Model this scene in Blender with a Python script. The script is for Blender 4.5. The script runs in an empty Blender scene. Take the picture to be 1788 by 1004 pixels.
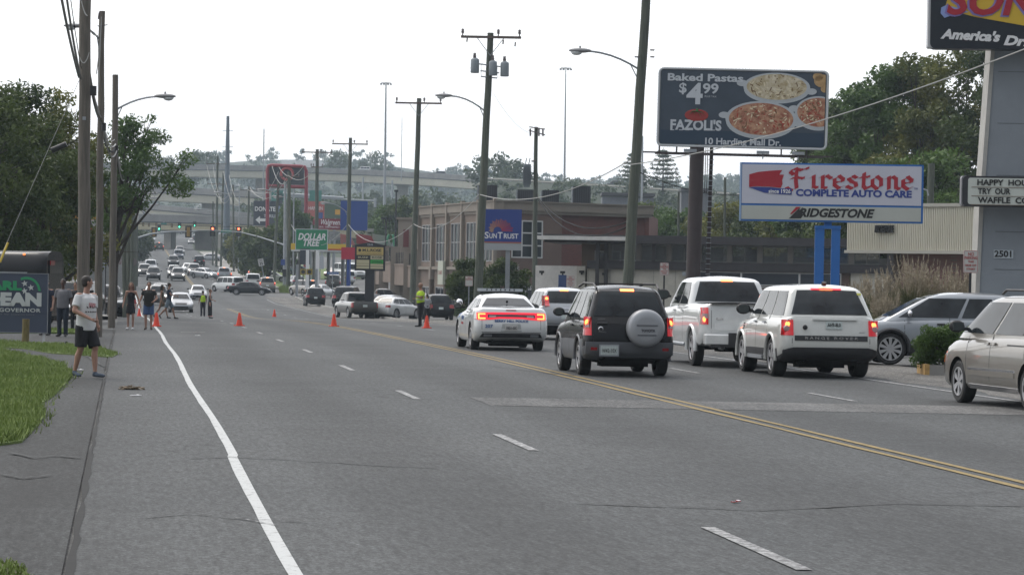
import bpy, bmesh, math, random
import numpy as np
from mathutils import Vector, Matrix
from mathutils.bvhtree import BVHTree
R = math.radians
random.seed(7); NP = np.random.RandomState(7)
sc = bpy.context.scene
COL = sc.collection

# ------------------------------------------------------------------ camera, world, sun, exposure
FPX, CX, CY, EYE = 5000.0, 894.0, 502.0, 1.85
PITCH, ROLL = -17.9/5000.0, 0.018
_f = Vector((0, math.cos(PITCH), math.sin(PITCH)))
_r0 = Vector((1, 0, 0)); _u0 = Vector((0, -math.sin(PITCH), math.cos(PITCH)))
_r = _r0*math.cos(ROLL) + _u0*math.sin(ROLL)
_u = -_r0*math.sin(ROLL) + _u0*math.cos(ROLL)
cd = bpy.data.cameras.new('camera'); cam = bpy.data.objects.new('camera', cd); COL.objects.link(cam)
M = Matrix(((_r.x, _u.x, -_f.x, 0), (_r.y, _u.y, -_f.y, 0), (_r.z, _u.z, -_f.z, EYE), (0, 0, 0, 1)))
cam.matrix_world = M
cd.sensor_width = 36.0; cd.lens = 36.0*FPX/1788.0; cd.clip_start = 0.5; cd.clip_end = 9000
sc.camera = cam

SUN_EL, SUN_AZ = R(52), R(-38)          # ahead of the camera, to the left, behind thin cloud
w = bpy.data.worlds.new('World'); sc.world = w; w.use_nodes = True
nt = w.node_tree; nt.nodes.clear()
def N(t, **k):
    n = nt.nodes.new(t)
    for a, b in k.items(): setattr(n, a, b)
    return n
sky = N('ShaderNodeTexSky', sky_type='NISHITA', sun_disc=False, sun_elevation=SUN_EL, sun_rotation=SUN_AZ,
        air_density=1.2, dust_density=4.0, ozone_density=1.0)
bg1 = N('ShaderNodeBackground'); bg1.inputs['Strength'].default_value = 0.05
nt.links.new(sky.outputs['Color'], bg1.inputs['Color'])
# even overcast layer: thin white cloud with faint soft structure all round the sky
tc = N('ShaderNodeTexCoord'); nz = N('ShaderNodeTexNoise'); nz.inputs['Scale'].default_value = 2.2; nz.inputs['Detail'].default_value = 5
nt.links.new(tc.outputs['Generated'], nz.inputs['Vector'])
cr = N('ShaderNodeValToRGB'); cr.color_ramp.elements[0].position = .3; cr.color_ramp.elements[1].position = .75
cr.color_ramp.elements[0].color = (.86, .88, .93, 1); cr.color_ramp.elements[1].color = (1, .99, .98, 1)
nt.links.new(nz.outputs['Fac'], cr.inputs['Fac'])
bg2 = N('ShaderNodeBackground'); nt.links.new(cr.outputs['Color'], bg2.inputs['Color'])
# the cloud is thinner and brighter on the sun's side and falls off evenly to the far side
dp = N('ShaderNodeVectorMath', operation='DOT_PRODUCT'); dp.inputs[1].default_value = (math.sin(SUN_AZ)*.8, math.cos(SUN_AZ)*.8, .6)
nt.links.new(tc.outputs['Generated'], dp.inputs[0])
mr = N('ShaderNodeMapRange', interpolation_type='SMOOTHSTEP'); mr.inputs['From Min'].default_value = -.75; mr.inputs['From Max'].default_value = .62; mr.inputs['To Min'].default_value = .13; mr.inputs['To Max'].default_value = 1.34
nt.links.new(dp.outputs['Value'], mr.inputs['Value']); nt.links.new(mr.outputs[0], bg2.inputs['Strength'])
ad = N('ShaderNodeAddShader'); out = N('ShaderNodeOutputWorld')
nt.links.new(bg1.outputs[0], ad.inputs[0]); nt.links.new(bg2.outputs[0], ad.inputs[1]); nt.links.new(ad.outputs[0], out.inputs['Surface'])
sl = bpy.data.lights.new('sun', 'SUN'); sl.energy = 1.2; sl.angle = R(24); sl.color = (1, .96, .9)
so = bpy.data.objects.new('sun', sl); COL.objects.link(so)
sd = Vector((math.sin(SUN_AZ)*math.cos(SUN_EL), math.cos(SUN_AZ)*math.cos(SUN_EL), math.sin(SUN_EL)))
so.rotation_euler = sd.to_track_quat('Z', 'Y').to_euler(); so.location = (0, 0, 60)
vs = sc.view_settings; sc.display_settings.display_device = 'sRGB'
vs.view_transform = 'Standard'; vs.look = 'None'; vs.exposure = 0.0; vs.gamma = 1.0; vs.use_curve_mapping = False
sc.render.engine = 'CYCLES'
cy = sc.cycles
cy.max_bounces = 7; cy.diffuse_bounces = 3; cy.glossy_bounces = 3; cy.transmission_bounces = 4; cy.volume_bounces = 0; cy.transparent_max_bounces = 6
cy.use_denoising = True
try: cy.denoiser = 'OPENIMAGEDENOISE'
except Exception: pass
cy.sample_clamp_indirect = 6.0

# ------------------------------------------------------------------ ground profile and pixel helpers
_PY = [-30, 60, 90, 110, 135, 200, 270, 300, 340, 380, 440, 500, 600, 680, 850, 1000, 1300, 1700, 2100, 3000]
_PZ = [0, 0, -.10, -.2, -.42, -1.15, -1.1, -.7, -.15, .72, 2.0, 3.4, 5.9, 7.4, 10.8, 13.2, 24, 46, 69, 71]
_px = np.array(_PY, float); _pz = np.array(_PZ, float)
_h = np.diff(_px); _dl = np.diff(_pz)/_h; _m = np.zeros(len(_px))
_m[1:-1] = np.where(_dl[:-1]*_dl[1:] > 0, 2*_dl[:-1]*_dl[1:]/np.where(abs(_dl[:-1]+_dl[1:]) < 1e-9, 1, _dl[:-1]+_dl[1:]), 0)
def zg(y):
    y = min(max(y, -29), 2999)
    i = int(np.searchsorted(_px, y)) - 1; i = max(0, min(i, len(_h)-1))
    t = (y-_px[i])/_h[i]; h = _h[i]
    return float((2*t**3-3*t*t+1)*_pz[i] + (t**3-2*t*t+t)*h*_m[i] + (-2*t**3+3*t*t)*_pz[i+1] + (t**3-t*t)*h*_m[i+1])
def ray(px, py):
    return _f + _r*((px-CX)/FPX) + _u*((CY-py)/FPX)
def P(px, py, D):                       # the point at distance D ahead seen at (px, py) of the photograph
    d = ray(px, py); k = D/d.y
    return Vector((d.x*k, D, EYE+d.z*k))
def G(px, py, dz=0.0):                  # the ground point seen there
    d = ray(px, py); d = d/d.y
    lo = 8.0; y = lo
    while y < 1600:
        y2 = y*1.01+.1
        if EYE+d.z*y2 <= zg(y2)+dz: break
        y = y2
    a, b = y, y2
    for _ in range(40):
        m = (a+b)/2
        if EYE+d.z*m <= zg(m)+dz: b = m
        else: a = m
    return Vector((d.x*b, b, zg(b)+dz))
def GX(px, D, dz=0.0):                  # ground point at distance D in picture column px (approximately)
    return Vector(((px-CX)/FPX*D, D, zg(D)+dz))
def curve(y): return 0.0 if y < 560 else (y-560)**2*6.5e-5
def RD(c, y, dz=0.0):                   # road coordinates: c metres right of the left verge line, y ahead
    return Vector((c - .135*y + curve(y), y, zg(y)+dz))

# ------------------------------------------------------------------ materials
MATS = {}
def mat(name, col, rough=.6, metal=0.0, var=0.0, scale=3.0, bump=0.0, bscale=30.0, coat=0.0, emit=None, es=1.0, spec=.5, col2=None, detail=4, alpha=None, stretch=None):
    if name in MATS: return MATS[name]
    m = bpy.data.materials.new(name); m.use_nodes = True; t = m.node_tree; b = t.nodes['Principled BSDF']
    c = tuple(col)+(1,)
    b.inputs['Base Color'].default_value = c; b.inputs['Roughness'].default_value = rough; b.inputs['Metallic'].default_value = metal
    b.inputs['Coat Weight'].default_value = coat; b.inputs['Coat Roughness'].default_value = .04
    b.inputs['Specular IOR Level'].default_value = spec
    if emit: b.inputs['Emission Color'].default_value = tuple(emit)+(1,); b.inputs['Emission Strength'].default_value = es
    if var or bump or col2:
        tcn = t.nodes.new('ShaderNodeTexCoord'); src = tcn.outputs['Object']
        if stretch:
            mp = t.nodes.new('ShaderNodeMapping'); mp.inputs['Scale'].default_value = stretch
            t.links.new(src, mp.inputs[0]); src = mp.outputs[0]
        if var or col2:
            n = t.nodes.new('ShaderNodeTexNoise'); n.inputs['Scale'].default_value = scale; n.inputs['Detail'].default_value = detail; n.inputs['Roughness'].default_value = .65
            t.links.new(src, n.inputs['Vector'])
            r_ = t.nodes.new('ShaderNodeValToRGB'); e = r_.color_ramp.elements
            e[0].position = .3; e[1].position = .7
            if col2: e[0].color = c; e[1].color = tuple(col2)+(1,)
            else:
                e[0].color = tuple(max(0, x*(1-var)) for x in col)+(1,); e[1].color = tuple(min(1, x*(1+var)) for x in col)+(1,)
            t.links.new(n.outputs['Fac'], r_.inputs['Fac']); t.links.new(r_.outputs[0], b.inputs['Base Color'])
        if bump:
            n2 = t.nodes.new('ShaderNodeTexNoise'); n2.inputs['Scale'].default_value = bscale; n2.inputs['Detail'].default_value = 3
            t.links.new(src, n2.inputs['Vector'])
            bp = t.nodes.new('ShaderNodeBump'); bp.inputs['Strength'].default_value = bump; bp.inputs['Distance'].default_value = .02
            t.links.new(n2.outputs['Fac'], bp.inputs['Height']); t.links.new(bp.outputs[0], b.inputs['Normal'])
    MATS[name] = m; return m
def nodes(m): return m.node_tree, m.node_tree.nodes['Principled BSDF']
def paint(name, col, metal=0.0, rough=.28):
    return mat('paint_'+name, col, rough, metal*.5, coat=1.0, var=.04, scale=6)
BLACK = mat('black_plastic', (.018, .018, .019), .55)
RUBBER = mat('rubber', (.02, .02, .02), .8, var=.3, scale=20)
GLASS = mat('tinted_glass', (.004, .005, .007), .04, spec=.32, scale=2.2, col2=(.026, .032, .036), detail=2)
GLASSL = mat('light_tinted_glass', (.05, .06, .06), .04, spec=.6, coat=.6)
CHROME = mat('chrome', (.6, .6, .62), .18, 1.0)
ALLOY = mat('alloy', (.5, .5, .51), .35, .6)
DARKM = mat('underbody', (.01, .01, .01), .9)
REDL = mat('red_lens', (.32, .008, .01), .12, coat=1.0)
REDON = mat('red_lamp_lit', (.40, .006, .01), .2, emit=(1, .012, .02), es=.22, coat=1.0)
REDHOT = mat('red_lamp_core', (1, .2, .05), .3, emit=(1, .20, .05), es=4.5)
HEADON = mat('headlamp_lit', (1, 1, 1), .3, emit=(1, .93, .82), es=7)
HEADOFF = mat('headlamp_lens', (.45, .47, .48), .08, .3, coat=1.0)
AMBER = mat('amber_lens', (.6, .16, .02), .2, coat=1.0)
PLATE = mat('licence_plate', (.45, .5, .48), .4, var=.15, scale=20)
WHITEP = mat('white_print', (.72, .72, .72), .6)
BLACKP = mat('black_print', (.02, .02, .02), .6)
STEEL = mat('galvanised_steel', (.32, .34, .36), .45, .6, var=.15, scale=2)
WOOD = mat('weathered_pole_wood', (.085, .078, .066), .9, var=.5, scale=3, bump=.5, bscale=12, stretch=(6, 6, .35), col2=(.19, .165, .135))
WOODG = mat('greenish_pole_wood', (.055, .066, .052), .9, bump=.5, bscale=12, scale=3, stretch=(6, 6, .35), col2=(.13, .14, .11))
CONC = mat('concrete', (.3, .29, .27), .85, var=.2, scale=.8, bump=.2, bscale=15)

# ------------------------------------------------------------------ objects and meshes
def tag(o, label=None, cat=None, group=None, kind=None):
    if label: o['label'] = label
    if cat: o['category'] = cat
    if group: o['group'] = group
    if kind: o['kind'] = kind
    return o
def empty(name, loc=(0, 0, 0), rz=0.0, label=None, cat=None, group=None, kind=None):
    o = bpy.data.objects.new(name, None); COL.objects.link(o); o.location = loc; o.rotation_euler = (0, 0, rz)
    return tag(o, label, cat, group, kind)
def link(name, me, parent=None):
    o = bpy.data.objects.new(name, me); COL.objects.link(o)
    if parent is not None: o.parent = parent
    return o
class MB:
    def __init__(s): s.v = []; s.f = []; s.m = []
    def add(s, vs, fs, m=0):
        k = len(s.v); s.v += [tuple(a) for a in vs]; s.f += [tuple(i+k for i in f) for f in fs]; s.m += [m]*len(fs); return s
    def box(s, c, d, m=0, rz=0.0, rx=0.0, ry=0.0, bev=0):
        x, y, z = d[0]/2, d[1]/2, d[2]/2
        vs = [Vector(p) for p in ((-x, -y, -z), (x, -y, -z), (x, y, -z), (-x, y, -z), (-x, -y, z), (x, -y, z), (x, y, z), (-x, y, z))]
        if rz or rx or ry:
            mt = Matrix.Rotation(rz, 3, 'Z') @ Matrix.Rotation(ry, 3, 'Y') @ Matrix.Rotation(rx, 3, 'X'); vs = [mt@a for a in vs]
        c = Vector(c); vs = [a+c for a in vs]
        return s.add(vs, [(0, 3, 2, 1), (4, 5, 6, 7), (0, 1, 5, 4), (1, 2, 6, 5), (2, 3, 7, 6), (3, 0, 4, 7)], m)
    def tube(s, pts, rad, n=8, m=0, caps=True, flat=1.0):
        pts = [Vector(p) for p in pts]; rads = rad if isinstance(rad, (list, tuple)) else [rad]*len(pts)
        k = len(s.v); vs = []; prev = None
        for i, p in enumerate(pts):
            d = (pts[min(i+1, len(pts)-1)] - pts[max(i-1, 0)])
            d = d.normalized() if d.length > 1e-9 else Vector((0, 0, 1))
            a = prev if prev is not None else (Vector((1, 0, 0)) if abs(d.x) < .8 else Vector((0, 1, 0)))
            a = (a - d*a.dot(d)).normalized(); b = d.cross(a); prev = a
            for j in range(n):
                t = 2*math.pi*j/n; vs.append(p + a*(math.cos(t)*rads[i]) + b*(math.sin(t)*rads[i]*flat))
        fs = []
        for i in range(len(pts)-1):
            for j in range(n):
                j2 = (j+1) % n; fs.append((i*n+j, i*n+j2, (i+1)*n+j2, (i+1)*n+j))
        if caps: fs.append(tuple(range(n-1, -1, -1))); fs.append(tuple(range((len(pts)-1)*n, len(pts)*n)))
        return s.add(vs, fs, m)
    def lathe(s, prof, axis='Z', n=24, c=(0, 0, 0), m=0, closed=False):
        c = Vector(c); vs = []
        for (r, h) in prof:
            for j in range(n):
                t = 2*math.pi*j/n; a, b = r*math.cos(t), r*math.sin(t)
                vs.append(c + Vector({'Z': (a, b, h), 'X': (h, a, b), 'Y': (b, h, a)}[axis]))
        fs = []; L = len(prof)
        for i in range(L-1 if not closed else L):
            for j in range(n):
                j2 = (j+1) % n; i2 = (i+1) % L; fs.append((i*n+j, i*n+j2, i2*n+j2, i2*n+j))
        return s.add(vs, fs, m)
    def ell(s, c, r, n=12, k=8, m=0, rot=None):
        c = Vector(c); vs = []
        for i in range(k+1):
            a = math.pi*i/k
            for j in range(n):
                t = 2*math.pi*j/n; p = Vector((r[0]*math.sin(a)*math.cos(t), r[1]*math.sin(a)*math.sin(t), r[2]*math.cos(a)))
                vs.append(c + (rot@p if rot else p))
        fs = [(i*n+j, (i+1)*n+j, (i+1)*n+(j+1) % n, i*n+(j+1) % n) for i in range(k) for j in range(n)]
        return s.add(vs, fs, m)
    def prism(s, poly, y0, y1, m=0):          # poly in XZ, extruded along Y
        n = len(poly); vs = [(x, y0, z) for x, z in poly]+[(x, y1, z) for x, z in poly]
        fs = [tuple(range(n)), tuple(range(2*n-1, n-1, -1))]+[(i, i+n, (i+1) % n+n, (i+1) % n) for i in range(n)]
        return s.add(vs, fs, m)
    def mesh(s, name, mats, smooth=None):
        me = bpy.data.meshes.new(name); me.from_pydata(s.v, [], s.f)
        if not isinstance(mats, (list, tuple)): mats = [mats]
        for x in mats: me.materials.append(x)
        if len(mats) > 1: me.polygons.foreach_set('material_index', s.m)
        if smooth:
            me.polygons.foreach_set('use_smooth', [True]*len(me.polygons)); me.update()
            me.set_sharp_from_angle(angle=R(smooth))
        me.update(); return me
    def build(s, name, mats, parent=None, smooth=None):
        return link(name, s.mesh(name, mats, smooth), parent)
def box(name, c, d, m, parent=None, rz=0.0, bev=0.0):
    b = MB().box(c, d, 0, rz); o = b.build(name, m, parent)
    if bev:
        md = o.modifiers.new('bevel', 'BEVEL'); md.width = bev; md.segments = 2
    return o
def rrect(x0, z0, x1, z1, r, n=4):
    out = []
    for (cx, cz, a0) in ((x1-r, z1-r, 0), (x0+r, z1-r, 90), (x0+r, z0+r, 180), (x1-r, z0+r, 270)):
        for i in range(n+1):
            a = R(a0+90*i/n); out.append((cx+r*math.cos(a), cz+r*math.sin(a)))
    return out
def quads(name, V, mats, tint=None, mi=None):   # many loose quads, fast
    n = len(V); me = bpy.data.meshes.new(name)
    me.vertices.add(n*4); me.vertices.foreach_set('co', np.asarray(V, np.float32).reshape(-1))
    me.loops.add(n*4); me.loops.foreach_set('vertex_index', np.arange(n*4, dtype=np.int32))
    me.polygons.add(n); me.polygons.foreach_set('loop_start', np.arange(0, n*4, 4, dtype=np.int32)); me.polygons.foreach_set('loop_total', np.full(n, 4, np.int32))
    for x in (mats if isinstance(mats, (list, tuple)) else [mats]): me.materials.append(x)
    if tint is not None:
        at = me.attributes.new('tint', 'FLOAT_COLOR', 'FACE')
        c = np.ones((n, 4), np.float32); c[:, :3] = tint; at.data.foreach_set('color', c.reshape(-1))
    me.update(calc_edges=True); return me
def text(body, size, m, parent, loc, name='lettering', bold=0.0, shear=0.0, align='CENTER', depth=.006, rot=(R(90), 0, 0), sx=1.0, space=1.0, fit=None):
    cu = bpy.data.curves.new(name, 'FONT'); cu.body = body; cu.size = size; cu.offset = bold; cu.shear = shear
    cu.align_x = align; cu.align_y = 'CENTER'; cu.extrude = depth/2; cu.resolution_u = 3; cu.space_character = space
    to = bpy.data.objects.new('tmp', cu); COL.objects.link(to)
    dg = bpy.context.evaluated_depsgraph_get(); dg.update()
    me = bpy.data.meshes.new_from_object(to.evaluated_get(dg)); bpy.data.objects.remove(to); bpy.data.curves.remove(cu)
    me.materials.clear(); me.materials.append(m); me.name = name
    if fit and len(me.vertices):
        xs = [v.co.x for v in me.vertices]; sx = fit/(max(xs)-min(xs))
    o = link(name, me, parent); o.location = loc; o.rotation_euler = rot; o.scale = (sx, 1, 1)
    return o
def evalmesh(o):
    dg = bpy.context.evaluated_depsgraph_get(); dg.update()
    return bpy.data.meshes.new_from_object(o.evaluated_get(dg))
def copy_tree(o, parent=None, sub=None):
    c = o.copy(); COL.objects.link(c); c.parent = parent
    for s in c.material_slots:
        if sub and s.material and s.material.name in sub:
            k = sub[s.material.name]; s.link = 'OBJECT'; s.material = k
    for ch in o.children: copy_tree(ch, c, sub)
    return c
# ================================================================== GROUND, ROAD, MARKINGS
def asphalt(name, lo, hi, patch=.12, uv=False, spk=1.0, rough=.82, tracks=False):
    m = bpy.data.materials.new(name); m.use_nodes = True; t, b = nodes(m); L = t.links.new
    tcn = t.nodes.new('ShaderNodeTexCoord'); P0 = tcn.outputs['UV'] if uv else tcn.outputs['Object']
    if uv:
        sc_ = t.nodes.new('ShaderNodeVectorMath'); sc_.operation = 'SCALE'; sc_.inputs['Scale'].default_value = 100; L(P0, sc_.inputs[0]); P0 = sc_.outputs[0]
    def noise(s, d=3, r=.6, vec=P0, w=None):
        n = t.nodes.new('ShaderNodeTexNoise'); n.inputs['Scale'].default_value = s; n.inputs['Detail'].default_value = d; n.inputs['Roughness'].default_value = r
        L(vec, n.inputs['Vector']); return n.outputs['Fac']
    def ramp(src, p0, c0, p1, c1):
        r = t.nodes.new('ShaderNodeValToRGB'); e = r.color_ramp.elements; e[0].position = p0; e[1].position = p1; e[0].color = (*c0, 1); e[1].color = (*c1, 1); L(src, r.inputs[0]); return r.outputs[0]
    def mix(a, bb, f=1.0, mode='MULTIPLY'):
        x = t.nodes.new('ShaderNodeMix'); x.data_type = 'RGBA'; x.blend_type = mode
        if isinstance(f, float): x.inputs[0].default_value = f
        else: L(f, x.inputs[0])
        L(a, x.inputs[6]); L(bb, x.inputs[7]); return x.outputs[2]
    g = lambda v: (v, v, v)
    base = ramp(noise(.09, 4), .32, lo, .68, hi)
    sp = ramp(noise(26, 3, .85), .38, g(1-.55*spk), .66, g(1+.75*spk))      # stone chips
    sp2 = ramp(noise(9, 3, .7), .35, g(.84), .65, g(1.13))
    col = mix(mix(base, sp), sp2)
    md = t.nodes.new('ShaderNodeMapping'); md.inputs['Scale'].default_value = (1.4, .06, 1); L(P0, md.inputs[0])   # long wear streaks along the lanes
    col = mix(col, ramp(noise(1.0, 4, .6, md.outputs[0]), .3, g(1-patch), .7, g(1+patch)))
    mg = t.nodes.new('ShaderNodeMapping'); mg.inputs['Scale'].default_value = (17, 2.6, 1); L(P0, mg.inputs[0])   # dragged grain along the paving direction
    col = mix(col, ramp(noise(1.0, 3, .75, mg.outputs[0]), .34, g(1-.34*spk), .66, g(1+.42*spk)))
    if tracks:
        sx = t.nodes.new('ShaderNodeSeparateXYZ'); L(P0, sx.inputs[0]); mm = t.nodes.new('ShaderNodeMath'); mm.operation = 'MULTIPLY_ADD'; L(sx.outputs[0], mm.inputs[0]); mm.inputs[1].default_value = 2*math.pi/3.4; mm.inputs[2].default_value = -2*math.pi*2.75/3.4
        cs = t.nodes.new('ShaderNodeMath'); cs.operation = 'COSINE'; L(mm.outputs[0], cs.inputs[0]); pw = t.nodes.new('ShaderNodeMath'); pw.operation = 'MULTIPLY_ADD'; L(cs.outputs[0], pw.inputs[0]); pw.inputs[1].default_value = .5; pw.inputs[2].default_value = .5
        md2 = t.nodes.new('ShaderNodeMath'); md2.operation = 'MULTIPLY'; L(pw.outputs[0], md2.inputs[0]); L(noise(.35, 4, .7), md2.inputs[1]); col = mix(col, ramp(md2.outputs[0], .12, g(1.08), .5, g(.74)))   # oil-darkened lane middles
    # thin wandering cracks
    dn = t.nodes.new('ShaderNodeTexNoise'); dn.inputs['Scale'].default_value = .5; dn.inputs['Detail'].default_value = 5; L(P0, dn.inputs['Vector'])
    ml = t.nodes.new('ShaderNodeMapping'); ml.inputs['Scale'].default_value = (.16, .11, 1); L(P0, ml.inputs[0])
    ma = t.nodes.new('ShaderNodeMix'); ma.data_type = 'RGBA'; ma.blend_type = 'LINEAR_LIGHT'; ma.inputs[0].default_value = .22; L(ml.outputs[0], ma.inputs[6]); L(dn.outputs['Color'], ma.inputs[7])
    vo = t.nodes.new('ShaderNodeTexVoronoi'); vo.feature = 'DISTANCE_TO_EDGE'; vo.inputs['Scale'].default_value = 1.0; L(ma.outputs[2], vo.inputs['Vector'])
    ck = ramp(vo.outputs['Distance'], .0015, g(.35), .004, g(1.0)); 
    gate = ramp(noise(.13, 2), .52, g(0), .56, g(1))
    one = t.nodes.new('ShaderNodeMix'); one.data_type = 'RGBA'; L(gate, one.inputs[0]); one.inputs[6].default_value = (1, 1, 1, 1); L(ck, one.inputs[7])
    col = mix(col, one.outputs[2])
    L(col, b.inputs['Base Color']); b.inputs['Roughness'].default_value = rough; b.inputs['Specular IOR Level'].default_value = .4
    bp = t.nodes.new('ShaderNodeBump'); bp.inputs['Strength'].default_value = .55; bp.inputs['Distance'].default_value = .012
    L(noise(26, 3, .85), bp.inputs['Height']); L(bp.outputs[0], b.inputs['Normal'])
    MATS[name] = m; return m
ASPH = asphalt('road_asphalt', (.040, .043, .044), (.062, .065, .065), uv=True, tracks=True)
ASPH2 = asphalt('old_side_asphalt', (.007, .008, .008), (.026, .028, .028), patch=.55, uv=True, spk=1.9)
ASPH3 = asphalt('lot_asphalt', (.07, .071, .069), (.11, .11, .106), patch=.15, uv=True)
CUTM = asphalt('utility_cut_asphalt', (.075, .076, .075), (.15, .148, .142), patch=.3, uv=True, spk=1.2)
DIRT = asphalt('gravelly_margin', (.065, .062, .056), (.145, .138, .125), patch=.3, uv=True, spk=1.6)

ys_ = list(np.concatenate([np.arange(8, 130, 3.0), np.arange(130, 460, 6.0), np.arange(460, 1001, 12.0)]))
def strip(name, m, c0, c1, y0, y1, dz, parent=None, wob=0.0, nc=1, kind='structure', edge=None):
    ys = [y0]+[y for y in ys_ if y0+.5 < y < y1-.5]+[y1]
    if wob: ys = sorted(set(ys+[y for y in np.arange(y0, min(y1, 130), .9)]))
    b = MB(); rows = []; uv = []
    for y in ys:
        a0 = c0(y) if callable(c0) else c0; a1 = c1(y) if callable(c1) else c1
        if wob: o_ = wob*(math.sin(y*.9)+.6*math.sin(y*.37+1)+.5*math.sin(y*2.3)); a0 += o_; 
        for i in range(nc+1):
            c = a0+(a1-a0)*i/nc; b.v.append(tuple(RD(c, y, dz))); uv.append((c/100, y/100))
    n = nc+1
    for r in range(len(ys)-1):
        for i in range(nc): b.f.append((r*n+i, r*n+i+1, (r+1)*n+i+1, (r+1)*n+i)); b.m.append(0)
    me = b.mesh(name, m); ul = me.uv_layers.new(name='UVMap')
    for p in me.polygons:
        for li in p.loop_indices: ul.data[li].uv = uv[me.loops[li].vertex_index]
    o = link(name, me, parent)
    if parent is None and kind: o['kind'] = kind
    return o
# ground sheet (to the horizon): graded lots near the street, grass-coloured land further off
def big_ground():
    ys = list(np.concatenate([np.arange(-12, 130, 4), np.arange(130, 640, 10), np.arange(640, 2121, 40)]))
    xs = [-900, -500, -300, -180, -120, -80, -55, -40, -30, -20, -10, 0, 15, 30, 45, 60, 80, 110, 160, 240, 400, 650, 1000]
    b = MB(); uv = []
    for y in ys:
        for x in xs:
            c = RD(x, y); lift = 0
            if y > 1000: lift = 9*math.sin(x*.006+y*.004)+6*math.sin(x*.017+1.7)
            b.v.append((c.x, c.y, zg(y)-.03+max(lift, -6)*min(1, max(0, (y-1000)/300)))); uv.append((x/100, y/100))
    n = len(xs)
    for r in range(len(ys)-1):
        for i in range(n-1): b.f.append((r*n+i, r*n+i+1, (r+1)*n+i+1, (r+1)*n+i)); b.m.append(1 if ys[r] > 560 and not (9 <= i < 12) else 0)
    me = b.mesh('ground', [ASPH3, mat('wooded_ground', (.018, .03, .012), .95, scale=.05, col2=(.045, .06, .025), detail=8)]); ul = me.uv_layers.new(name='UVMap')
    for p in me.polygons:
        for li in p.loop_indices: ul.data[li].uv = uv[me.loops[li].vertex_index]
    tag(link('ground', me), kind='structure')
GRASSM = mat('turf', (.07, .11, .02), .9, scale=1.5, col2=(.13, .18, .04), bump=.6, bscale=25)
GRASSB = mat('grass_blades', (.115, .17, .03), .7, scale=.9, col2=(.20, .26, .065))
big_ground()
road = strip('road', ASPH, -.3, 15.0, 8, 1000, 0.0, nc=3)
strip('side_path', ASPH2, -9.5, -.36, 8, 96, -.006)
strip('path_joint', mat('joint_dirt', (.012, .012, .011), .95, var=.5, scale=6), lambda y: -.335+.01*math.sin(y*1.7), lambda y: -.295+.012*math.sin(y*2.9+1)+.012*math.sin(y*7.1), 8, 96, .003, wob=.006)
strip('gutter_margin', DIRT, 14.75, 17.6, 8, 300, .004, wob=.12)
strip('utility_cut', CUTM, 5.3, 15.0, 41.2, 43.9, .004, nc=3)
LINEW = mat('worn_white_line', (.27, .28, .27), .7, scale=9, col2=(.46, .47, .46), detail=8)
LINEWF = mat('faded_white_line', (.16, .16, .155), .7, scale=14, col2=(.5, .5, .49), detail=8)
for m_, a_, b_, c_ in ((LINEW, .36, .46, (.09, .09, .09, 1)), (LINEWF, .44, .64, (.09, .09, .09, 1))):
    for n_ in m_.node_tree.nodes:
        if n_.type == 'VALTORGB': n_.color_ramp.elements[0].position = a_; n_.color_ramp.elements[1].position = b_; n_.color_ramp.elements[0].color = c_
        if n_.type == 'TEX_NOISE': n_.inputs['Scale'].default_value = 9; n_.inputs['Roughness'].default_value = .8
LINEY = mat('worn_yellow_line', (.12, .085, .02), .7, scale=10, col2=(.32, .215, .05), detail=8)
strip('edge_line', LINEW, lambda y: 1.045+.02*math.sin(y*.23)+(.0 if y < 29 else .02), lambda y: 1.14+.02*math.sin(y*.23+.2)+(.0 if y < 29 else .02), 8, 380, .004, parent=road, wob=.004)
strip('edge_line', LINEWF, 14.3, 14.42, 20, 290, .008, parent=road)
for k in (8.22, 8.46):
    strip('yellow_line', LINEY, k, k+.09, 8, 232, .008, parent=road, wob=.008)
    strip('yellow_line', LINEY, k, k+.11, 352, 1000, .008, parent=road)
d0 = 18.35-4.0
for i in range(42):
    y0 = 18.4+12.2*(i-1)
    if y0 < 9: continue
    if 236 < y0 < 352: continue
    strip('lane_dash', LINEWF if i < 30 else LINEW, 4.34, 4.45, y0, y0+3.05, .008, parent=road)
for i in range(40):
    y0 = 20.5+12.2*i
    if 236 < y0 < 352: continue
    strip('lane_dash', LINEWF, 11.42, 11.52, y0, y0+3.05, .008, parent=road)
for (y0, c0, c1) in ((118, 2.2, 4.2), (92, 1.8, 2.6), (232, 1.0, 14), (352, 1.0, 14)): strip('stop_bar', LINEWF, c0, c1, y0, y0+.35 if y0 < 200 else y0+.6, .008, parent=road)
def crack(pix, w_, nm='road_crack', m=None):
    pts = []; rs = random.Random(len(pix)*7+int(pix[0][0]))
    for (a, b_) in zip(pix[:-1], pix[1:]):
        for i in range(6): t = i/6; pts.append(G(a[0]+(b_[0]-a[0])*t+rs.uniform(-2, 2), a[1]+(b_[1]-a[1])*t+rs.uniform(-.5, .5)))
    pts.append(G(*pix[-1])); b = MB(); n = len(pts)
    for i, p in enumerate(pts):
        d = pts[min(i+1, n-1)]-pts[max(i-1, 0)]; d.z = 0; d = d.normalized(); s = Vector((-d.y, d.x, 0))*w_*rs.uniform(.12, .55); b.v += [tuple(p+s+Vector((0, 0, .0122))), tuple(p-s+Vector((0, 0, .0122)))]
    b.f = [(2*i, 2*i+1, 2*i+3, 2*i+2) for i in range(n-1)]; b.m = [0]*(n-1); o = b.build(nm, m or mat('crack_tar', (.026, .027, .027), .8)); o.parent = road
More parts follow.
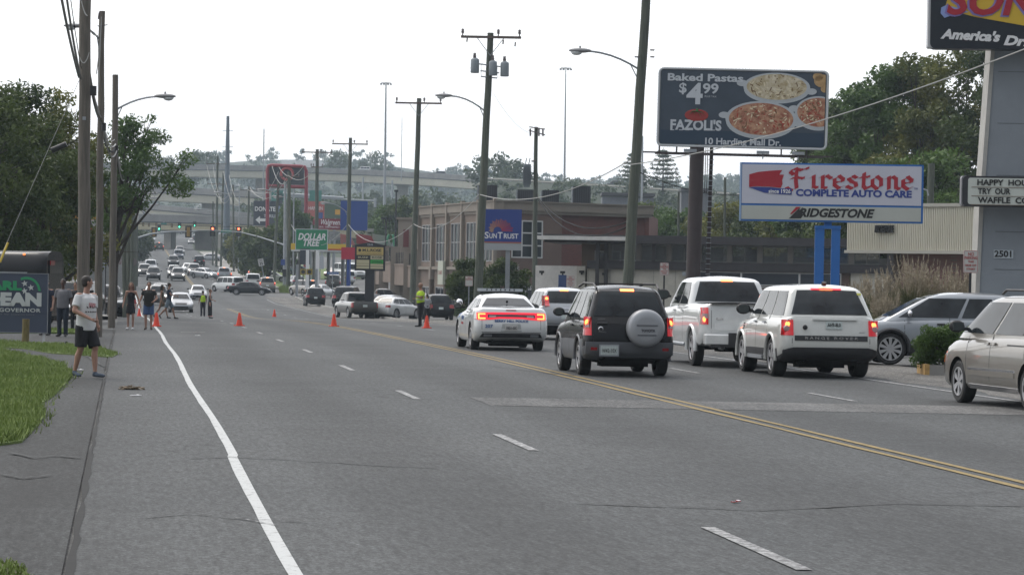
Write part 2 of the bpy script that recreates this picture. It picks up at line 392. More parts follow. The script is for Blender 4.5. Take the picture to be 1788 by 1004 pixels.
for px_, w_ in (([(330, 801), (400, 799), (500, 803), (640, 812), (760, 818)], .05), ([(1005, 880), (1180, 886), (1330, 892), (1560, 880), (1788, 884)], .06), ([(250, 905), (330, 898), (430, 908), (600, 915)], .03), ([(860, 640), (980, 655), (1060, 662)], .06), ([(205, 652), (260, 650), (320, 648)], .05), ([(20, 792), (60, 800), (100, 796), (140, 800)], .07), ([(0, 828), (40, 836), (90, 830)], .05), ([(150, 622), (180, 640), (206, 642)], .05)):
    crack(px_, w_)
for (x0, y0, x1, y1, w_) in ((285, 586, 350, 588, .05), (410, 905, 480, 918, .02)): crack([(x0, y0), (x1, y1)], w_, 'paint_scuff', LINEWF)
for k, pp in enumerate(([(560, 700), (640, 698), (690, 716), (600, 722)], [(930, 800), (1110, 812), (1160, 850), (940, 842)], [(395, 640), (455, 638), (470, 655), (400, 658)])): pass
# kerbs
def kerb(name, c, y0, y1, h=.14, w_=.16):
    ys = [y0]+[y for y in ys_ if y0 < y < y1]+[y1]; b = MB()
    for y in ys:
        for (dc, dz) in ((0, -.02), (0, h), (w_, h), (w_, -.02)): b.v.append(tuple(RD(c+dc, y, dz)))
    for r in range(len(ys)-1):
        for j in range(3): k = r*4+j; b.f.append((k, k+4, k+5, k+1)); b.m.append(0)
    b.f.append((0, 1, 2, 3)); b.m.append(0)
    return tag(b.build(name, CONC), kind='structure')
kerb('kerb', 15.3, 345, 600); kerb('kerb', -.75, 128, 560); kerb('kerb', 17.7, 84, 300)
strip('pavement', mat('pale_pavement', (.25, .24, .22), .9, var=.15, scale=2), -3.2, -.77, 128, 560, .13)
strip('pavement', MATS['pale_pavement'], 15.47, 18.6, 345, 600, .13)
# lawns given by their outline in the picture
def gpatch(name, pix, dz, m, kind='structure', label=None, thick=.0):
    pts = [G(x, y) for x, y in pix]; b = MB(); top = [(p.x, p.y, p.z+dz) for p in pts]; n = len(pts)
    b.add(top, [tuple(range(n))])
    if dz > .015:
        b.add(top+[(p.x, p.y, p.z-.02) for p in pts], [(i, (i+1) % n, (i+1) % n+n, i+n) for i in range(n)])
    bm = bmesh.new(); me0 = b.mesh(name, m); bm.from_mesh(me0); bmesh.ops.remove_doubles(bm, verts=bm.verts, dist=.001)
    bmesh.ops.triangulate(bm, faces=bm.faces); bmesh.ops.recalc_face_normals(bm, faces=bm.faces)
    bm.to_mesh(me0); bm.free(); o = link(name, me0); o['kind'] = kind; return o, pts
def blades(name, pts, n, h, m=GRASSB, seed=1, dz=.02, rag=.0):
    rs = np.random.RandomState(seed); xs = [p.x for p in pts]; ys = [p.y for p in pts]; V = []
    k = len(pts)
    while len(V) < n:
        x = rs.uniform(min(xs), max(xs)); y = rs.uniform(min(ys), max(ys)); ins = False; j = k-1
        for i in range(k):
            if (ys[i] > y) != (ys[j] > y) and x < (xs[j]-xs[i])*(y-ys[i])/(ys[j]-ys[i])+xs[i]: ins = not ins
            j = i
        if not ins and not (rag and rs.rand() < .16 and min((xs[q]+(xs[(q+1) % k]-xs[q])*t_-x)**2+(ys[q]+(ys[(q+1) % k]-ys[q])*t_-y)**2*.3 for q in range(k) for t_ in (0, .25, .5, .75)) < (rag*(1+.6*math.sin(x*9)*math.sin(y*2.3)))**2): continue
        hh = h*rs.uniform(.4, 1.3)*(1+.5*math.sin(x*2.1)*math.sin(y*1.3)); a = rs.uniform(0, 6.28); wv = .006+.004*rs.rand(); z = zg(y)+dz
        dx, dy = math.cos(a)*wv, math.sin(a)*wv; lx, ly = rs.normal(0, .4*hh), rs.normal(0, .4*hh)
        V.append(((x-dx, y-dy, z), (x+dx, y+dy, z), (x+lx+dx*.3, y+ly+dy*.3, z+hh), (x+lx-dx*.3, y+ly-dy*.3, z+hh)))
    o = link(name, quads(name, V, m)); o['kind'] = 'stuff'; return o
lw, pts = gpatch('lawn', [(-60, 790), (0, 777), (38, 772), (62, 748), (80, 725), (72, 706), (96, 690), (118, 668), (128, 655), (112, 641), (60, 625), (0, 612), (-60, 604)], .02, GRASSM)
blades('lawn_grass', pts, 36000, .07, seed=2, dz=.02, rag=.13)
lw, pts = gpatch('verge', [(-60, 594), (0, 598), (60, 601), (120, 604), (170, 608), (206, 619), (196, 624), (150, 621), (90, 617), (40, 609), (-60, 603)], .02, GRASSM)
blades('verge_grass', pts, 10000, .06, seed=3, dz=.015, rag=.12)
lw, pts = gpatch('verge', [(-60, 571), (0, 573), (130, 577), (132, 583), (60, 582), (-60, 581)], .05, GRASSM)
blades('verge_grass', pts, 5000, .07, seed=4, dz=.04)
lw, pts = gpatch('verge', [(-60, 985), (20, 984), (44, 996), (60, 1020), (-60, 1020)], .012, mat('dry_verge_soil', (.05, .05, .025), .95, scale=6, col2=(.09, .085, .05)))
blades('verge_grass', pts, 700, .03, seed=5, dz=.01)
for k, (a, nb) in enumerate(([[(438, 497), (510, 506), (545, 500), (552, 487), (560, 470), (520, 462), (470, 470), (430, 478)], 0], [[(398, 458), (440, 463), (470, 456), (430, 446), (400, 444)], 0], [[(560, 488), (640, 486), (700, 470), (640, 462), (560, 470)], 0], [[(418, 480), (455, 470), (432, 464), (405, 468)], 0])):
    gpatch('verge', a, .09, GRASSM)
lw, pts = gpatch('verge', [(488, 511), (512, 512), (514, 506), (490, 505)], .05, GRASSM); blades('verge_grass', pts, 3500, .5, seed=8)
# small dirt heap and litter near the walker
_g = G(228, 680); b = MB(); rs = random.Random(5)
for i in range(46):
    a = rs.uniform(0, 6.28); r_ = rs.random()**.7*.17; x, y = r_*math.cos(a)*1.1, r_*math.sin(a)*.9
    b.box((x, y, .012+.05*max(0, 1-r_/.17)*rs.uniform(.5, 1.2)), (rs.uniform(.03, .13), rs.uniform(.03, .09), .012), 0 if rs.random() < .6 else 1, rs.uniform(0, 3), rs.uniform(-.4, .4), rs.uniform(-.4, .4))
o = b.build('debris', [mat('debris_brown', (.09, .06, .035), .9, col2=(.2, .15, .09), scale=20), mat('debris_pale', (.25, .22, .18), .9, var=.3, scale=20)]); o.location = _g
tag(o, 'crumpled brown heap of debris lying on the road shoulder', 'debris')
for k, (x, y, m_, lb) in enumerate(((345, 586, WHITEP, 'small scrap of white litter lying by the white edge line'), (138, 646, WHITEP, 'flat white paper scrap lying on the path by the walker'), (237, 691, WHITEP, 'white paper scrap lying just before the debris heap'), (1283, 877, REDL, 'tiny red scrap lying alone on the open road'), (541, 562, BLACKP, 'small dark scrap lying on the road between two cones'))):
    p = G(x, y, .006); b = MB().box((0, 0, .008), (.16 if k < 3 else .06, .07 if k < 3 else .04, .008), 0, .3*k).box((.03, .02, .014), (.04, .03, .008), 0, .9, .2); o = b.build('litter', m_); o.location = p
    tag(o, lb, 'litter')

# ================================================================== FOLIAGE
def leafmat(name, a, b_):
    m = bpy.data.materials.new(name); m.use_nodes = True; t = m.node_tree; b = t.nodes['Principled BSDF']; L = t.links.new
    at = t.nodes.new('ShaderNodeAttribute'); at.attribute_name = 'tint'
    r_ = t.nodes.new('ShaderNodeMix'); r_.data_type = 'RGBA'; r_.inputs[6].default_value = (*a, 1); r_.inputs[7].default_value = (*b_, 1); L(at.outputs['Fac'], r_.inputs[0])
    L(r_.outputs[2], b.inputs['Base Color']); b.inputs['Roughness'].default_value = .55; b.inputs['Specular IOR Level'].default_value = .35
    tr = t.nodes.new('ShaderNodeBsdfTranslucent'); L(r_.outputs[2], tr.inputs['Color']); mx = t.nodes.new('ShaderNodeMixShader'); mx.inputs[0].default_value = .3
    L(b.outputs[0], mx.inputs[1]); L(tr.outputs[0], mx.inputs[2]); L(mx.outputs[0], t.nodes['Material Output'].inputs['Surface'])
    MATS[name] = m; return m
LEAF = leafmat('leaf_dark', (.022, .046, .012), (.10, .135, .03))
LEAFY = leafmat('leaf_yellowing', (.04, .068, .014), (.19, .19, .04))
LEAFP = leafmat('leaf_fresh', (.035, .075, .014), (.10, .17, .035))
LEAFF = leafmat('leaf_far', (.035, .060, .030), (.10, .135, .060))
BARK = mat('bark', (.045, .036, .028), .95, var=.4, scale=6, bump=.5, bscale=18)
def leafcloud(clusters, n, size, rs, flat=.75, squash=.8):
    """clusters: (x,y,z,r); n leaves; returns quads and tints"""
    C = np.array(clusters); wgt = C[:, 3]**2.2; idx = rs.choice(len(C), n, p=wgt/wgt.sum())
    d = rs.normal(size=(n, 3)); d /= np.linalg.norm(d, axis=1)[:, None]; rad = C[idx, 3]*(rs.rand(n)**.45)
    pos = C[idx, :3] + d*rad[:, None]*np.array([1, 1, squash])
    nrm = rs.normal(size=(n, 3)); nrm[:, 2] += flat; nrm /= np.linalg.norm(nrm, axis=1)[:, None]
    a = np.cross(nrm, rs.normal(size=(n, 3))); a /= np.linalg.norm(a, axis=1)[:, None]; b = np.cross(nrm, a)
    s = size*rs.uniform(.6, 1.35, n); a *= s[:, None]; b *= (s*rs.uniform(.35, .6, n))[:, None]
    V = np.stack([pos-a, pos+b*.9-a*.1, pos+a, pos-b*.9+a*.1], 1)
    tone = rs.rand(len(C))[idx]*.6 + rs.rand(n)*.4
    return V, np.repeat(tone[:, None], 3, 1)
def crown_clusters(rs, W, H, n, z0, rmin, rmax, lean=0, D=None, top=1.0, low=.6):
    D = D or W; out = []
    while len(out) < n:
        u = rs.uniform(-1, 1, 3); q = np.linalg.norm(u)
        if q > 1 or q < .35: continue
        if u[2] < 0: k = 1-.35*(1-low)*abs(u[2])
        else: k = 1-(1-top)*u[2]
        x, y = u[0]*W/2*k, u[1]*D/2*k; z = z0+H/2+u[2]*H/2
        out.append((x+lean*(z-z0)/H, y, z, rs.uniform(rmin, rmax)))
    return out
def limbs(b, clusters, rs, z0, rad, base=(0, 0, 0), nb=14, m=0):
    C = sorted(clusters, key=lambda c: rs.rand())[:nb]; base = Vector(base)
    for c in C:
        s = base + Vector((0, 0, z0*rs.uniform(.55, 1.25)))
        e = Vector(c[:3]); mid = s.lerp(e, .5)+Vector((rs.uniform(-.4, .4), rs.uniform(-.4, .4), rs.uniform(-.1, .5)))
        b.tube([s, mid, e], [rad*.45, rad*.26, rad*.08], 5, m, caps=False)
        for _ in range(2):
            e2 = e+Vector(rs.normal(size=3)*c[3]*.9); b.tube([mid.lerp(e, .6), e2], [rad*.12, rad*.04], 4, m, caps=False)
TREE_PROTO = {}
def tree(loc, H, W, label, cat='tree', group=None, leaf=LEAF, n=30000, size=.12, z0=.25, trad=.2, nc=70, rr=(.5, 1.1), seed=1, name='tree', lean=0, top=.8, low=.7, proto=None, rz=0, s=1.0, D=None, nb=16, stems=None):
    root = empty(name, loc, rz, label, cat, group); root.scale = (s, s, s)
    if proto and proto in TREE_PROTO:
        for (nm, me) in TREE_PROTO[proto]: link(nm, me, root)
        return root
    rs = np.random.RandomState(seed); zc = H*z0
    cl = crown_clusters(rs, W, H-zc, nc, zc, *rr, lean=lean, D=D, top=top, low=low)
    b = MB(); 
    for sx in (stems or [0]):
        b.tube([(sx, 0, -.2), (sx*1.1+.05, .05, zc*.5), (sx*1.3+lean*.1, 0, zc*1.15), (sx*1.5+lean*.5, 0, H*.72)], [trad*1.25, trad, trad*.8, trad*.25], 9)
    limbs(b, cl, rs, zc, trad, nb=nb)
    tm = b.mesh('trunk', BARK, 50); V, T = leafcloud(cl, n, size, rs); cm = quads('crown', V, leaf, T)
    link('trunk', tm, root); link('crown', cm, root)
    if proto: TREE_PROTO[proto] = [('trunk', tm), ('crown', cm)]
    return root
def shrub(loc, dims, label, n=9000, size=.05, leaf=LEAF, seed=1, name='hedge_bush', cat='bush', boxy=True, rr=(.12, .22), nc=90, rz=0, group=None):
    root = empty(name, loc, rz, label, cat, group); rs = np.random.RandomState(seed); w_, d_, h_ = dims; cl = []
    for _ in range(nc):
        if boxy: p = (rs.uniform(-w_/2, w_/2), rs.uniform(-d_/2, d_/2), rs.uniform(.08*h_, h_*.93))
        else:
            while True:
                u = rs.uniform(-1, 1, 3)
                if np.linalg.norm(u) < 1: break
            p = (u[0]*w_/2, u[1]*d_/2, h_*.5+u[2]*h_*.47)
        cl.append((*p, rs.uniform(*rr)))
    V, T = leafcloud(cl, n, size, rs); link('foliage', quads('foliage', V, leaf, T), root)
    b = MB()
    for i in range(9): c = cl[i]; b.tube([(c[0]*.3, c[1]*.3, -.05), (c[0]*.6, c[1]*.6, c[2]*.5), c[:3]], [.03, .02, .008], 5)
    b.build('stem', BARK, root); return root
# ================================================================== TREES, HILLS
# left mass of broadleaf trees
def at(px, D, dz=0): p = GX(px, D, dz); return p
tree(at(40, 112), 9.0, 5.2, 'tall dark leafy tree rising behind the campaign sign', n=27000, size=.10, z0=.12, seed=11, nc=110, rr=(.35, .85), stems=[-.5, .35], trad=.16, low=1.0)
tree(at(-30, 105), 8.8, 5.0, 'dark tree cut off by the left edge of the picture', n=21000, size=.10, z0=.12, seed=12, nc=90, rr=(.4, .9), low=1.0)
tree(at(98, 118), 9.2, 4.6, 'leafy tree directly left of the nearest wooden pole', n=20000, size=.10, z0=.14, seed=13, nc=90, rr=(.35, .8), leaf=LEAFY, low=1.0)
tree(at(196, 136), 9.6, 5.4, 'loose airy tree reaching over the left kerb behind the leaning wooden poles', n=10500, size=.10, z0=.40, seed=14, nc=70, rr=(.3, .8), leaf=LEAFP, lean=1.8, top=.7, low=.8, D=4)
tree(at(150, 150), 7.5, 5.0, 'low yellowish tree between the wooden poles and the red shop sign', n=16000, size=.12, z0=.35, seed=15, nc=60, rr=(.5, .9), leaf=LEAFY)
tree(at(60, 150), 8.5, 7.0, 'bushy dark tree hiding the tan apartment block', n=17000, size=.13, z0=.25, seed=16, nc=80, rr=(.6, 1.1), low=1.0)
# right mass behind the tyre-shop sign
for k, (px, D, H, W, lf, lb) in enumerate(((1490, 200, 16.6, 10, LEAF, 'broad dark tree touching the right edge of the food billboard'), (1572, 190, 19.6, 11, LEAFP, 'tallest green tree between the billboard and the drive-in pylon'), (1660, 185, 19.8, 11, LEAFY, 'yellowing tree tucked against the left side of the grey pylon'), (1770, 180, 19.5, 10, LEAF, 'dark tree behind the grey pylon, mostly hidden'), (1420, 215, 10.5, 8, LEAFY, 'lower yellowing tree behind the white and blue tyre sign'), (1458, 205, 15.6, 8, LEAFP, 'green tree filling the gap at the right edge of the food billboard'), (1340, 225, 9.6, 8, LEAF, 'dark tree showing under the middle of the food billboard'), (1275, 235, 9.0, 7, LEAFY, 'small tree just right of the brown billboard column'), (1540, 160, 9.5, 7, LEAF, 'dark understorey tree over the corrugated roof'), (1640, 158, 9.8, 7, LEAFP, 'fresh green tree over the corrugated roof, left of the pylon'))):
    tree(at(px, D), H, W, lb, n=38000 if H > 12 else 20000, size=.17, z0=.1, seed=30+k, nc=110 if H > 12 else 80, rr=(.7, 1.35), leaf=lf, trad=.28, low=1.0, top=.75, group='trees behind the roadside shops')
for k, (px, D, H, W, lf, lb) in enumerate(((1180, 250, 9.0, 8, LEAFP, 'light green rounded tree left of the brown billboard column'), (1120, 262, 9.5, 6, LEAF, 'dark narrow tree behind the right end of the brick building'), (1225, 245, 8.0, 7, LEAFY, 'yellow green tree directly behind the brown billboard column'))):
    tree(at(px, D), H, W, lb, n=16000, size=.2, z0=.15, seed=50+k, nc=60, rr=(.8, 1.3), leaf=lf, trad=.25, low=1.0)
# pavement trees by the bank sign
tree(GX(822, 172, 0), 3.9, 3.0, 'small dense dark tree left of the pole by the blue bank sign', n=14000, size=.10, z0=.2, seed=61, nc=46, rr=(.35, .55), low=1.0, trad=.09)
tree(GX(885, 165, 0), 3.6, 2.7, 'small dense dark tree under the blue bank sign', n=12000, size=.10, z0=.2, seed=62, nc=42, rr=(.35, .55), low=1.0, trad=.09)
# pines on the embankment
def conifer(loc, H, W, label, seed, s=1.0, n=2600):
    root = empty('pine_tree', loc, 0, label, 'pine tree', None); rs = np.random.RandomState(seed); cl = []; b = MB()
    b.tube([(0, 0, -.5), (0, 0, H)], [.25, .04], 6); lv = 9
    for i in range(lv):
        z = H*(.22+.76*i/lv); rr_ = W/2*(1-(i/lv)**1.2)*rs.uniform(.75, 1.1)
        for j in range(7):
            a = 6.28*j/7+rs.rand(); x, y = rr_*math.cos(a), rr_*math.sin(a); b.tube([(0, 0, z), (x, y, z+.25)], [.06, .02], 4, caps=False)
            cl += [(x*.45, y*.45, z+.1, W*.09), (x*.9, y*.9, z+.2, W*.075)]
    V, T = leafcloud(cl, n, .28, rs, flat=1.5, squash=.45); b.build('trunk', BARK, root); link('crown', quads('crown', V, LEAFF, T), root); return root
conifer(P(1103, 348, 620), 10.5, 9, 'dark pine left of the two pines behind the tall lamp pole', 71)
conifer(P(1157, 346, 610), 10.8, 10, 'dark pine standing right of the leaning roadside pole on the embankment', 72)
conifer(P(1112, 335, 600), 6, 8, 'small spreading pine partly behind the leaning roadside pole', 73)
# mid-distance individual trees by the junction
for k, (px, D, H, W, lf, lb) in enumerate(((468, 372, 7.2, 5.5, LEAF, 'dark round tree behind the tilted speed limit sign'), (445, 395, 6.6, 5, LEAF, 'dark tree left of the pair by the speed limit sign'), (512, 410, 10.5, 6, LEAFP, 'tall green tree behind the red framed sign'), (425, 440, 6, 5, LEAFY, 'small olive tree on the verge beside the far kerb'), (410, 500, 5.5, 5, LEAFF, 'small shrub-like tree near the bridge mouth on the right'), (690, 420, 11, 9, LEAFP, 'light green tree above the parking deck'), (715, 400, 12, 8, LEAF, 'dark tree behind the parking deck towers'), (655, 520, 10, 10, LEAFF, 'grey green tree right of the plain blue sign'), (232, 480, 6, 6, LEAF, 'dark tree behind the far left kerb poles'))):
    tree(at(px, D), H, W, lb, n=9000, size=.26, z0=.12, seed=80+k, nc=46, rr=(.8, 1.4), leaf=lf, trad=.2, low=1.0)
# far woods: individuals where they stand out on the skyline, and a mass below them
protos = ('far_a', 'far_b', 'far_c', 'far_d')
rs = np.random.RandomState(99); cnt = 0
def fartree(loc, s, k, lb, g):
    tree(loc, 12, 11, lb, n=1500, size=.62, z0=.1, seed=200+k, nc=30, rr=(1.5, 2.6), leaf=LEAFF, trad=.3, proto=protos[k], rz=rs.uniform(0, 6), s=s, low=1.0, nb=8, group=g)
for i in range(230):                       # slope around and between the bridges
    y = rs.uniform(690, 1060); px = rs.uniform(190, 1280)
    x = (px-CX)/FPX*y
    if 640 < y < 760 and 225 < px < 400: continue
    c = x+.135*y-curve(y)
    if -14 < c < 30: continue
    z = zg(y)-.6
    fartree((x, y, z), rs.uniform(.7, 1.25), i % 4, 'grey green tree in the wooded ground around the highway bridges', 'trees around the highway bridges')
for i in range(80):
    y = rs.uniform(1080, 1900); px = rs.uniform(150, 1500); x = (px-CX)/FPX*y
    c = x+.135*y-curve(y); lift = 9*math.sin(c*.006+y*.004)+6*math.sin(c*.017+1.7)
    fartree((x, y, zg(y)+max(lift, -6)*min(1, (y-1000)/300)-1), rs.uniform(.6, 1.05), i % 4, 'hazy tree on the distant wooded hill', 'trees on the distant hill')
for k, (px, py, D, s, lb) in enumerate(((268, 292, 1010, .75, 'round skyline tree at the left end of the top flyover'), (297, 296, 1010, .6, 'low skyline tree behind the left part of the top flyover'), (338, 300, 1010, 1.15, 'tallest loose skyline tree left of the steel mast'), (362, 296, 1020, .8, 'skyline tree close to the steel mast'), (595, 300, 1040, 1.0, 'domed skyline tree left of the thin pole above the flyover'), (655, 300, 1100, 1.0, 'skyline tree between the tall highway lamp masts'), (862, 320, 700, 1.1, 'bushy tree breaking the skyline beside the grey transformer'), (900, 330, 690, .9, 'tree behind the hanging grey transformer'))):
    p = P(px, py, D); fartree((p.x, p.y, p.z-5*s), s, k % 4, lb, None)
def woods(name, n, yr, xr, size, seed, lift0=0.0, nl=260, Hc=10):
    rs = np.random.RandomState(seed); Vs = []; Ts = []
    for i in range(n):
        y = rs.uniform(*yr); px = rs.uniform(*xr); x = (px-CX)/FPX*y; c = x+.135*y-curve(y)
        if y < 1060 and -14 < c < 30: continue
        lift = (9*math.sin(c*.006+y*.004)+6*math.sin(c*.017+1.7)) if y > 1000 else 0
        z = zg(y)+max(lift, -6)*min(1, max(0, (y-1000)/300)); r_ = rs.uniform(3.2, 5.5)
        cl = [(x+rs.normal(0, r_*.55), y+rs.normal(0, r_*.55), z+Hc*rs.uniform(.15, .95), r_*.42) for _ in range(9)]
        V, T = leafcloud(cl, nl, size, rs, squash=.85); T = T*.6+rs.rand()*.4; Vs.append(V); Ts.append(T)
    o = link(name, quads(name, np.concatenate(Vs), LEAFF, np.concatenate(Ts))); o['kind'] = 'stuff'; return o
woods('far_woods', 520, (1080, 1950), (60, 1560), .95, 5)
woods('bridge_woods', 330, (700, 1060), (150, 1300), .7, 6, nl=300)
# ornamental grasses by the shops on the right
PLUME = mat('plume_grass', (.36, .31, .23), .9, var=.3, scale=8); BLADE = mat('tall_grass_blade', (.07, .10, .035), .8, col2=(.22, .20, .10), scale=2)
def plumegrass(loc, H, label, seed, nbl=1700, npl=56):
    root = empty('ornamental_grass', loc, 0, label, 'ornamental grass', 'plume grasses in front of the tyre shop'); rs = np.random.RandomState(seed); V = []
    for i in range(nbl):
        a = rs.uniform(0, 6.28); r0 = rs.rand()*.35; sp = rs.uniform(.05, .55)*H*.5; h = H*rs.uniform(.35, .8); x0, y0 = r0*math.cos(a), r0*math.sin(a); dx, dy = math.cos(a)*sp, math.sin(a)*sp
        wv = .010; px, py = -math.sin(a)*wv, math.cos(a)*wv; p0 = (x0, y0, 0); p1 = (x0+dx*.35, y0+dy*.35, h*.7); p2 = (x0+dx, y0+dy, h*(1-.25*rs.rand()))
        V.append(((p0[0]-px, p0[1]-py, 0), (p0[0]+px, p0[1]+py, 0), (p1[0]+px, p1[1]+py, p1[2]), (p1[0]-px, p1[1]-py, p1[2])))
        V.append(((p1[0]-px, p1[1]-py, p1[2]), (p1[0]+px, p1[1]+py, p1[2]), (p2[0]+.002, p2[1], p2[2]), (p2[0]-.002, p2[1], p2[2])))
    link('blades', quads('blades', V, BLADE), root); V = []
    for i in range(npl):
        a = rs.uniform(0, 6.28); sp = rs.uniform(.1, .6)*H*.45; h = H*rs.uniform(.75, 1.05); top = Vector((math.cos(a)*sp, math.sin(a)*sp, h)); bas = top*.72; bas.z = h*.74
        for k in range(42):
            t = rs.rand(); c = bas.lerp(top, t); rr_ = .085*math.sin(min(1, t*1.05+.1)*3.1)+.012; q = rs.normal(size=3); q /= np.linalg.norm(q); d = Vector(q)*rr_*rs.uniform(.6, 1.2)+Vector((0, 0, .06)); e = c+d
            wv = Vector(rs.normal(size=3)).normalized()*.010; V.append((c-wv, c+wv, e+wv*.3, e-wv*.3))
        st = Vector((math.cos(a)*.1, math.sin(a)*.1, 0)); s_ = Vector((.004, 0, 0)); V.append((st-s_, st+s_, bas+s_, bas-s_))
    link('plumes', quads('plumes', V, PLUME), root); return root
_w = ('leftmost plume grass clump, beside the dark glass shop front', 'second plume grass clump from the left, behind the white off-roader', 'third plume grass clump, below the beige cladding corner', 'plume grass clump directly behind the silver crossover windscreen', 'tall plume grass clump left of the no parking sign', 'short plume grass clump behind the silver crossover roof', 'plume grass clump touching the foot of the grey pylon', 'low front clump of plume grass by the crossover bonnet')
for k, (px, D, H) in enumerate(((1497, 80, 1.9), (1525, 78, 2.2), (1560, 81, 2.35), (1595, 79, 2.6), (1625, 80, 2.5), (1655, 79, 2.3), (1682, 78, 2.4), (1545, 75, 1.6))):
    plumegrass(GX(px, D, 0), H, _w[k], 300+k)
# hedge block in a concrete planter
_p = G(1648, 655); plr = empty('planter', _p, 0, 'low concrete planter kerb with a yellow painted end holding the clipped bush', 'planter')
box('kerb_block', (.55, .45, .09), (1.75, 1.1, .22), CONC, plr); box('painted_end', (-.36, .45, .10), (.10, 1.12, .24), mat('yellow_kerb_paint', (.45, .28, .10), .8, var=.3, scale=6), plr)
shrub(_p+Vector((.25, .5, .2)), (1.45, .9, .80), 'square clipped green bush in the concrete planter', n=24000, size=.032, leaf=LEAFP, seed=4)
shrub(GX(804, 205, 0), (1.4, .9, .9), 'small yellow green bush beside the silver parked wagon', n=2500, size=.07, leaf=LEAFP, seed=6, boxy=False)
_p = G(1700, 655); _q = empty('bark_bed', _p, 0, None, None)
bpy.data.objects.remove(_q)

# ================================================================== BRIDGES
PARA = mat('bridge_parapet', (.24, .235, .225), .9, var=.25, scale=.15, bump=.1); GIRD = mat('bridge_girder', (.44, .42, .34), .85, var=.12, scale=.1); PIER = mat('bridge_pier', (.34, .31, .27), .9, var=.2, scale=.2)
GIRDY = mat('painted_steel_girder', (.46, .40, .25), .7, var=.1, scale=.2); DECK = mat('bridge_deck', (.12, .12, .12), .9)
def bridge(name, label, line, par, gir, width, gm, piers):
    """line: (px, py_top, D) along the near edge; par, gir heights in metres"""
    root = empty(name, (0, 0, 0), 0, label, 'bridge'); pts = [P(*a) for a in line]
    fine = []
    for a, b_ in zip(pts[:-1], pts[1:]):
        for i in range(6): fine.append(a.lerp(b_, i/6))
    fine.append(pts[-1])
    def run(nm, m, z0, z1, w0, w1):
        b = MB(); vs = []
        for p in fine:
            for (dy, dz) in ((w0, z0), (w0, z1), (w1, z1), (w1, z0)): vs.append((p.x, p.y+dy, p.z+dz))
        n = len(fine); fs = [(i*4+j, i*4+(j+1) % 4, (i+1)*4+(j+1) % 4, (i+1)*4+j) for i in range(n-1) for j in range(4)]+[(3, 2, 1, 0), tuple((n-1)*4+j for j in range(4))]
        b.add(vs, fs); return b.build(nm, m, root)
    run('parapet', PARA, -par, 0, 0, .4); run('parapet', PARA, -par, 0, width-.4, width)
    run('girder', gm, -par-gir, -par-.01, .5, 1.4); run('girder', gm, -par-gir, -par-.01, width-1.4, width-.5); run('deck', DECK, -par-.25, -par+.25, .41, width-.41)
    run('parapet_rail', STEEL, .05, .13, .15, .25)
    for (px, D, wd, dp, zt) in piers:
        g = GX(px, D); zt_ = P(px, zt, D).z; b = MB(); b.box((g.x, D+width/2, (g.z-1+zt_-1.2)/2), (wd, dp, zt_-1.2-g.z+1)); b.box((g.x, D+width/2, zt_-.6), (wd*1.35, width*.8, 1.2)); b.build('pier', PIER, root)
    return root
bridge('flyover', 'highest pale concrete flyover crossing the whole skyline', [(120, 281, 960), (250, 286, 955), (470, 290, 945), (640, 297, 930), (760, 303, 910), (850, 309, 890)], 1.6, 2.4, 11, GIRD, [(450, 950, 3.2, 4, 305), (699, 925, 3.6, 4, 318), (150, 958, 3.2, 4, 303)])
bridge('overpass', 'middle concrete overpass below the top flyover', [(60, 321, 820), (235, 324, 810), (330, 328, 800), (445, 334, 790), (560, 348, 780)], 1.7, 2.3, 11, GIRD, [(358, 800, 3.4, 4, 345), (150, 812, 3.4, 4, 340)])
bridge('overpass', 'lower ramp bridge curving down behind the girder bridge', [(160, 350, 735), (260, 357, 725), (340, 364, 715), (420, 371, 705), (520, 381, 700)], 1.2, 1.6, 9, GIRD, [])
bridge('girder_bridge', 'lowest bridge with beige steel girders right above the road', [(60, 370, 650), (235, 374, 645), (400, 378, 640), (520, 383, 636), (640, 390, 632)], 1.6, 1.75, 16, GIRDY, [(288, 643, 1.6, 10, 393), (352, 643, 5, 1.4, 394), (200, 645, 2, 8, 393), (420, 641, 2, 8, 395)])
# dark abutment under the girder bridge and grassy slope
b = MB(); p0, p1 = GX(236, 690), GX(430, 690); b.box(((p0.x+p1.x)/2+16, 700, p0.z+1.0), (26, 1.0, 5)); tag(b.build('retaining_wall', PIER), 'dark retaining wall in the shade under the girder bridge', 'wall')
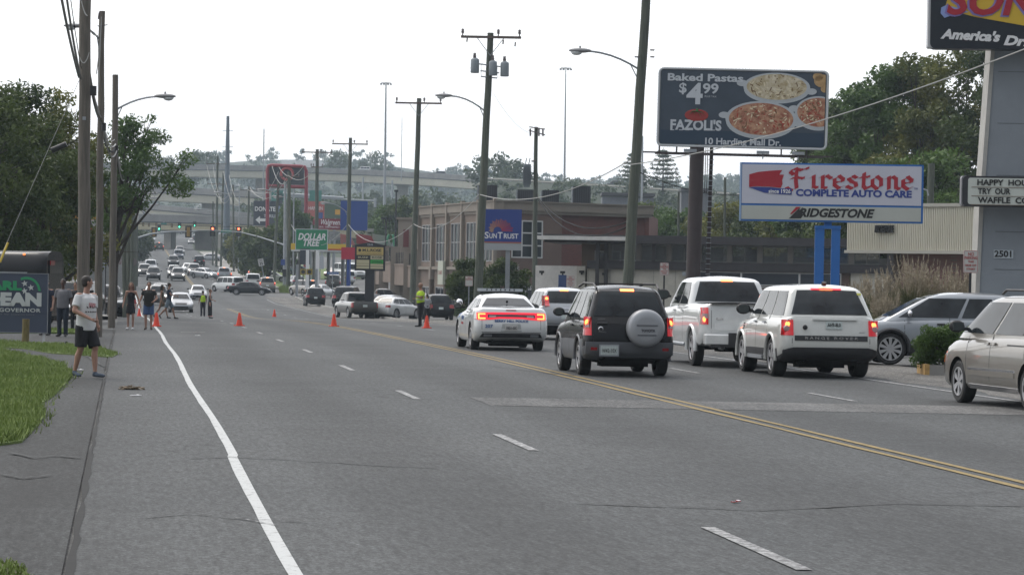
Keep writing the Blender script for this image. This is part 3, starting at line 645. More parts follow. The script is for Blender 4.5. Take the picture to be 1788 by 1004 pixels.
# embankment carrying the highway to the right
def embank():
    b = MB(); prof = []
    xs = list(range(820, 1500, 20)); rows = [(470, .0), (560, .45), (640, .93), (655, 1.0), (690, 1.0), (760, .4)]
    for px in xs:
        z1 = P(px, 309+(px-850)*.062 + max(0, px-1250)*.05, 655).z
        k = min(1, (px-800)/60); X = (px-CX)/FPX*655
        for (D, f) in rows:
            z = zg(D); b.v.append((X*(D/655)**.3, D, z-.5+(z1-z+.5)*f*k))
    n = len(rows); 
    for i in range(len(xs)-1):
        for j in range(n-1): k = i*n+j; b.f.append((k, k+n, k+n+1, k+1)); b.m.append(0)
    tag(b.build('embankment', mat('embankment_grass', (.009, .018, .007), .95, scale=.22, col2=(.026, .040, .014), detail=10), None, 60), kind='structure')
embank()
rs = np.random.RandomState(41); Vs = []; Ts = []
for i in range(150):
    px = rs.uniform(850, 1300); D = rs.uniform(505, 632); z1 = P(px, 309+(px-850)*.062+max(0, px-1250)*.05, 655).z; f = .225+(D-505)/55*.225 if D < 560 else .45+(D-560)/80*.48; X = (px-CX)/FPX*655*(D/655)**.3; z = zg(D)-.5+(z1-zg(D)+.5)*f; r_ = rs.uniform(.8, 2.2)
    V, T = leafcloud([(X+rs.normal(0, r_*.7), D+rs.normal(0, r_*.7), z+r_*rs.uniform(.1, .9), r_*.6) for _ in range(5)], 110, .4, rs); Vs.append(V); Ts.append(T*.5+rs.rand()*.4)
o = link('slope_bushes', quads('slope_bushes', np.concatenate(Vs), LEAFF, np.concatenate(Ts))); o['kind'] = 'stuff'
hw = empty('guard_rail', (0, 0, 0), 0, 'long guard rail and pale road edge along the grassy embankment', 'guard rail'); b = MB(); b2 = MB()
for px in range(850, 1290, 14):
    a = P(px, 312+(px-850)*.062, 640); c = P(px+14, 312+(px+14-850)*.062, 640); b.tube([a, c], .16, 4, caps=False); b2.box((a.x, a.y, a.z-.3), (.15, .15, .8))
    b.tube([a-Vector((0, 0, .75)), c-Vector((0, 0, .75))], .2, 4, caps=False)
b.build('rail', mat('pale_rail', (.4, .37, .33), .7), hw); b2.build('post', STEEL, hw)
# ================================================================== BUILDINGS
def brickmat(name, a, b_, mortar, sx=1.0):
    m = bpy.data.materials.new(name); m.use_nodes = True; t, b = nodes(m); L = t.links.new
    tcn = t.nodes.new('ShaderNodeTexCoord'); sp = t.nodes.new('ShaderNodeSeparateXYZ'); L(tcn.outputs['Object'], sp.inputs[0])
    ad = t.nodes.new('ShaderNodeMath'); ad.operation = 'ADD'; L(sp.outputs[0], ad.inputs[0]); L(sp.outputs[1], ad.inputs[1])
    cb = t.nodes.new('ShaderNodeCombineXYZ'); L(ad.outputs[0], cb.inputs[0]); L(sp.outputs[2], cb.inputs[1])
    br = t.nodes.new('ShaderNodeTexBrick'); br.inputs['Scale'].default_value = 1; br.inputs['Brick Width'].default_value = .22; br.inputs['Row Height'].default_value = .075; br.inputs['Mortar Size'].default_value = .006
    br.inputs['Color1'].default_value = (*a, 1); br.inputs['Color2'].default_value = (*b_, 1); br.inputs['Mortar'].default_value = (*mortar, 1); L(cb.outputs[0], br.inputs['Vector'])
    n = t.nodes.new('ShaderNodeTexNoise'); n.inputs['Scale'].default_value = .7; n.inputs['Detail'].default_value = 6; L(tcn.outputs['Object'], n.inputs['Vector'])
    mx = t.nodes.new('ShaderNodeMix'); mx.data_type = 'RGBA'; mx.blend_type = 'MULTIPLY'; mx.inputs[0].default_value = .5; L(br.outputs[0], mx.inputs[6]); L(n.outputs['Fac'], mx.inputs[7])
    L(mx.outputs[2], b.inputs['Base Color']); b.inputs['Roughness'].default_value = .9; MATS[name] = m; return m
BRICK = brickmat('red_brick', (.20, .06, .045), (.15, .045, .035), (.16, .12, .10)); STONE = brickmat('stacked_stone', (.16, .12, .09), (.10, .075, .06), (.05, .045, .04))
STUC = mat('taupe_stucco', (.20, .155, .125), .9, var=.1, scale=.5); STUC2 = mat('grey_beige_stucco', (.235, .205, .17), .9, var=.1, scale=.5); BROWNST = mat('brown_stucco', (.155, .105, .085), .9, var=.1, scale=.5)
FRAMEW = mat('white_window_frame', (.55, .55, .54), .5); WGL = mat('window_glass', (.03, .035, .045), .05, spec=.8, coat=.5); ROOFD = mat('dark_roof_edge', (.045, .042, .045), .6, var=.15)
class Wall:   # a local frame along a wall: u metres along, v up, n outward
    def __init__(s, p0, p1):
        s.o = Vector((p0.x, p0.y, 0)); d = Vector((p1.x-p0.x, p1.y-p0.y, 0)); s.len = d.length; s.u = d.normalized(); s.n = Vector((s.u.y, -s.u.x, 0)); s.rz = math.atan2(s.u.y, s.u.x)
    def at(s, u, v, n=0): q = s.o+s.u*u+s.n*n; q.z = v; return q
    def box(s, b, u0, u1, v0, v1, n0, n1, m=0): return b.box(s.at((u0+u1)/2, (v0+v1)/2, (n0+n1)/2), (u1-u0, n1-n0, v1-v0), m, s.rz)
def window(parent, W, u0, u1, v0, v1, nx=1, nz=1, fm=None, fw=.07, gm=None, n0=-.03):
    fm = fm or FRAMEW; gm = gm or WGL; b = MB()
    for (a, c, d, e) in ((u0, u1, v0, v0+fw), (u0, u1, v1-fw, v1), (u0, u0+fw, v0+fw, v1-fw), (u1-fw, u1, v0+fw, v1-fw)): W.box(b, a, c, d, e, n0, n0+.07)
    for i in range(1, nx): x = u0+(u1-u0)*i/nx; W.box(b, x-fw/2, x+fw/2, v0+fw, v1-fw, n0, n0+.062)
    for i in range(1, nz): z = v0+(v1-v0)*i/nz; W.box(b, u0+fw, u1-fw, z-fw/2, z+fw/2, n0, n0+.058)
    f = b.build('window', fm, parent); g = MB(); W.box(g, u0+.01, u1-.01, v0+.01, v1-.01, n0-.005, n0+.02); g.build('pane', gm, f); return f
# --- two-storey brick and stucco office building
PC = P(868, 352, 215); ZT = PC.z; PL = GX(732, 240); PR = P(1134, 358, 223); gz = zg(215)
root = empty('office_building', (0, 0, 0), 0, 'two storey taupe and red brick building behind the blue bank sign', 'building')
WL = Wall(PL, PC); WR = Wall(PC, PR)
def wall_with_openings(W, zb, zt, ops, m, name, parent, depth=.35, inset=True):
    """solid wall made of boxes round rectangular openings (u0,u1,v0,v1), in columns"""
    b = MB(); us = sorted(set([0, W.len]+[o_[0] for o_ in ops]+[o_[1] for o_ in ops]))
    for a, c in zip(us[:-1], us[1:]):
        cut = sorted([(o_[2], o_[3]) for o_ in ops if o_[0] <= a+.001 and o_[1] >= c-.001]); z = zb
        for (v0, v1) in cut:
            if v0 > z+.01: W.box(b, a, c, z, v0, -depth, 0)
            z = v1
        if zt > z+.01: W.box(b, a, c, z, zt, -depth, 0)
    return b.build(name, m, parent)
zm = ZT-5.05                                       # first floor line
ops = []; nb = 5; bw = WL.len/nb
for i in range(nb):
    for k in range(3): u = i*bw+.95+(bw-1.5)*k/3; ops.append((u, u+(bw-1.5)/3-.18, zm+.55, ZT-1.45))
    ops.append((i*bw+.9, i*bw+bw-.7, gz+.1, zm-1.5))
wall_with_openings(WL, gz-.5, ZT-.6, ops, STUC, 'wall', root)
for o_ in ops: window(root, WL, o_[0], o_[1], o_[2], o_[3], 2 if o_[1]-o_[0] > 2 else 1, 2, fm=mat('grey_window_frame', (.30, .30, .30), .5))
ops = [(1.6, 4.6, zm+.2-.6, ZT-1.5)]; k5 = WR.len*.42
WRa = Wall(PC, PC.lerp(PR, .42)); WRb = Wall(PC.lerp(PR, .42)+WR.n*-.25, PR+WR.n*-.25)
u0 = (P(906, 0, 216).x-PC.x); ops = [(u0, u0+2.85, ZT-4.2, ZT-1.35), (u0+.5, u0+2.2, gz+.2, gz+2.4)]
wall_with_openings(WRa, gz-.5, ZT-.6, ops, BROWNST, 'wall', root); window(root, WRa, *ops[0], 3, 3, fw=.10); window(root, WRa, *ops[1], 2, 1)
wall_with_openings(WRb, gz-.5, ZT-.6, [], BRICK, 'wall', root)
for W in (WL, WR):
    b = MB(); W.box(b, -.25, W.len+.25, ZT-.62, ZT, -.5, .22, 0); W.box(b, -.3, W.len+.3, ZT+.003, ZT+.1, -.5, .32, 0); W.box(b, -.22, W.len+.22, ZT-.85, ZT-.62, -.45, .1, 0); b.build('cornice', STUC2, root)
b = MB(); q = [WL.at(0, ZT-.4, -.4), WL.at(WL.len, ZT-.4, -.4), WR.at(WR.len, ZT-.4, -.4), WR.at(WR.len, ZT-.4, -18), WL.at(0, ZT-.4, -18)]; b.add(q, [(0, 1, 2, 3, 4)]); b.build('roof', ROOFD, root)
for i in range(nb+1):
    u = i*bw-.02 if i else .1; b = MB(); WL.box(b, u-.24, u+.24, zm+.1, ZT+.25, .02, .28); b.build('pilaster', STUC2, root)
    b = MB(); WL.box(b, u-.26, u+.26, gz-.5, zm-.9, .02, .30, 0); b.build('stone_pier', STONE, root)
    b = MB(); WL.box(b, u-.30, u+.30, zm-.9, zm+.1, .02, .34, 0); b.build('pilaster_cap', STUC2, root)
    if i < nb: b = MB(); WL.box(b, u+.34, u+bw-.34, zm-.1, zm+.15, .01, .25); b.build('ledge', STUC2, root)
W2 = Wall(PR, PR+Vector((1.5, 16, 0))); wall_with_openings(W2, gz-.5, ZT-.6, [], BRICK, 'wall', root)
for (u, v, lb) in ((2.0*bw-1.5, zm-1.3, 'narrow pale box sign on the left wall'), (3.15*bw, zm-1.55, 'greenish box sign nearest the building corner')):
    b = MB(); WL.box(b, u, u+1.8, v, v+1.9, .3, .5); o = b.build('box_sign', mat('box_sign_face', (.42, .44, .36), .5, var=.08, scale=2), root)
    t_ = text('GRILL\nOPEN' if v < zm-1.4 else 'CAFE', .42, mat('sign_red_faint', (.35, .12, .10), .6), o, WL.at(u+.9, v+.95, .52), rot=(R(90), 0, WL.rz), fit=1.3)
text('cricket', .5, mat('sign_grey_letters', (.4, .4, .4), .5), root, WRa.at(1.1, gz+3.7, .05), rot=(R(90), 0, WRa.rz), fit=2.0, bold=.01)
b = MB(); WRa.box(b, .9, 1.8, gz+1.6, gz+2.5, .02, .12); b.build('window_poster', mat('green_poster', (.02, .25, .07), .6), root)
text('103', .34, WHITEP, root, WRa.at(u0+1.6, gz+2.15, .08), rot=(R(90), 0, WRa.rz), bold=.008)
# rooftop air-conditioning units
ACD = mat('dark_louvre', (.035, .037, .042), .7)
for k, (x0, x1, y0, y1, D, lb) in enumerate(((836, 868, 323, 351, 222, 'leftmost dark rooftop cooling unit on the brick building'), (904, 932, 331, 352, 224, 'dark rooftop cooling unit left of the thin utility pole'), (947, 976, 332, 353, 226, 'dark rooftop cooling unit right of the thin utility pole'), (1001, 1031, 325, 354, 226, 'rightmost dark rooftop cooling unit on the brick building'))):
    a = P(x0, y0, D); c = P(x1, y1, D); r_ = empty('rooftop_unit', (a.x, D, ZT-.4), 0, lb, 'air conditioner', 'cooling units on the brick building roof'); w_ = c.x-a.x; h_ = a.z-(ZT-.4)
    box('casing', (w_/2, .8, .25+(h_-.25)/2), (w_, 1.5, h_-.25), ACD, r_); b = MB()
    for i in range(8): b.box((w_*(i+.5)/8, .035, .25+(h_-.25)/2), (.03, .05, h_-.4))
    b.build('louvre', mat('louvre_grey', (.07, .07, .08), .6), r_); box('base_rail', (w_/2, .8, .12), (w_*1.05, 1.6, .24), STEEL, r_); box('side_coil', (-.06, .8, h_/2+.1), (.12, 1.4, h_-.3), STEEL, r_)
# --- parking deck with columns left of it
root = empty('parking_deck', (0, 0, 0), 0, 'taupe concrete parking deck with square columns and railings beside the offices', 'building')
cols = [(676, 262), (693, 254), (722, 246)]
zt_ = [P(667, 432, 268).z, P(693, 432, 256).z, P(715, 436, 248).z]
cp = [(658, 275, 440), (671, 266, 432), (691, 257, 433), (714, 248, 436), (735, 240, 438)]
tops = []
for (px, D, py) in cp:
    t_ = P(px, py, D); g = GX(px, D); tops.append(t_); b = MB().box((t_.x, D, (t_.z+g.z-.5)/2), (.85, .85, t_.z-g.z+.5)).box((t_.x, D, t_.z+.06), (.97, .97, .12)); b.build('column', STUC2, root)
for a, c in zip(tops[:-1], tops[1:]):
    W = Wall(a, c); z = min(a.z, c.z); b = MB(); W.box(b, .45, W.len-.45, z-3.1, z-1.35, -.15, .15); W.box(b, .45, W.len-.45, z-1.35, z-1.22, -.22, .22); b.build('spandrel', STUC, root); b = MB()
    for k in range(5): W.box(b, .5, W.len-.5, z-1.2+k*.22, z-1.17+k*.22, -.02, .02)
    for k in range(8): u = .5+(W.len-1)*k/7; W.box(b, u-.025, u+.025, z-1.2, z-.2, -.03, .03)
    b.build('railing', BLACK, root)
b = MB(); W = Wall(tops[0], tops[-1]); W.box(b, 0, W.len, tops[2].z-3.0, tops[2].z-2.6, -14, -.3); b.build('deck_slab', CONC, root)
# small tower with a red panel at the deck's end
r_ = empty('stair_tower', GX(712, 262), 0, 'pale stuccoed tower with a dark red panel above the parking deck', 'building'); zt0 = P(712, 384, 262).z-zg(262)
box('tower', (0, 0, zt0/2), (1.9, 1.9, zt0), STUC2, r_); box('cornice', (0, 0, zt0+.1), (2.2, 2.2, .2), STUC2, r_); box('panel', (-.2, -.99, zt0-1.7), (.5, .06, 1.6), mat('dark_red_panel', (.12, .03, .03), .6), r_)

# --- dark roofed glass-fronted building on the slope
A = P(1020, 410, 150); B_ = P(1490, 423, 146); zr = A.z
root = empty('glass_fronted_building', (0, 0, 0), 0, 'low building with a flat dark roof, glass upper band and concrete base', 'building'); W = Wall(Vector((A.x, 150, 0)), Vector((P(1600, 0, 148).x, 148, 0))); gz = zg(150)
zl = P(1050, 455, 150).z; zl2 = P(1050, 462, 150).z
b = MB(); W.box(b, -2.0, W.len, zr-.42, zr, -9, .9, 0); b.build('roof', ROOFD, root)
b = MB(); W.box(b, -2.3, 2.6, zr-.30, zr-.10, -5, 1.6, 0); b.build('canopy', mat('pale_canopy', (.6, .59, .56), .7, var=.1), root)
b = MB(); W.box(b, .2, W.len, zl2-.22, zl, -.35, .25, 0); b.build('band', ROOFD, root)
wb = MB(); W.box(wb, 0.2, 6.2, gz-.6, zl2-.22, -.35, 0); wl_ = wb.build('wall', mat('cream_block_wall', (.50, .475, .41), .9, var=.14, scale=1.2), root)
wb = MB(); W.box(wb, 13.9, W.len, gz-.6, zl2-.22, -.35, 0); W.box(wb, 6.2, 13.9, gz-.6, gz+.08, -.35, 0); wb.build('wall', MATS['cream_block_wall'], root)
for k in range(5): b = MB(); W.box(b, .25+k*1.14, .25+k*1.14+.02, gz-.5, zl2-.25, .001, .012); b.build('joint', mat('joint_grey', (.25, .24, .21), .9), root)
b = MB(); W.box(b, .25, 6.1, gz+1.0, gz+1.02, .002, .013); b.build('joint', MATS['joint_grey'], root)
b = MB(); W.box(b, .0, 4.6, zr-.42-1.15, zl, -4.2, -4.0, 0)
DG = mat('dark_blue_glazing', (.02, .028, .04), .12, spec=.6, coat=.4)
xx = [6.4-.8, 7.6, 11.4, 14.2, 16.0]
u = [W.u.dot(P(px, 0, 149).xy.to_3d()-W.o) for px in (1228, 1303, 1405, 1478)]
for a, c in zip(u[:-1], u[1:]):
    window(root, W, a, c, zl2-.95, zl2-.26, 1, 1, fw=.05, gm=DG, n0=.02); window(root, W, a, c, gz+.1, zl2-1.0, 1, 1, fw=.05, gm=BROWNST, n0=.02)
b = MB(); W.box(b, 6.25, 13.85, gz+.1, zl2-.22, -.30, -.05); b.build('wall', BROWNST, root)
# upper glass band: panes between columns, seen through to a pale interior wall
PGL = mat('clear_pane', (.12, .14, .15), .03, spec=.8, coat=.5)
nodes(PGL)[1].inputs['Alpha'].default_value = .45
n_ = 9; ul = 1.3; uw = (W.len-2.8)/n_
for k in range(n_):
    window(root, W, ul+k*uw+.12, ul+(k+1)*uw-.12, zl+.02, zr-.44, 2 if k % 3 else 1, 1, fw=.045, gm=PGL, fm=mat('grey_frame', (.22, .22, .21), .5), n0=-.3)
    b = MB(); W.box(b, ul+k*uw-.12, ul+k*uw+.12, zl, zr-.42, -.5, -.1); b.build('column', mat('brown_grey_column', (.24, .22, .20), .8), root)
b = MB(); W.box(b, 2.0, W.len, zl, zl+.42, -6.5, -6.3); W.box(b, 3.0, 4.4, zl+.42, zr-.5, -6.6, -6.4); b.build('inner_wall', mat('pale_inner_wall', (.42, .42, .4), .8, var=.2, scale=.8), root)
b = MB(); 
for k in range(7): W.box(b, 2.5+k*1.9, 3.3+k*1.9, zl+.02, zl+rs.uniform(.5, .9), -5.2, -4.4)
b.build('counter', mat('office_things', (.28, .32, .34), .6, var=.4, scale=1), root)
# entrance block at its left end
g0 = P(1000, 480, 152); 
b = MB(); W.box(b, -2.6, -.4, gz+1.1, zl2-.1, -.9, -.6); b.build('parapet_panel', mat('white_panel', (.68, .66, .62), .8, var=.1), root)
for (u_, m_, v1) in ((-.35, 'cream_block_wall', zl2-.1),): b = MB(); W.box(b, u_, u_+.45, gz-.5, v1, -.9, .05); b.build('pillar', MATS[m_], root)
b = MB(); W.box(b, .66, .86, gz-.5, zr-.42, .3, .5); W.box(b, 3.6, 3.8, zl, zr-.42, .3, .5); W.box(b, 1.1, 1.3, gz-.5, zr-.42, .1, .3); b.build('post', ROOFD, root)
W3 = Wall(W.at(-.3, 0, -2), W.at(2.2, 0, -2)); b = MB(); W3.box(b, 0, 2.5, gz-.5, zr-.45, -.2, 0); b.build('wall', STUC, root); window(root, W3, .7, 2.1, gz+1.6, zr-.8, 2, 1, n0=.01)
for (u_, v_) in ((-2.3, zl2-.5), (-1.2, zl2-.5), (-.2, zl2-.45), (1.0, zl2-.55), (2.4, zl2-.5)):
    b = MB(); W.box(b, u_, u_+.24, v_, v_+.12, .06, .3); W.box(b, u_+.08, u_+.16, v_-.10, v_, .06, .16); b.build('floodlight', BLACK, root)
b = MB(); W.box(b, 4.9+.3, 5.5+.3, zl2-.62+.1, zl2-.5+.2, .2, .35); b.build('floodlight', STEEL, root)
tag(box('letter_box', P(982, 492, 148), (.42, .4, .7), mat('blue_box', (.03, .06, .16), .5)), 'blue letter box by the cream entrance pillar', 'mailbox')

# --- tyre shop with corrugated cladding
D0 = 122; a = P(1480, 362, D0); c = P(1716, 357, D0-4); zlo = P(1480, 437, D0).z; gz = zg(D0)
root = empty('tyre_shop', (0, 0, 0), 0, 'brick shop with beige corrugated cladding between the tyre sign and grey pylon', 'building'); W = Wall(Vector((a.x, D0, 0)), Vector((P(1790, 0, D0-6).x, D0-6, 0)))
b = MB(); nr = 96
for i in range(nr):
    u0_ = W.len*i/nr; du = W.len/nr; q = [W.at(u0_, 0), W.at(u0_+du*.45, 0), W.at(u0_+du*.5, 0, .05), W.at(u0_+du*.95, 0, .05), W.at(u0_+du, 0, 0)]
    for p, p2 in zip(q[:-1], q[1:]): b.add([(p.x, p.y, zlo), (p2.x, p2.y, zlo), (p2.x, p2.y, a.z), (p.x, p.y, a.z)], [(0, 1, 2, 3)])
cl = b.build('cladding', mat('beige_cladding', (.60, .57, .46), .6, var=.07, scale=.6, col2=(.68, .65, .55)), root); cl['kind'] = 'stuff'
b = MB(); W.box(b, -.05, W.len, a.z, a.z+.14, -.3, .12); W.box(b, -.05, W.len, zlo-.12, zlo, -.3, .12); b.build('trim', mat('pale_trim', (.45, .43, .37), .6), root)
b = MB(); W.box(b, 0.02, W.len, zlo, a.z, -6, -.02); b.build('upper_body', MATS['beige_cladding'], root)
uu = 2.1; b = MB(); W.box(b, uu, W.len, gz-.5, zlo-.12, -1.6, -1.0); b.build('wall', brickmat('dull_brick', (.30, .17, .145), (.24, .135, .12), (.24, .19, .16)), root)
b = MB(); W.box(b, uu-.3, uu, gz-.5, zlo-.12, -1.6, -.9); b.build('corner_pier', STONE, root)
b = MB(); W.box(b, 0.0, uu-.3, gz+1.4, zlo-.12, -3.0, -2.9); b.build('wall', ROOFD, root); b = MB(); W.box(b, -.3, uu-.3, gz-.5, gz+1.5, -1.6, -1.2); b.build('low_wall', CONC, root)
lt = text('BRIDGESTONE', .42, BLACKP, root, W.at(W.u.dot(P(1601, 0, D0).xy.to_3d()-W.o), P(1601, 402, D0-1).z, .14), rot=(R(90), 0, W.rz), bold=.012, shear=.3, depth=.12, fit=.95, name='raised_lettering'); 
# --- tan apartment block behind the left trees
root = empty('apartment_block', (0, 0, 0), 0, 'tan brick block half hidden behind the left trees', 'building'); D = 165; a = P(-40, 268, D); c = P(150, 268, D+3); W = Wall(Vector((a.x, D, 0)), Vector((c.x, D+3, 0))); gz = zg(D)
ops = [(.6+k*1.5, 1.4+k*1.5, gz+v, gz+v+1.1) for k in range(4) for v in (1.2, 3.6, 5.8)]
wall_with_openings(W, gz-.4, a.z, ops, mat('tan_brick', (.30, .17, .09), .9, var=.15, scale=.7), 'wall', root)
for o_ in ops: window(root, W, *o_, 2, 2, fw=.05)
b = MB(); W.box(b, -.2, W.len+.2, a.z+.001, a.z+.25, -6, .2); b.build('roof', ROOFD, root)
# --- grey low building on the embankment and rooftops in the distance
for k, (x0, x1, y0, y1, D, col, lb) in enumerate(((1052, 1142, 338, 352, 470, (.16, .17, .19), 'long grey low roofed building beyond the brick building'), (640, 700, 401, 425, 420, (.40, .39, .36), 'low pale building with a flat roof beyond the plain blue sign'), (1190, 1240, 330, 352, 520, (.12, .12, .13), 'small dark hut on the embankment behind the billboard column'), (140, 203, 405, 430, 330, (.18, .18, .17), 'grey low shop behind the left poles'))):
    a = P(x0, y0, D); c = P(x1, y0, D); g = zg(D); h_ = a.z-g; r_ = empty('low_building', ((a.x+c.x)/2, D+4, g-.3), 0, lb, 'building'); w_ = c.x-a.x
    box('wall', (0, 0, h_/2-.3), (w_, 8, h_-.6+.6), mat('lowb%d' % k, col, .9, var=.1), r_); box('roof', (0, -.3, h_+.2), (w_*1.04, 9, .5), ROOFD if k != 1 else CONC, r_)
    b = MB()
    for i in range(6): b.box((-w_/2+w_*(i+.5)/6, -4.03, h_*.62), (w_*.1, .08, h_*.25))
    b.build('window_band', WGL, r_)
# fuel canopy behind the green sign
YEL = mat('canopy_yellow', (.62, .42, .03), .5); a = P(508, 425, 330); c = P(608, 429, 330); r_ = empty('fuel_canopy', (a.x, 330, 0), 0, 'yellow and red edged filling station canopy behind the green sign', 'canopy'); w_ = c.x-a.x
box('fascia', (w_/2, 4, a.z-.35), (w_, 8, .72), YEL, r_); box('red_band', (w_/2+.3, -.04, a.z-.62), (w_*.86, .06, .13), mat('canopy_red', (.5, .03, .02), .5), r_); box('soffit', (w_/2, 4, a.z-.8), (w_*.99, 7.9, .16), WHITEP, r_)
for i in range(4): box('column', (.8+i*(w_-1.6)/3, 3, (a.z-.9+zg(330)-.3)/2), (.3, .3, a.z-.9-zg(330)+.3), mat('canopy_column', (.12, .12, .11), .7), r_)
for (x0, x1, y0, D, nm, lb, cc) in ((700, 722, 431, 300, 'awning', 'yellow canopy edge showing past the parking deck columns', YEL),):
    a = P(x0, y0, D); c = P(x1, y0, D); r_ = empty(nm, (a.x, D, a.z), 0, lb, 'canopy'); box('fascia', (.8, 1, -.15), (c.x-a.x+1, 2, .3), cc, r_); box('post', (.5, 1, -(a.z-zg(D))/2-.2), (.15, .15, a.z-zg(D)-.1), STEEL, r_)
r_ = empty('striped_canopy', (0, 0, 0), 0, 'pink, grey and green slanted awning roof behind the tenant sign', 'canopy')
for (x0, x1, cc) in ((594, 612, (.55, .22, .22)), (622, 648, (.42, .06, .07)), (650, 676, (.36, .42, .38))):
    a = P(x0, 408, 345); c = P(x1, 412, 345); b = MB().add([a, c, c+Vector((.6, 1, -1.2)), a+Vector((-.0, 1, -1.2)), a+Vector((0, .1, 0)), c+Vector((0, .1, 0)), c+Vector((.6, 1.1, -1.2)), a+Vector((0, 1.1, -1.2))], [(0, 1, 2, 3), (7, 6, 5, 4), (0, 4, 5, 1), (3, 2, 6, 7), (1, 5, 6, 2), (0, 3, 7, 4)]); b.build('awning', mat('awn%d' % x0, cc, .7), r_)
a = P(676, 409, 344); b = MB(); b.tube([P(672, 432, 344), P(679, 410, 344), P(686, 410, 344), P(689, 432, 344)], .14, 6); b.build('green_frame', mat('green_frame', (.03, .22, .10), .5), r_)
for x in (600, 640, 684): g = GX(x, 345.5); t_ = P(x, 425, 345.5); box('post', (g.x, 345.5, (g.z+t_.z)/2), (.2, .2, t_.z-g.z+.2), STEEL, r_)

# ================================================================== SIGNS
def sign_root(name, px, D, label, cat='sign', rz=0.0, z=None, dx=0): 
    g = GX(px, D); return empty(name, (g.x+dx, D, 0 if z is None else z), rz, label, cat)
def rel(root, p): return root.matrix_world.inverted()@p if False else Vector((p.x-root.location.x, p.y-root.location.y, p.z-root.location.z))
# food billboard
D = 115; a = P(1152, 122, D); c = P(1441, 255, D); W_ = c.x-a.x+.05; H_ = P(1296, 122.5, D).z-P(1296, 257.5, D).z; cx = (a.x+c.x)/2; cz = (P(1296, 122.5, D).z+P(1296, 257.5, D).z)/2
root = empty('billboard', (cx, D, cz), R(-7), 'large food advertising billboard on one thick dark column', 'billboard'); root.rotation_euler = (0, R(.75), R(-7))
b = MB(); b.prism(rrect(-W_/2, -H_/2, W_/2, H_/2, .16), 0, .35); b.build('panel', mat('billboard_casing', (.10, .12, .125), .6), root)
b = MB(); rr0 = rrect(-W_/2, -H_/2, W_/2, H_/2, .18); b.tube([(x, -.02, z) for x, z in rr0+[rr0[0]]], .05, 6, caps=False); b.build('edge_frame', mat('pale_frame', (.5, .52, .53), .4), root)
b = MB(); b.prism(rrect(-W_/2+.08, -H_/2+.06, W_/2-.08, H_/2-.06, .12), -.03, -.005); b.build('printed_face', mat('poster_slate', (.045, .062, .085), .75, var=.12, scale=1), root)
b = MB().box((0, -.036, -H_/2+.36), (W_-.2, .008, .55)); b.build('address_band', mat('poster_navy', (.018, .04, .07), .7), root)
PR_ = mat('poster_pale', (.50, .53, .56), .7)
sx = W_/289.0
def bb(px, py): return ((px-1296.5)*sx, (189-(py-(px-1296.5)*.018))*sx)
def btext(s, px, py, wpx, size, **k):
    x, z = bb(px, py); return text(s, size, k.pop('m', PR_), root, (x, -.05, z), fit=wpx*sx, **k)
btext('Baked Pastas', 1231, 137, 130, .40, bold=.012); btext('$', 1193, 155, 13, .55, bold=.012); btext('4', 1214, 166, 28, 1.15, bold=.035); btext('99', 1241, 156, 27, .55, bold=.014); btext('PLUS TAX', 1241, 169, 20, .1)
btext("FAZOLI'S", 1217, 219, 88, .55, bold=.02); btext('10 Harding Mall Dr.', 1298, 247, 130, .36, bold=.010)
# serif feet under the shop name
b = MB()
for px in (1177, 1192, 1203, 1247, 1235): x, z = bb(px, 226.5); b.box((x, -.052, z), (.16, .006, .03))
b.build('letter_serif', PR_, root)
x, z = bb(1218, 201); b = MB(); b.ell((x, -.05, z), (.48, .012, .25), 20, 8); b.build('tomato_print', mat('tomato_red', (.30, .03, .025), .7), root); b = MB()
for aa, ll in ((-150, .36), (-120, .22), (-60, .34), (-30, .4), (80, .16), (200, .25)): b.tube([(x, -.068, z+.16), (x+math.cos(R(aa))*ll*.6, -.07, z+.2+math.sin(R(aa))*ll*.3), (x+math.cos(R(aa))*ll, -.068, z+.16+math.sin(R(aa))*ll*.8)], [.06, .05, .01], 5, flat=.2)
b.build('tomato_leaf', mat('tomato_green', (.06, .16, .05), .7), root)
DISH = mat('dish_print', (.42, .45, .47), .7, var=.05); PAS1 = mat('pasta_cream', (.30, .22, .09), .8, scale=4.5, col2=(.66, .60, .46), detail=10); PAS2 = mat('pasta_red', (.20, .025, .015), .8, scale=4.5, col2=(.55, .34, .20), detail=10)
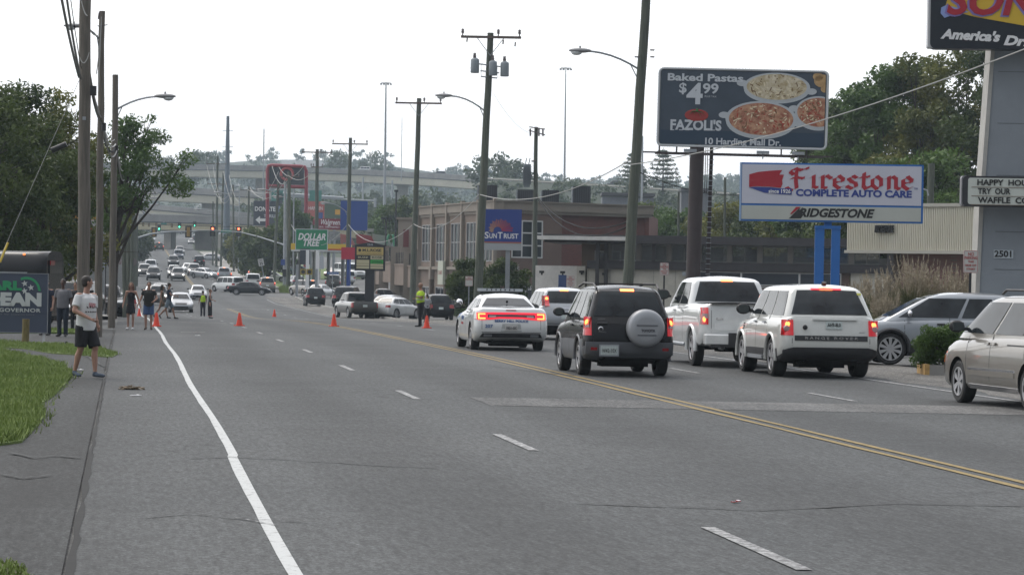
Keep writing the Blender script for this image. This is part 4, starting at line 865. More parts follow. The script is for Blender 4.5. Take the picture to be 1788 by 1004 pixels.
def dish(px, py, rx, rz_, pm, dy, clip=None):
    x, z = bb(px, py); rx *= sx; rz_ *= sx; X1 = W_/2-.09; cl_ = lambda L: [(min(q[0], X1), q[1]) for q in L]
    el = lambda k, oz=0: [(x+rx*k*math.cos(t), z+oz+rz_*k*math.sin(t)) for t in [2*math.pi*i/40 for i in range(40)]]
    b = MB(); b.prism(cl_(el(1.0, -.10)), dy-.004, dy); b.prism(cl_(el(1.02)), dy-.010, dy-.006)
    for s in (-1, 1):
        hx = x+s*rx*1.06
        if hx < X1-.1: b.prism([(hx+.22*math.cos(t), z-s*.05+.13*math.sin(t)+ (.08 if s < 0 else -.1)) for t in [2*math.pi*i/14 for i in range(14)]], dy-.003, dy-.001)
    b.build('dish_print', DISH, root); b = MB(); b.prism(cl_(el(.92, .0)), dy-.016, dy-.012); b.build('food_print', pm, root); r3 = random.Random(int(px))
    for kk, (mn, mc) in enumerate((('food_pale', (.66, .58, .40)), ('food_red', (.34, .04, .02)), ('food_shade', (.16, .09, .035)))):
        if pm is PAS1 and kk == 1: continue
        b = MB()
        for q_ in range(34):
            aa, ra = r3.uniform(0, 6.28), math.sqrt(r3.random())*.84; ex_, ez_ = x+rx*ra*math.cos(aa), z+rz_*ra*math.sin(aa); a2 = r3.uniform(0, 3.14); l1, l2 = r3.uniform(.03, .12), r3.uniform(.012, .03)
            if ex_ > X1-.12: continue
            yq = dy-.018-kk*.003-q_*.00005; b.prism([(ex_+l1*math.cos(t)*math.cos(a2)-l2*math.sin(t)*math.sin(a2), ez_+l1*math.cos(t)*math.sin(a2)+l2*math.sin(t)*math.cos(a2)) for t in [2*math.pi*i/7 for i in range(7)]], yq, yq+.0015)
        b.build('topping_print', mat(mn, mc, .8), root)['kind'] = 'stuff'
dish(1354, 152, 56, 24, PAS1, -.038); dish(1427, 195, 40, 27, PAS2, -.040); dish(1329, 207, 60, 30, PAS2, -.062)
b = MB()
for (px, py, r1) in ((1431, 141, 14), (1424, 134, 9), (1437, 155, 8)):
    x, z = bb(px, py); b.prism([(min(W_/2-.09, x+r1*sx*math.cos(t)), min(H_/2-.08, z+r1*sx*.8*math.sin(t))) for t in [2*math.pi*i/16 for i in range(16)]], -.045, -.040)
b.build('bread_print', mat('bread_tan', (.42, .27, .12), .8, var=.3, scale=4), root)
bz = P(1215, 257, D); gz = zg(D)
RUST = mat('dark_brown_steel', (.045, .032, .032), .6, var=.15)
b = MB(); b.tube([(P(1215, 400, D).x-cx, .25, gz-cz-.3), (P(1215, 400, D).x-cx, .25, -H_/2+.25)], .29, 20); b.build('column', RUST, root, 50)
b = MB(); za = P(1138, 267, D-.8); 
b.box((-.1, -.75, -H_/2-.32), (W_*1.12, .06, .06)); b.box((-.1, .1, -H_/2-.32), (W_*1.0, .06, .08))
for x in (-3.3, -2.6, 1.6, 2.6): b.box((x, -.3, -H_/2-.32), (.05, 1.0, .05)); b.box((x, .1, -H_/2-.15), (.06, .06, .4))
b.build('catwalk', RUST, root); b = MB()
for x in (-2.0, .9, 2.3): b.box((x, -.75, -H_/2-.22), (.5, .18, .12)); b.box((x, -.7, -H_/2-.38), (.05, .05, .2))
b.build('lamp_trough', STEEL, root); b = MB()
for x in (-1.55, -1.45, -1.37, -1.28): b.box((x, .6, -H_/2-.9), (.03, .03, 1.9))
b.box((-1.22, .62, -H_/2-2.6), (.14, .1, 5.2)); b.build('conduit', RUST, root); b = MB()
for k in range(24): b.box((-1.22, .55, -H_/2-.3-k*.21), (.2, .03, .03))
b.build('ladder_rung', STEEL, root)

# tyre-shop sign
D = 84; BLUE = mat('sign_blue', (.022, .135, .42), .45, var=.05); a = P(1293, 283, D); c = P(1610, 391, D); W_ = c.x-a.x; zt_ = P(1452, 286, D).z; zb_ = P(1452, 388, D).z; H_ = zt_-zb_; cx = (a.x+c.x)/2; cz = (zt_+zb_)/2
root = empty('tyre_shop_sign', (cx, D, cz), R(-4), 'wide white and blue tyre shop sign on two blue posts', 'sign')
SPAN = W_/317.
def ss(px, py): return ((px-1451.5)*SPAN, (337-(py-(px-1451.5)*.022))*SPAN)
box('cabinet', (0, .2, 0), (W_, .4, H_), BLUE, root)
zmid = ss(1451, 359)[1]
b = MB().box((0, -.008, (H_/2-.05+zmid+.03)/2), (W_-.12, .012, H_/2-.05-zmid-.03)); b.build('upper_face', mat('sign_face_lilac_white', (.52, .53, .60), .45, var=.03, scale=.5), root)
b = MB().box((0, -.008, (-H_/2+.05+zmid-.03)/2), (W_-.12, .012, H_/2-.05+zmid-.03)); b.build('lower_face', mat('sign_face_cream', (.44, .46, .42), .45, var=.06, scale=.5), root)
b = MB().box((-W_/2+.02, -.01, 0), (.05, .02, H_)); b.build('edge_trim', mat('pale_blue_edge', (.3, .42, .6), .4), root)
SRED = mat('sign_crimson', (.36, .015, .03), .5); SNAVY = mat('sign_navy', (.025, .05, .24), .5)
x0, z0 = ss(1310, 303)
b = MB()   # flag shaped emblem: red field with a torn right edge over a blue wedge
fl = [(1309, 304), (1325, 300), (1345, 298), (1366, 297), (1361, 305), (1369, 305), (1366, 315), (1367, 321), (1364, 328), (1345, 326), (1325, 325), (1309, 326)]
b.prism([ss(*q) for q in fl][::-1], -.026, -.015); b.build('emblem_field', SRED, root)
b = MB(); b.prism([ss(*q) for q in [(1309, 326.5), (1325, 326), (1345, 327), (1364, 329), (1383, 329), (1383, 340), (1362, 339), (1335, 336)]][::-1], -.026, -.015); b.build('emblem_wedge', SNAVY, root)
text('since 1926', .16, WHITEP, root, (*ss(1362, 334)[:1], -.032, ss(1362, 334)[1]), fit=38*SPAN, bold=.004)
# nib-drawn blackletter style word
NIB = {  # strokes in a unit box (x 0..1, y 0..1 for x-height)
 'F': (1.15, [[(.15, 1.42), (.45, 1.55), (.75, 1.45), (1.1, 1.6)], [(.5, 1.45), (.45, .6), (.5, .0), (.2, -.25), (-.05, -.05)], [(.2, .75), (.5, .82), (.85, .78)], [(.3, 1.5), (.15, 1.25), (.3, 1.1)]]),
 'i': (.45, [[(.08, .85), (.25, .95), (.25, .1), (.42, .02)]]),
 'r': (.72, [[(.08, .85), (.25, .95), (.25, .05), (.42, .0)], [(.28, .75), (.5, 1.0), (.7, .82)]]),
 'e': (.74, [[(.62, .15), (.38, .0), (.14, .25), (.14, .72), (.4, 1.0), (.62, .75), (.6, .62), (.2, .45)]]),
 's': (.66, [[(.6, .85), (.4, 1.0), (.14, .78), (.3, .55), (.52, .42), (.56, .2), (.3, .0), (.06, .15)]]),
 't': (.56, [[(.28, 1.3), (.25, .2), (.38, .0), (.55, .12)], [(.06, .92), (.52, .98)]]),
 'o': (.76, [[(.4, 1.0), (.14, .72), (.14, .28), (.38, .0), (.62, .28), (.62, .75), (.4, 1.0)]]),
 'n': (.84, [[(.08, .85), (.24, .95), (.24, .05)], [(.26, .75), (.48, 1.0), (.64, .82), (.64, .12), (.8, .02)]])}
def nibword(word, px0, px1, pyb, hx, m, parent, slope=.0):
    tot = sum(NIB[ch][0]+.06 for ch in word); k = (px1-px0)*SPAN/tot; x = ss(px0, pyb)[0]; zb = ss(px0, pyb)[1]; ky = hx*SPAN; nw, nh = .31*ky, .17*ky; b = MB(); dy = 0
    for ch in word:
        wd, st = NIB[ch]
        for s in st:
            for (p, q) in zip(s[:-1], s[1:]):
                P0 = (x+p[0]*k, zb+p[1]*ky); P1 = (x+q[0]*k, zb+q[1]*ky); dy += .00006
                poly = [(P0[0]-nw/2, P0[1]-nh/2), (P0[0]+nw/2, P0[1]+nh/2), (P1[0]+nw/2, P1[1]+nh/2), (P1[0]-nw/2, P1[1]-nh/2)]
                b.prism(poly, -.024-dy, -.015); 
                dy += .00006; P_ = P1; b.prism([(P_[0]-nw/2, P_[1]-nh*.9), (P_[0]+nw/2, P_[1]-nh*.1), (P_[0]+nw/2, P_[1]+nh*.9), (P_[0]-nw/2, P_[1]+nh*.1)], -.024-dy, -.015)
        x += (wd+.06)*k
    bm = bmesh.new(); me = b.mesh('lettering', m); bm.from_mesh(me); bmesh.ops.recalc_face_normals(bm, faces=bm.faces); bm.to_mesh(me); bm.free(); return link('lettering', me, parent)
nibword('Firestone', 1376, 1595, 327, 21, SRED, root)
x, z = ss(1487, 339); text('COMPLETE AUTO CARE', .27, SNAVY, root, (ss(1490, 339)[0], -.02, ss(1490, 339)[1]), fit=200*SPAN, bold=.012)
text('TM', .08, SNAVY, root, (ss(1597, 331)[0], -.02, ss(1597, 331)[1]))
text('RIDGESTONE', .34, BLACKP, root, (ss(1459, 373)[0], -.02, ss(1459, 373)[1]), fit=131*SPAN, bold=.014, shear=.28)
b = MB(); b.prism([ss(*q) for q in [(1379, 381), (1398, 362), (1397, 367), (1403, 362), (1405, 366), (1400, 371), (1404, 375), (1400, 381)]], -.024, -.015); b.build('emblem', BLACKP, root)
b = MB(); b.prism([ss(*q) for q in [(1381, 373), (1391, 361), (1399, 361), (1383, 374)]], -.030, -.015); b.build('emblem_tip', SRED, root)
zc_ = H_/2+.0; top_ = ss(1447, 399)[1]; gz = zg(D)
for px, w_ in ((1433, 16), (1461, 15)): box('post', (ss(px, 400)[0], .2, (gz-.2-cz+top_)/2), (w_*SPAN, .25, top_-gz+.2+cz), BLUE, root)
box('crossbar', (ss(1447, 0)[0], .2, top_+.04), (45*SPAN, .3, .09), BLUE, root); box('neck', (ss(1447, 0)[0], .2, (top_+.08-H_/2)/2), (13*SPAN, .2, -H_/2-top_-.08), BLUE, root)
b = MB()
for (x0, y0, x1, y1) in ((1300, 308, 1600, 320), (1380, 330, 1600, 350)): p, q = ss(x0, y0), ss(x1, y1); b.tube([(p[0], -.03, p[1]), (q[0], -.03, q[1])], .004, 4)
# drive-in pylon
D = 74; SLAB = mat('grey_render', (.25, .275, .30), .85, var=.08, scale=.8, bump=.15); TRIMW = mat('pale_pylon_edge', (.40, .39, .36), .7, var=.12, scale=2)
root = empty('pylon', (0, 0, 0), 0, 'tall grey rendered pylon with a pale left edge carrying the drive-in signs', 'pylon')
xb = P(1702, 520, D).x; xm = P(1713, 360, D).x; xt = P(1733, 88, D).x; zb_, zm_, zt_ = zg(D)-.3, P(1713, 360, D).z, P(1733, 80, D).z
poly = [(xb+.06, zb_), (xb+4.6, zb_), (xt+4.6, zt_), (xt+.06, zt_), (xm+.06, zm_)]
b = MB().prism(poly, D, D+.8); b.build('slab', SLAB, root)
b = MB().prism([(xb-.05, zb_), (xb+.058, zb_), (xm+.058, zm_), (xt+.058, zt_), (xt-.04, zt_), (xm-.05, zm_)], D-.03, D+.83); b.build('edge_trim', TRIMW, root)
for py in (125, 215, 306, 404, 470):
    z = P(1715, py, D).z; b = MB().box((xb+2.5, D-.003, z), (4.0, .008, .012)); b.build('render_joint', mat('joint_dark', (.11, .12, .13), .9), root)
nm = P(1752, 444, D); b = MB().box((nm.x, D-.02, nm.z), (.50, .02, .215)); b.build('number_plate', mat('number_white', (.5, .55, .58), .6), root); text('2501', .225, BLACKP, root, (nm.x, D-.04, nm.z), bold=.007, fit=.44)
# letter board
Dl = 73.2; a = P(1681, 306, Dl); z0, z1 = P(1735, 361, Dl).z, P(1735, 308, Dl).z; root = empty('letter_board', (a.x, Dl, z0), R(-3), 'white changeable letter board with black frame on the grey pylon', 'sign'); H_ = z1-z0; W_ = 2.9
b = MB().prism(rrect(0, 0, W_, H_, .12), .0, .55); b.build('cabinet', mat('black_cabinet', (.03, .03, .034), .4), root)
b = MB().prism(rrect(-.02, .0, .16, H_+.012, .08), -.0+.06, .5); b.build('side_cap', mat('grey_cap', (.22, .22, .23), .4, var=.3, scale=6), root)
b = MB().prism(rrect(.14, .05, W_-.08, H_-.05, .06), -.015, -.002); b.build('letter_face', mat('letterboard_white', (.52, .55, .50), .5, var=.04), root)
for k, s in enumerate(('HAPPY  HOUR', 'TRY  OUR', 'WAFFLE  CONE')):
    zz = H_-.17-k*.225; b = MB().box((W_/2+.05, -.022, zz-.115), (W_-.35, .012, .012)); b.build('rail', mat('rail_brown', (.2, .14, .1), .6), root)
    text(s, .205, BLACKP, root, ((.36, .39, .40)[k], -.032, zz), align='LEFT', bold=.006, fit=(1.42, .83, 1.58)[k])
# drive-in sign at the top
Ds = 73.4; a = P(1624, 85, Ds); root = empty('drive_in_sign', (a.x, Ds, a.z), R(-3), 'black drive-in sign with red and yellow lettering cut off by the top right corner', 'sign'); k_ = Ds/FPX
b = MB().prism(rrect(0, 0, 5.6, 3.3, .14), .0, .5); b.build('cabinet', mat('sign_black_navy', (.012, .016, .024), .4), root); b = MB().prism(rrect(-.06, .02, .12, 3.3, .05), .05, .46); b.build('side_cap', mat('pale_side_cap', (.5, .51, .52), .5), root)
def s2(px, py): return ((px-1624)*k_, (85-py+(px-1624)*.012)*k_)
b = MB(); b.prism([s2(*q) for q in [(1648, 16), (1700, 30), (1790, 46), (1900, 52), (1900, -60), (1700, -60), (1655, -10)]], -.02, -.005); b.build('yellow_field', mat('sign_yellow', (.60, .40, .03), .5), root)
b = MB(); b.prism([s2(*q) for q in [(1642, 14), (1650, 10), (1668, 14), (1690, 22), (1665, 26), (1648, 32), (1641, 24)]], -.03, -.008); b.build('blue_swoosh', mat('sign_light_blue', (.25, .33, .60), .5), root)
text('SONIC', .95, mat('sign_lilac', (.22, .18, .45), .5), root, (s2(1650, 0)[0]-.03, -.034, s2(0, -8)[1]+.08), align='LEFT', bold=.05, shear=.2, fit=3.45); text('SONIC', .95, SRED, root, (s2(1650, 0)[0], -.05, s2(0, -8)[1]+.10), align='LEFT', bold=.03, shear=.2, fit=3.4)
text("America's", .33, WHITEP, root, (s2(1644, 59)[0], -.02, s2(1644, 60.5)[1]), align='LEFT', bold=.016, shear=.25, fit=1.52).rotation_euler = (R(90), R(2.5), 0); text('Drive-In', .33, WHITEP, root, (s2(1751, 70)[0], -.02, s2(1751, 71.5)[1]), align='LEFT', bold=.016, shear=.25, fit=1.5).rotation_euler = (R(90), R(2.5), 0)

# bank sign
D = 158; a = P(846, 366, D); c = P(910, 437, D); W_ = c.x-a.x; zt_, zb_ = P(878, 366, D).z, P(878, 437, D).z; H_ = zt_-zb_; root = empty('bank_sign', ((a.x+c.x)/2, D, zb_), 0, 'square blue bank sign with a red sunburst over a white strip', 'sign'); u_ = W_/64
zw = 13*u_; box('cabinet', (0, .2, H_/2), (W_, .4, H_), mat('cabinet_grey', (.35, .37, .38), .5), root); b = MB().box((0, -.01, (zw+H_)/2+.02), (W_, .015, H_-zw-.02)); b.build('blue_face', mat('bank_blue', (.018, .045, .22), .5), root); b = MB().box((0, -.015, zw+.01), (W_, .02, .05)); b.build('orange_line', mat('bank_orange', (.45, .12, .05), .5), root)

for s_, x_, z_, sz_, ft_ in (('S', -27.5, 11.6, .50, 7), ('UN', -16.5, 10.8, .38, 13), ('T', -4.5, 11.6, .50, 8.5), ('RUST', 14, 10.8, .38, 25)): text(s_, sz_, WHITEP, root, (x_*u_, -.03, zw+z_*u_), fit=ft_*u_, bold=.008)

for k in range(19):
    aa = R(190-k*10.5); L0, L1 = 7*u_, (5+k*.75+2*(k % 2))*u_; cx_, cz_ = -9*u_, zw+20*u_; b = MB(); w0 = .5*u_; dx, dz = math.cos(aa), math.sin(aa)
    b.prism([(cx_+dx*L0-dz*w0, cz_+dz*L0+dx*w0), (cx_+dx*L0+dz*w0, cz_+dz*L0-dx*w0), (cx_+dx*(L0+L1)+dz*w0*1.8, cz_+dz*(L0+L1)*.95-dx*w0*1.8), (cx_+dx*(L0+L1)-dz*w0*1.8, cz_+dz*(L0+L1)*.95+dx*w0*1.8)], -.03-k*.0004, -.018)
    f = k/18; b.build('sun_ray', mat('ray%d' % (k//4), (.40, .24-.055*(k//4), .13-.02*(k//4)), .5), root)
box('post', (.3, .25, (zg(D)-zb_)/2-.1), (.25, .25, zb_-zg(D)+.2), STEEL, root)
# campaign board by the left verge
D = 72; a = P(-55, 481, D); c = P(83, 581, D); W_ = c.x-a.x; zb_ = P(40, 581, D).z; zt_ = P(40, 477, D).z; H_ = zt_-zb_; root = empty('campaign_sign', (c.x, D, zb_), R(3), 'dark blue election campaign board with white stars and a green arc', 'sign'); u_ = D/FPX
def k2(px, py): return ((px-83)*u_, (581-(py-(px-83)*.0))*u_)
box('board', (-W_/2, .02, H_/2), (W_, .04, H_), mat('campaign_slate', (.055, .068, .105), .7, var=.05), root); b = MB()
for (x, z, w_, h_) in ((-W_/2, H_-.008, W_, .018), (-.008, H_/2, .018, H_), (-W_/2, .008, W_, .018)): b.box((x, -.008, z), (w_, .012, h_))
b.build('edge_binding', mat('grey_binding', (.22, .23, .25), .7), root)
GRN = mat('campaign_green', (.03, .28, .12), .6); CWH = mat('campaign_white', (.50, .52, .52), .6)
x, z = k2(36, 500); text('KARL', .30, GRN, root, (x, -.02, z-.0), align='RIGHT', bold=.018, fit=1.05); x, z = k2(72, 524); text('DEAN', .42, CWH, root, (x, -.02, z), align='RIGHT', bold=.028, fit=1.42); x, z = k2(70, 542); text('FOR GOVERNOR', .13, CWH, root, (x, -.02, z), align='RIGHT', bold=.003, fit=1.45, space=1.1)
x, z = k2(60, 549); text('Paid for by supporters', .035, mat('faint_print', (.25, .26, .28), .7), root, (x, -.015, z), align='RIGHT', fit=1.2)
b = MB(); ar = [(-.31*1, 0)]; cxx, czz = k2(45, 508); pts_ = [(cxx+.355*math.cos(R(t)), czz+.355*math.sin(R(t))) for t in range(0, 118, 6)]; pin = [(cxx+.295*math.cos(R(t)), czz+.295*math.sin(R(t))) for t in range(117, -1, -6)]
n_ = len(pts_)
for i in range(n_-1): b.prism([pts_[i], pts_[i+1], pin[n_-2-i], pin[n_-1-i]], -.016, -.002)
b.build('green_arc', GRN, root)
for (px, py) in ((42, 495), (53, 502), (42, 508)):
    x, z = k2(px, py); pl = [(x+(.085 if i % 2 == 0 else .034)*math.cos(R(100+36*i)), z+(.085 if i % 2 == 0 else .034)*math.sin(R(100+36*i))) for i in range(10)]; b = MB()
    b.add([(x, -.02, z)]+[(p, -.02, q) for p, q in pl], [(0, i+1, (i+1) % 10+1) for i in range(10)]); b.add([(p, -.02, q) for p, q in pl]+[(p, -.004, q) for p, q in pl], [(i, i+10, (i+1) % 10+10, (i+1) % 10) for i in range(10)]); b.build('star', CWH, root)
for x in (-.1, -W_+.15): box('leg', (x, .07, (zg(D)-zb_)/2+.3), (.06, .05, zb_-zg(D)+.6), mat('white_post', (.6, .6, .6), .6), root)
p = G(44, 601); o = MB().tube([(0, 0, -.1), (0.01, 0, .62)], .09, 10).build('wooden_post', mat('yellow_stained_wood', (.10, .075, .03), .9, col2=(.19, .15, .07), scale=6, stretch=(5, 5, 1)), None, 40); o.location = p; tag(o, 'short yellow stained wooden stub post before the campaign board', 'post')
p = G(116, 603); o = MB().tube([(0, 0, -.05), (0, 0, .10)], .03, 8).build('pipe_stub', BLACK, None, 40); o.location = p; tag(o, 'tiny dark pipe stub sticking out of the narrow verge', 'pipe')

def panel_sign(name, x0, y0, x1, y1, D, face, label, posts=(), cat='sign', post_m=None, pw=.25, frame=None, th=.3):
    a = P(x0, y0, D); c = P(x1, y1, D); W_ = c.x-a.x; mx_ = (x0+x1)/2; zt_ = P(mx_, y0, D).z; zb_ = P(mx_, y1, D).z
    r_ = empty(name, ((a.x+c.x)/2, D, zb_), 0, label, cat); box('panel', (0, th/2, (zt_-zb_)/2), (W_, th, zt_-zb_), face, r_)
    if frame: b = MB(); H_ = zt_-zb_; f = W_*.02; [b.box(q[0], q[1]) for q in (((0, -.01, f/2), (W_, .03, f)), ((0, -.01, H_-f/2), (W_, .03, f)), ((-W_/2+f/2, -.01, H_/2), (f, .028, H_)), ((W_/2-f/2, -.01, H_/2), (f, .028, H_)))]; b.build('frame', frame, r_)
    for px in posts: g = zg(D); h_ = zb_-g+.2; box('post', (P(px, 0, D).x-r_.location.x, th/2, -h_/2), (pw, pw, h_), post_m or STEEL, r_)
    r_['_u'] = 0; del r_['_u']; return r_, W_, zt_-zb_
GRS = mat('store_green', (.01, .21, .09), .5); r_, W_, H_ = panel_sign('store_sign', 516, 400, 572, 437, 300, GRS, 'green rectangular store sign with white italic lettering', (545, 562), pw=.35, post_m=WHITEP, frame=PR_)
text('DOLLAR', .95, WHITEP, r_, (0, -.03, H_*.62), bold=.03, shear=.25, fit=W_*.85); text('TREE', .95, WHITEP, r_, (-.1, -.03, H_*.33), bold=.03, shear=.25, fit=W_*.52)
NAVY2 = mat('blank_blue', (.02, .06, .25), .6, var=.08, scale=.5); panel_sign('blank_sign', 595, 351, 641, 402, 310, NAVY2, 'plain blue square sign on a blue pole', (617,), post_m=NAVY2, pw=.42)
r_, W_, H_ = panel_sign('pharmacy_sign', 551, 382, 596, 401, 380, mat('pharmacy_red', (.20, .012, .03), .5), 'dark red pharmacy sign with white script lettering', (556, 590)); text('Walgreens', 1.0, WHITEP, r_, (.3, -.03, H_*.66), shear=.3, bold=.01, fit=W_*.8); text('DRIVE - THRU PHARMACY', .36, WHITEP, r_, (.1, -.03, H_*.22), fit=W_*.8)
panel_sign('letter_board', 573, 404, 593, 419, 379, mat('grey_lettered', (.32, .33, .33), .7, scale=3, col2=(.12, .12, .12)), 'grey changeable letter board under the pharmacy sign', (583,))
panel_sign('sign', 546, 384, 556, 393, 376, MATS['pharmacy_red'], 'small dark red panel left of the pharmacy sign', (551,))
panel_sign('sign', 596, 432, 620, 453, 260, mat('plain_red_face', (.42, .02, .05), .5), 'plain red square sign left of the tenant board', (616,), post_m=NAVY2)
r_, W_, H_ = panel_sign('donate_billboard', 443, 351, 492, 394, 520, mat('donate_slate', (.025, .03, .045), .6), 'dark slate billboard with large white letters and an arrow', (450, 486), cat='billboard'); text('DONATE', 1.1, WHITEP, r_, (-.5, -.04, H_*.66), bold=.03, fit=W_*.72); text('THRILLS', .8, PR_, r_, (.6, -.04, H_*.38), fit=W_*.5, bold=.01)
b = MB().prism([(-2.2, 1.0), (-1.4, 1.7), (-1.4, 1.25), (-.4, 1.25), (-.4, .75), (-1.4, .75), (-1.4, .3)], -.05, -.01); b.build('arrow', WHITEP, r_); b = MB().box((W_*.40, -.02, H_*.55), (W_*.16, .03, H_*.5)); b.build('photo_print', mat('print_blue', (.10, .16, .35), .6, col2=(.3, .33, .38), scale=2), r_)
r_, W_, H_ = panel_sign('wall_billboard', 536, 352, 566, 384, 500, mat('brick_pink', (.40, .10, .09), .7, var=.1), 'pink red wall advert with white capital letters', (540, 562), cat='billboard'); text('HANGIN', .9, WHITEP, r_, (0, -.04, H_*.62), fit=W_*.8); b = MB().box((W_*.25, -.02, .7), (1, .03, 1.2)); b.build('blue_patch', NAVY2, r_)
r_, W_, H_ = panel_sign('back_billboard', 566, 356, 596, 381, 505, mat('dull_green_back', (.07, .12, .08), .8), 'dull green blank panel between the wall advert and the plain blue sign', (570, 592), cat='billboard'); b = MB().box((W_*.28, -.06, H_*.42), (.9, .05, .9)); b.build('yellow_warning_plate', mat('warning_yellow', (.6, .33, .02), .6), r_)
RFR = mat('frame_red', (.24, .025, .04), .5); D = 430
r_ = empty('red_frame_sign', (P(499, 0, D).x, D, 0), 0, 'huge red framed sign with a dark face and red emblem', 'sign'); q = lambda px, py: (P(px, py, D).x-r_.location.x, 0, P(px, py, D).z)
b = MB(); b.tube([q(467, 402), q(467, 296), q(469, 290), q(474, 289), q(525, 291), q(532, 292), q(535, 299), q(534, 402)], .27, 8, flat=1); b.tube([q(467, 325), q(534, 327)], .27, 8); b.build('frame', RFR, r_, 50)
x0, _, z0 = q(470, 322); x1, _, z1 = q(531, 293); box('panel', ((x0+x1)/2, .1, (z0+z1)/2), (x1-x0, .3, z1-z0), mat('dark_led_face', (.02, .022, .03), .6), r_); b = MB()
for t in range(0, 360, 30): cx_, _, cz_ = q(501, 304); b.tube([(cx_+.9*math.cos(R(t)), -.12, cz_+.9*math.sin(R(t))), (cx_+.9*math.cos(R(t+30)), -.12, cz_+.9*math.sin(R(t+30)))], .22, 5)
b.build('emblem', mat('emblem_red_grey', (.40, .08, .08), .6), r_); 
for px in (467, 534): g = zg(D); zt_ = q(px, 400)[2]; box('post', (q(px, 400)[0], 0, (g+zt_)/2), (.5, .5, zt_-g+.4), RFR, r_)
# tenant board
D = 196; a = P(620, 424, D); c = P(672, 473, D); W_ = c.x-a.x; zb_ = P(646, 473, D).z; H_ = P(646, 430, D).z-zb_; r_ = empty('tenant_sign', ((a.x+c.x)/2, D, zb_), 0, 'black framed tenant directory sign with cream panels', 'sign'); BC = mat('sign_frame_black', (.02, .02, .025), .5)
b = MB().prism([(-W_/2, 0), (W_/2, 0), (W_/2, H_), (W_*.56, H_+.05), (0, H_+.28), (-W_*.56, H_+.05), (-W_/2, H_)], 0, .4); b.build('frame', BC, r_); text('2535', .2, PR_, r_, (0, -.02, H_+.1)); b = MB().box((0, .2, (zg(D)-zb_)/2), (.62, .35, zb_-zg(D)+.1)); b.build('pedestal', BC, r_)
CR_ = mat('tenant_cream', (.48, .44, .28), .6); b = MB().box((0, -.012, H_*.80), (W_*.88, .02, H_*.32)); b.build('tenant_panel', mat('tenant_gold', (.50, .38, .14), .6), r_); text('M.L.ROSE', .26, BLACKP, r_, (.12, -.03, H_*.83), fit=W_*.62, bold=.008); text('CRAFT BEER & BURGERS', .08, BLACKP, r_, (.05, -.03, H_*.69), fit=W_*.72); b = MB().ell((-W_*.34, -.03, H_*.83), (.10, .01, .11), 12, 6); b.build('logo', BLACKP, r_)
for (x, z, w_, h_, m_, s) in ((-.23, .54, .42, .15, BLACKP, 'BUZZ'), (.23, .54, .42, .15, CR_, 'ROSE'), (-.23, .37, .42, .15, CR_, None), (.23, .37, .42, .15, mat('tenant_green', (.03, .35, .06), .6), 'cricket'), (-.23, .24, .42, .09, CR_, None), (.23, .24, .42, .09, CR_, None), (-.23, .13, .42, .09, CR_, None), (.23, .13, .42, .09, CR_, None)):
    b = MB().box((x*W_, -.012, z*H_), (w_*W_, .02, h_*H_)); b.build('tenant_panel', m_, r_)
    if s: text(s, .17, BLACKP if m_ is not BLACKP else CR_, r_, (x*W_, -.03, z*H_), fit=w_*W_*.8, bold=.004)
# left roadside shop signs, mostly behind the trees
r_, W_, H_ = panel_sign('shop_sign', 110, 384, 166, 437, 140, mat('white_face_dull', (.42, .42, .43), .6, var=.08), 'large white shop sign with red print behind the wooden poles', (118, 158)); text('Burgers', .6, SRED, r_, (.0, -.03, H_*.72), bold=.015, fit=W_*.85, shear=.2); text('FRIES', .4, SRED, r_, (-.1, -.03, H_*.22), bold=.012, fit=W_*.6); b = MB().ell((W_*.4, -.03, H_*.16), (.14, .01, .16), 12, 6); b.build('logo', SRED, r_)
r_, W_, H_ = panel_sign('shop_sign', 108, 447, 136, 469, 139, MATS['white_face_dull'], 'pale sign with big blue capitals left of the nearest pole', (122,)); text('FINE', .5, SNAVY, r_, (.0, -.03, H_*.45), bold=.02, fit=W_*.85)
r_, W_, H_ = panel_sign('shop_sign', 179, 384, 211, 405, 190, mat('nail_red', (.42, .02, .05), .5), 'red sign with pale lower case letters among the poles', (186,), th=.2); text('nails', .6, WHITEP, r_, (0, -.03, H_*.48), bold=.012, fit=W_*.88)
panel_sign('shop_sign', 179, 405, 191, 432, 192, mat('plain_green_face', (.04, .28, .05), .5), 'plain green panel under the red lettered sign', (185,), th=.2)
panel_sign('shop_sign', 100, 377, 192, 384, 142, mat('orange_strip', (.45, .22, .04), .5, var=.2), 'long orange and blue strip sign above the white shop sign', (108, 186), th=.3)
panel_sign('banner', 201, 369, 208, 388, 150, mat('banner_yellow', (.65, .50, .02), .6), 'small yellow banner between the third and fourth wooden poles', (204,), th=.05)
panel_sign('shop_sign', 202, 446, 212, 462, 170, mat('maroon_face', (.10, .02, .03), .5, col2=(.4, .4, .4), scale=5), 'small maroon and white sign right of the third pole', (207,), th=.1)
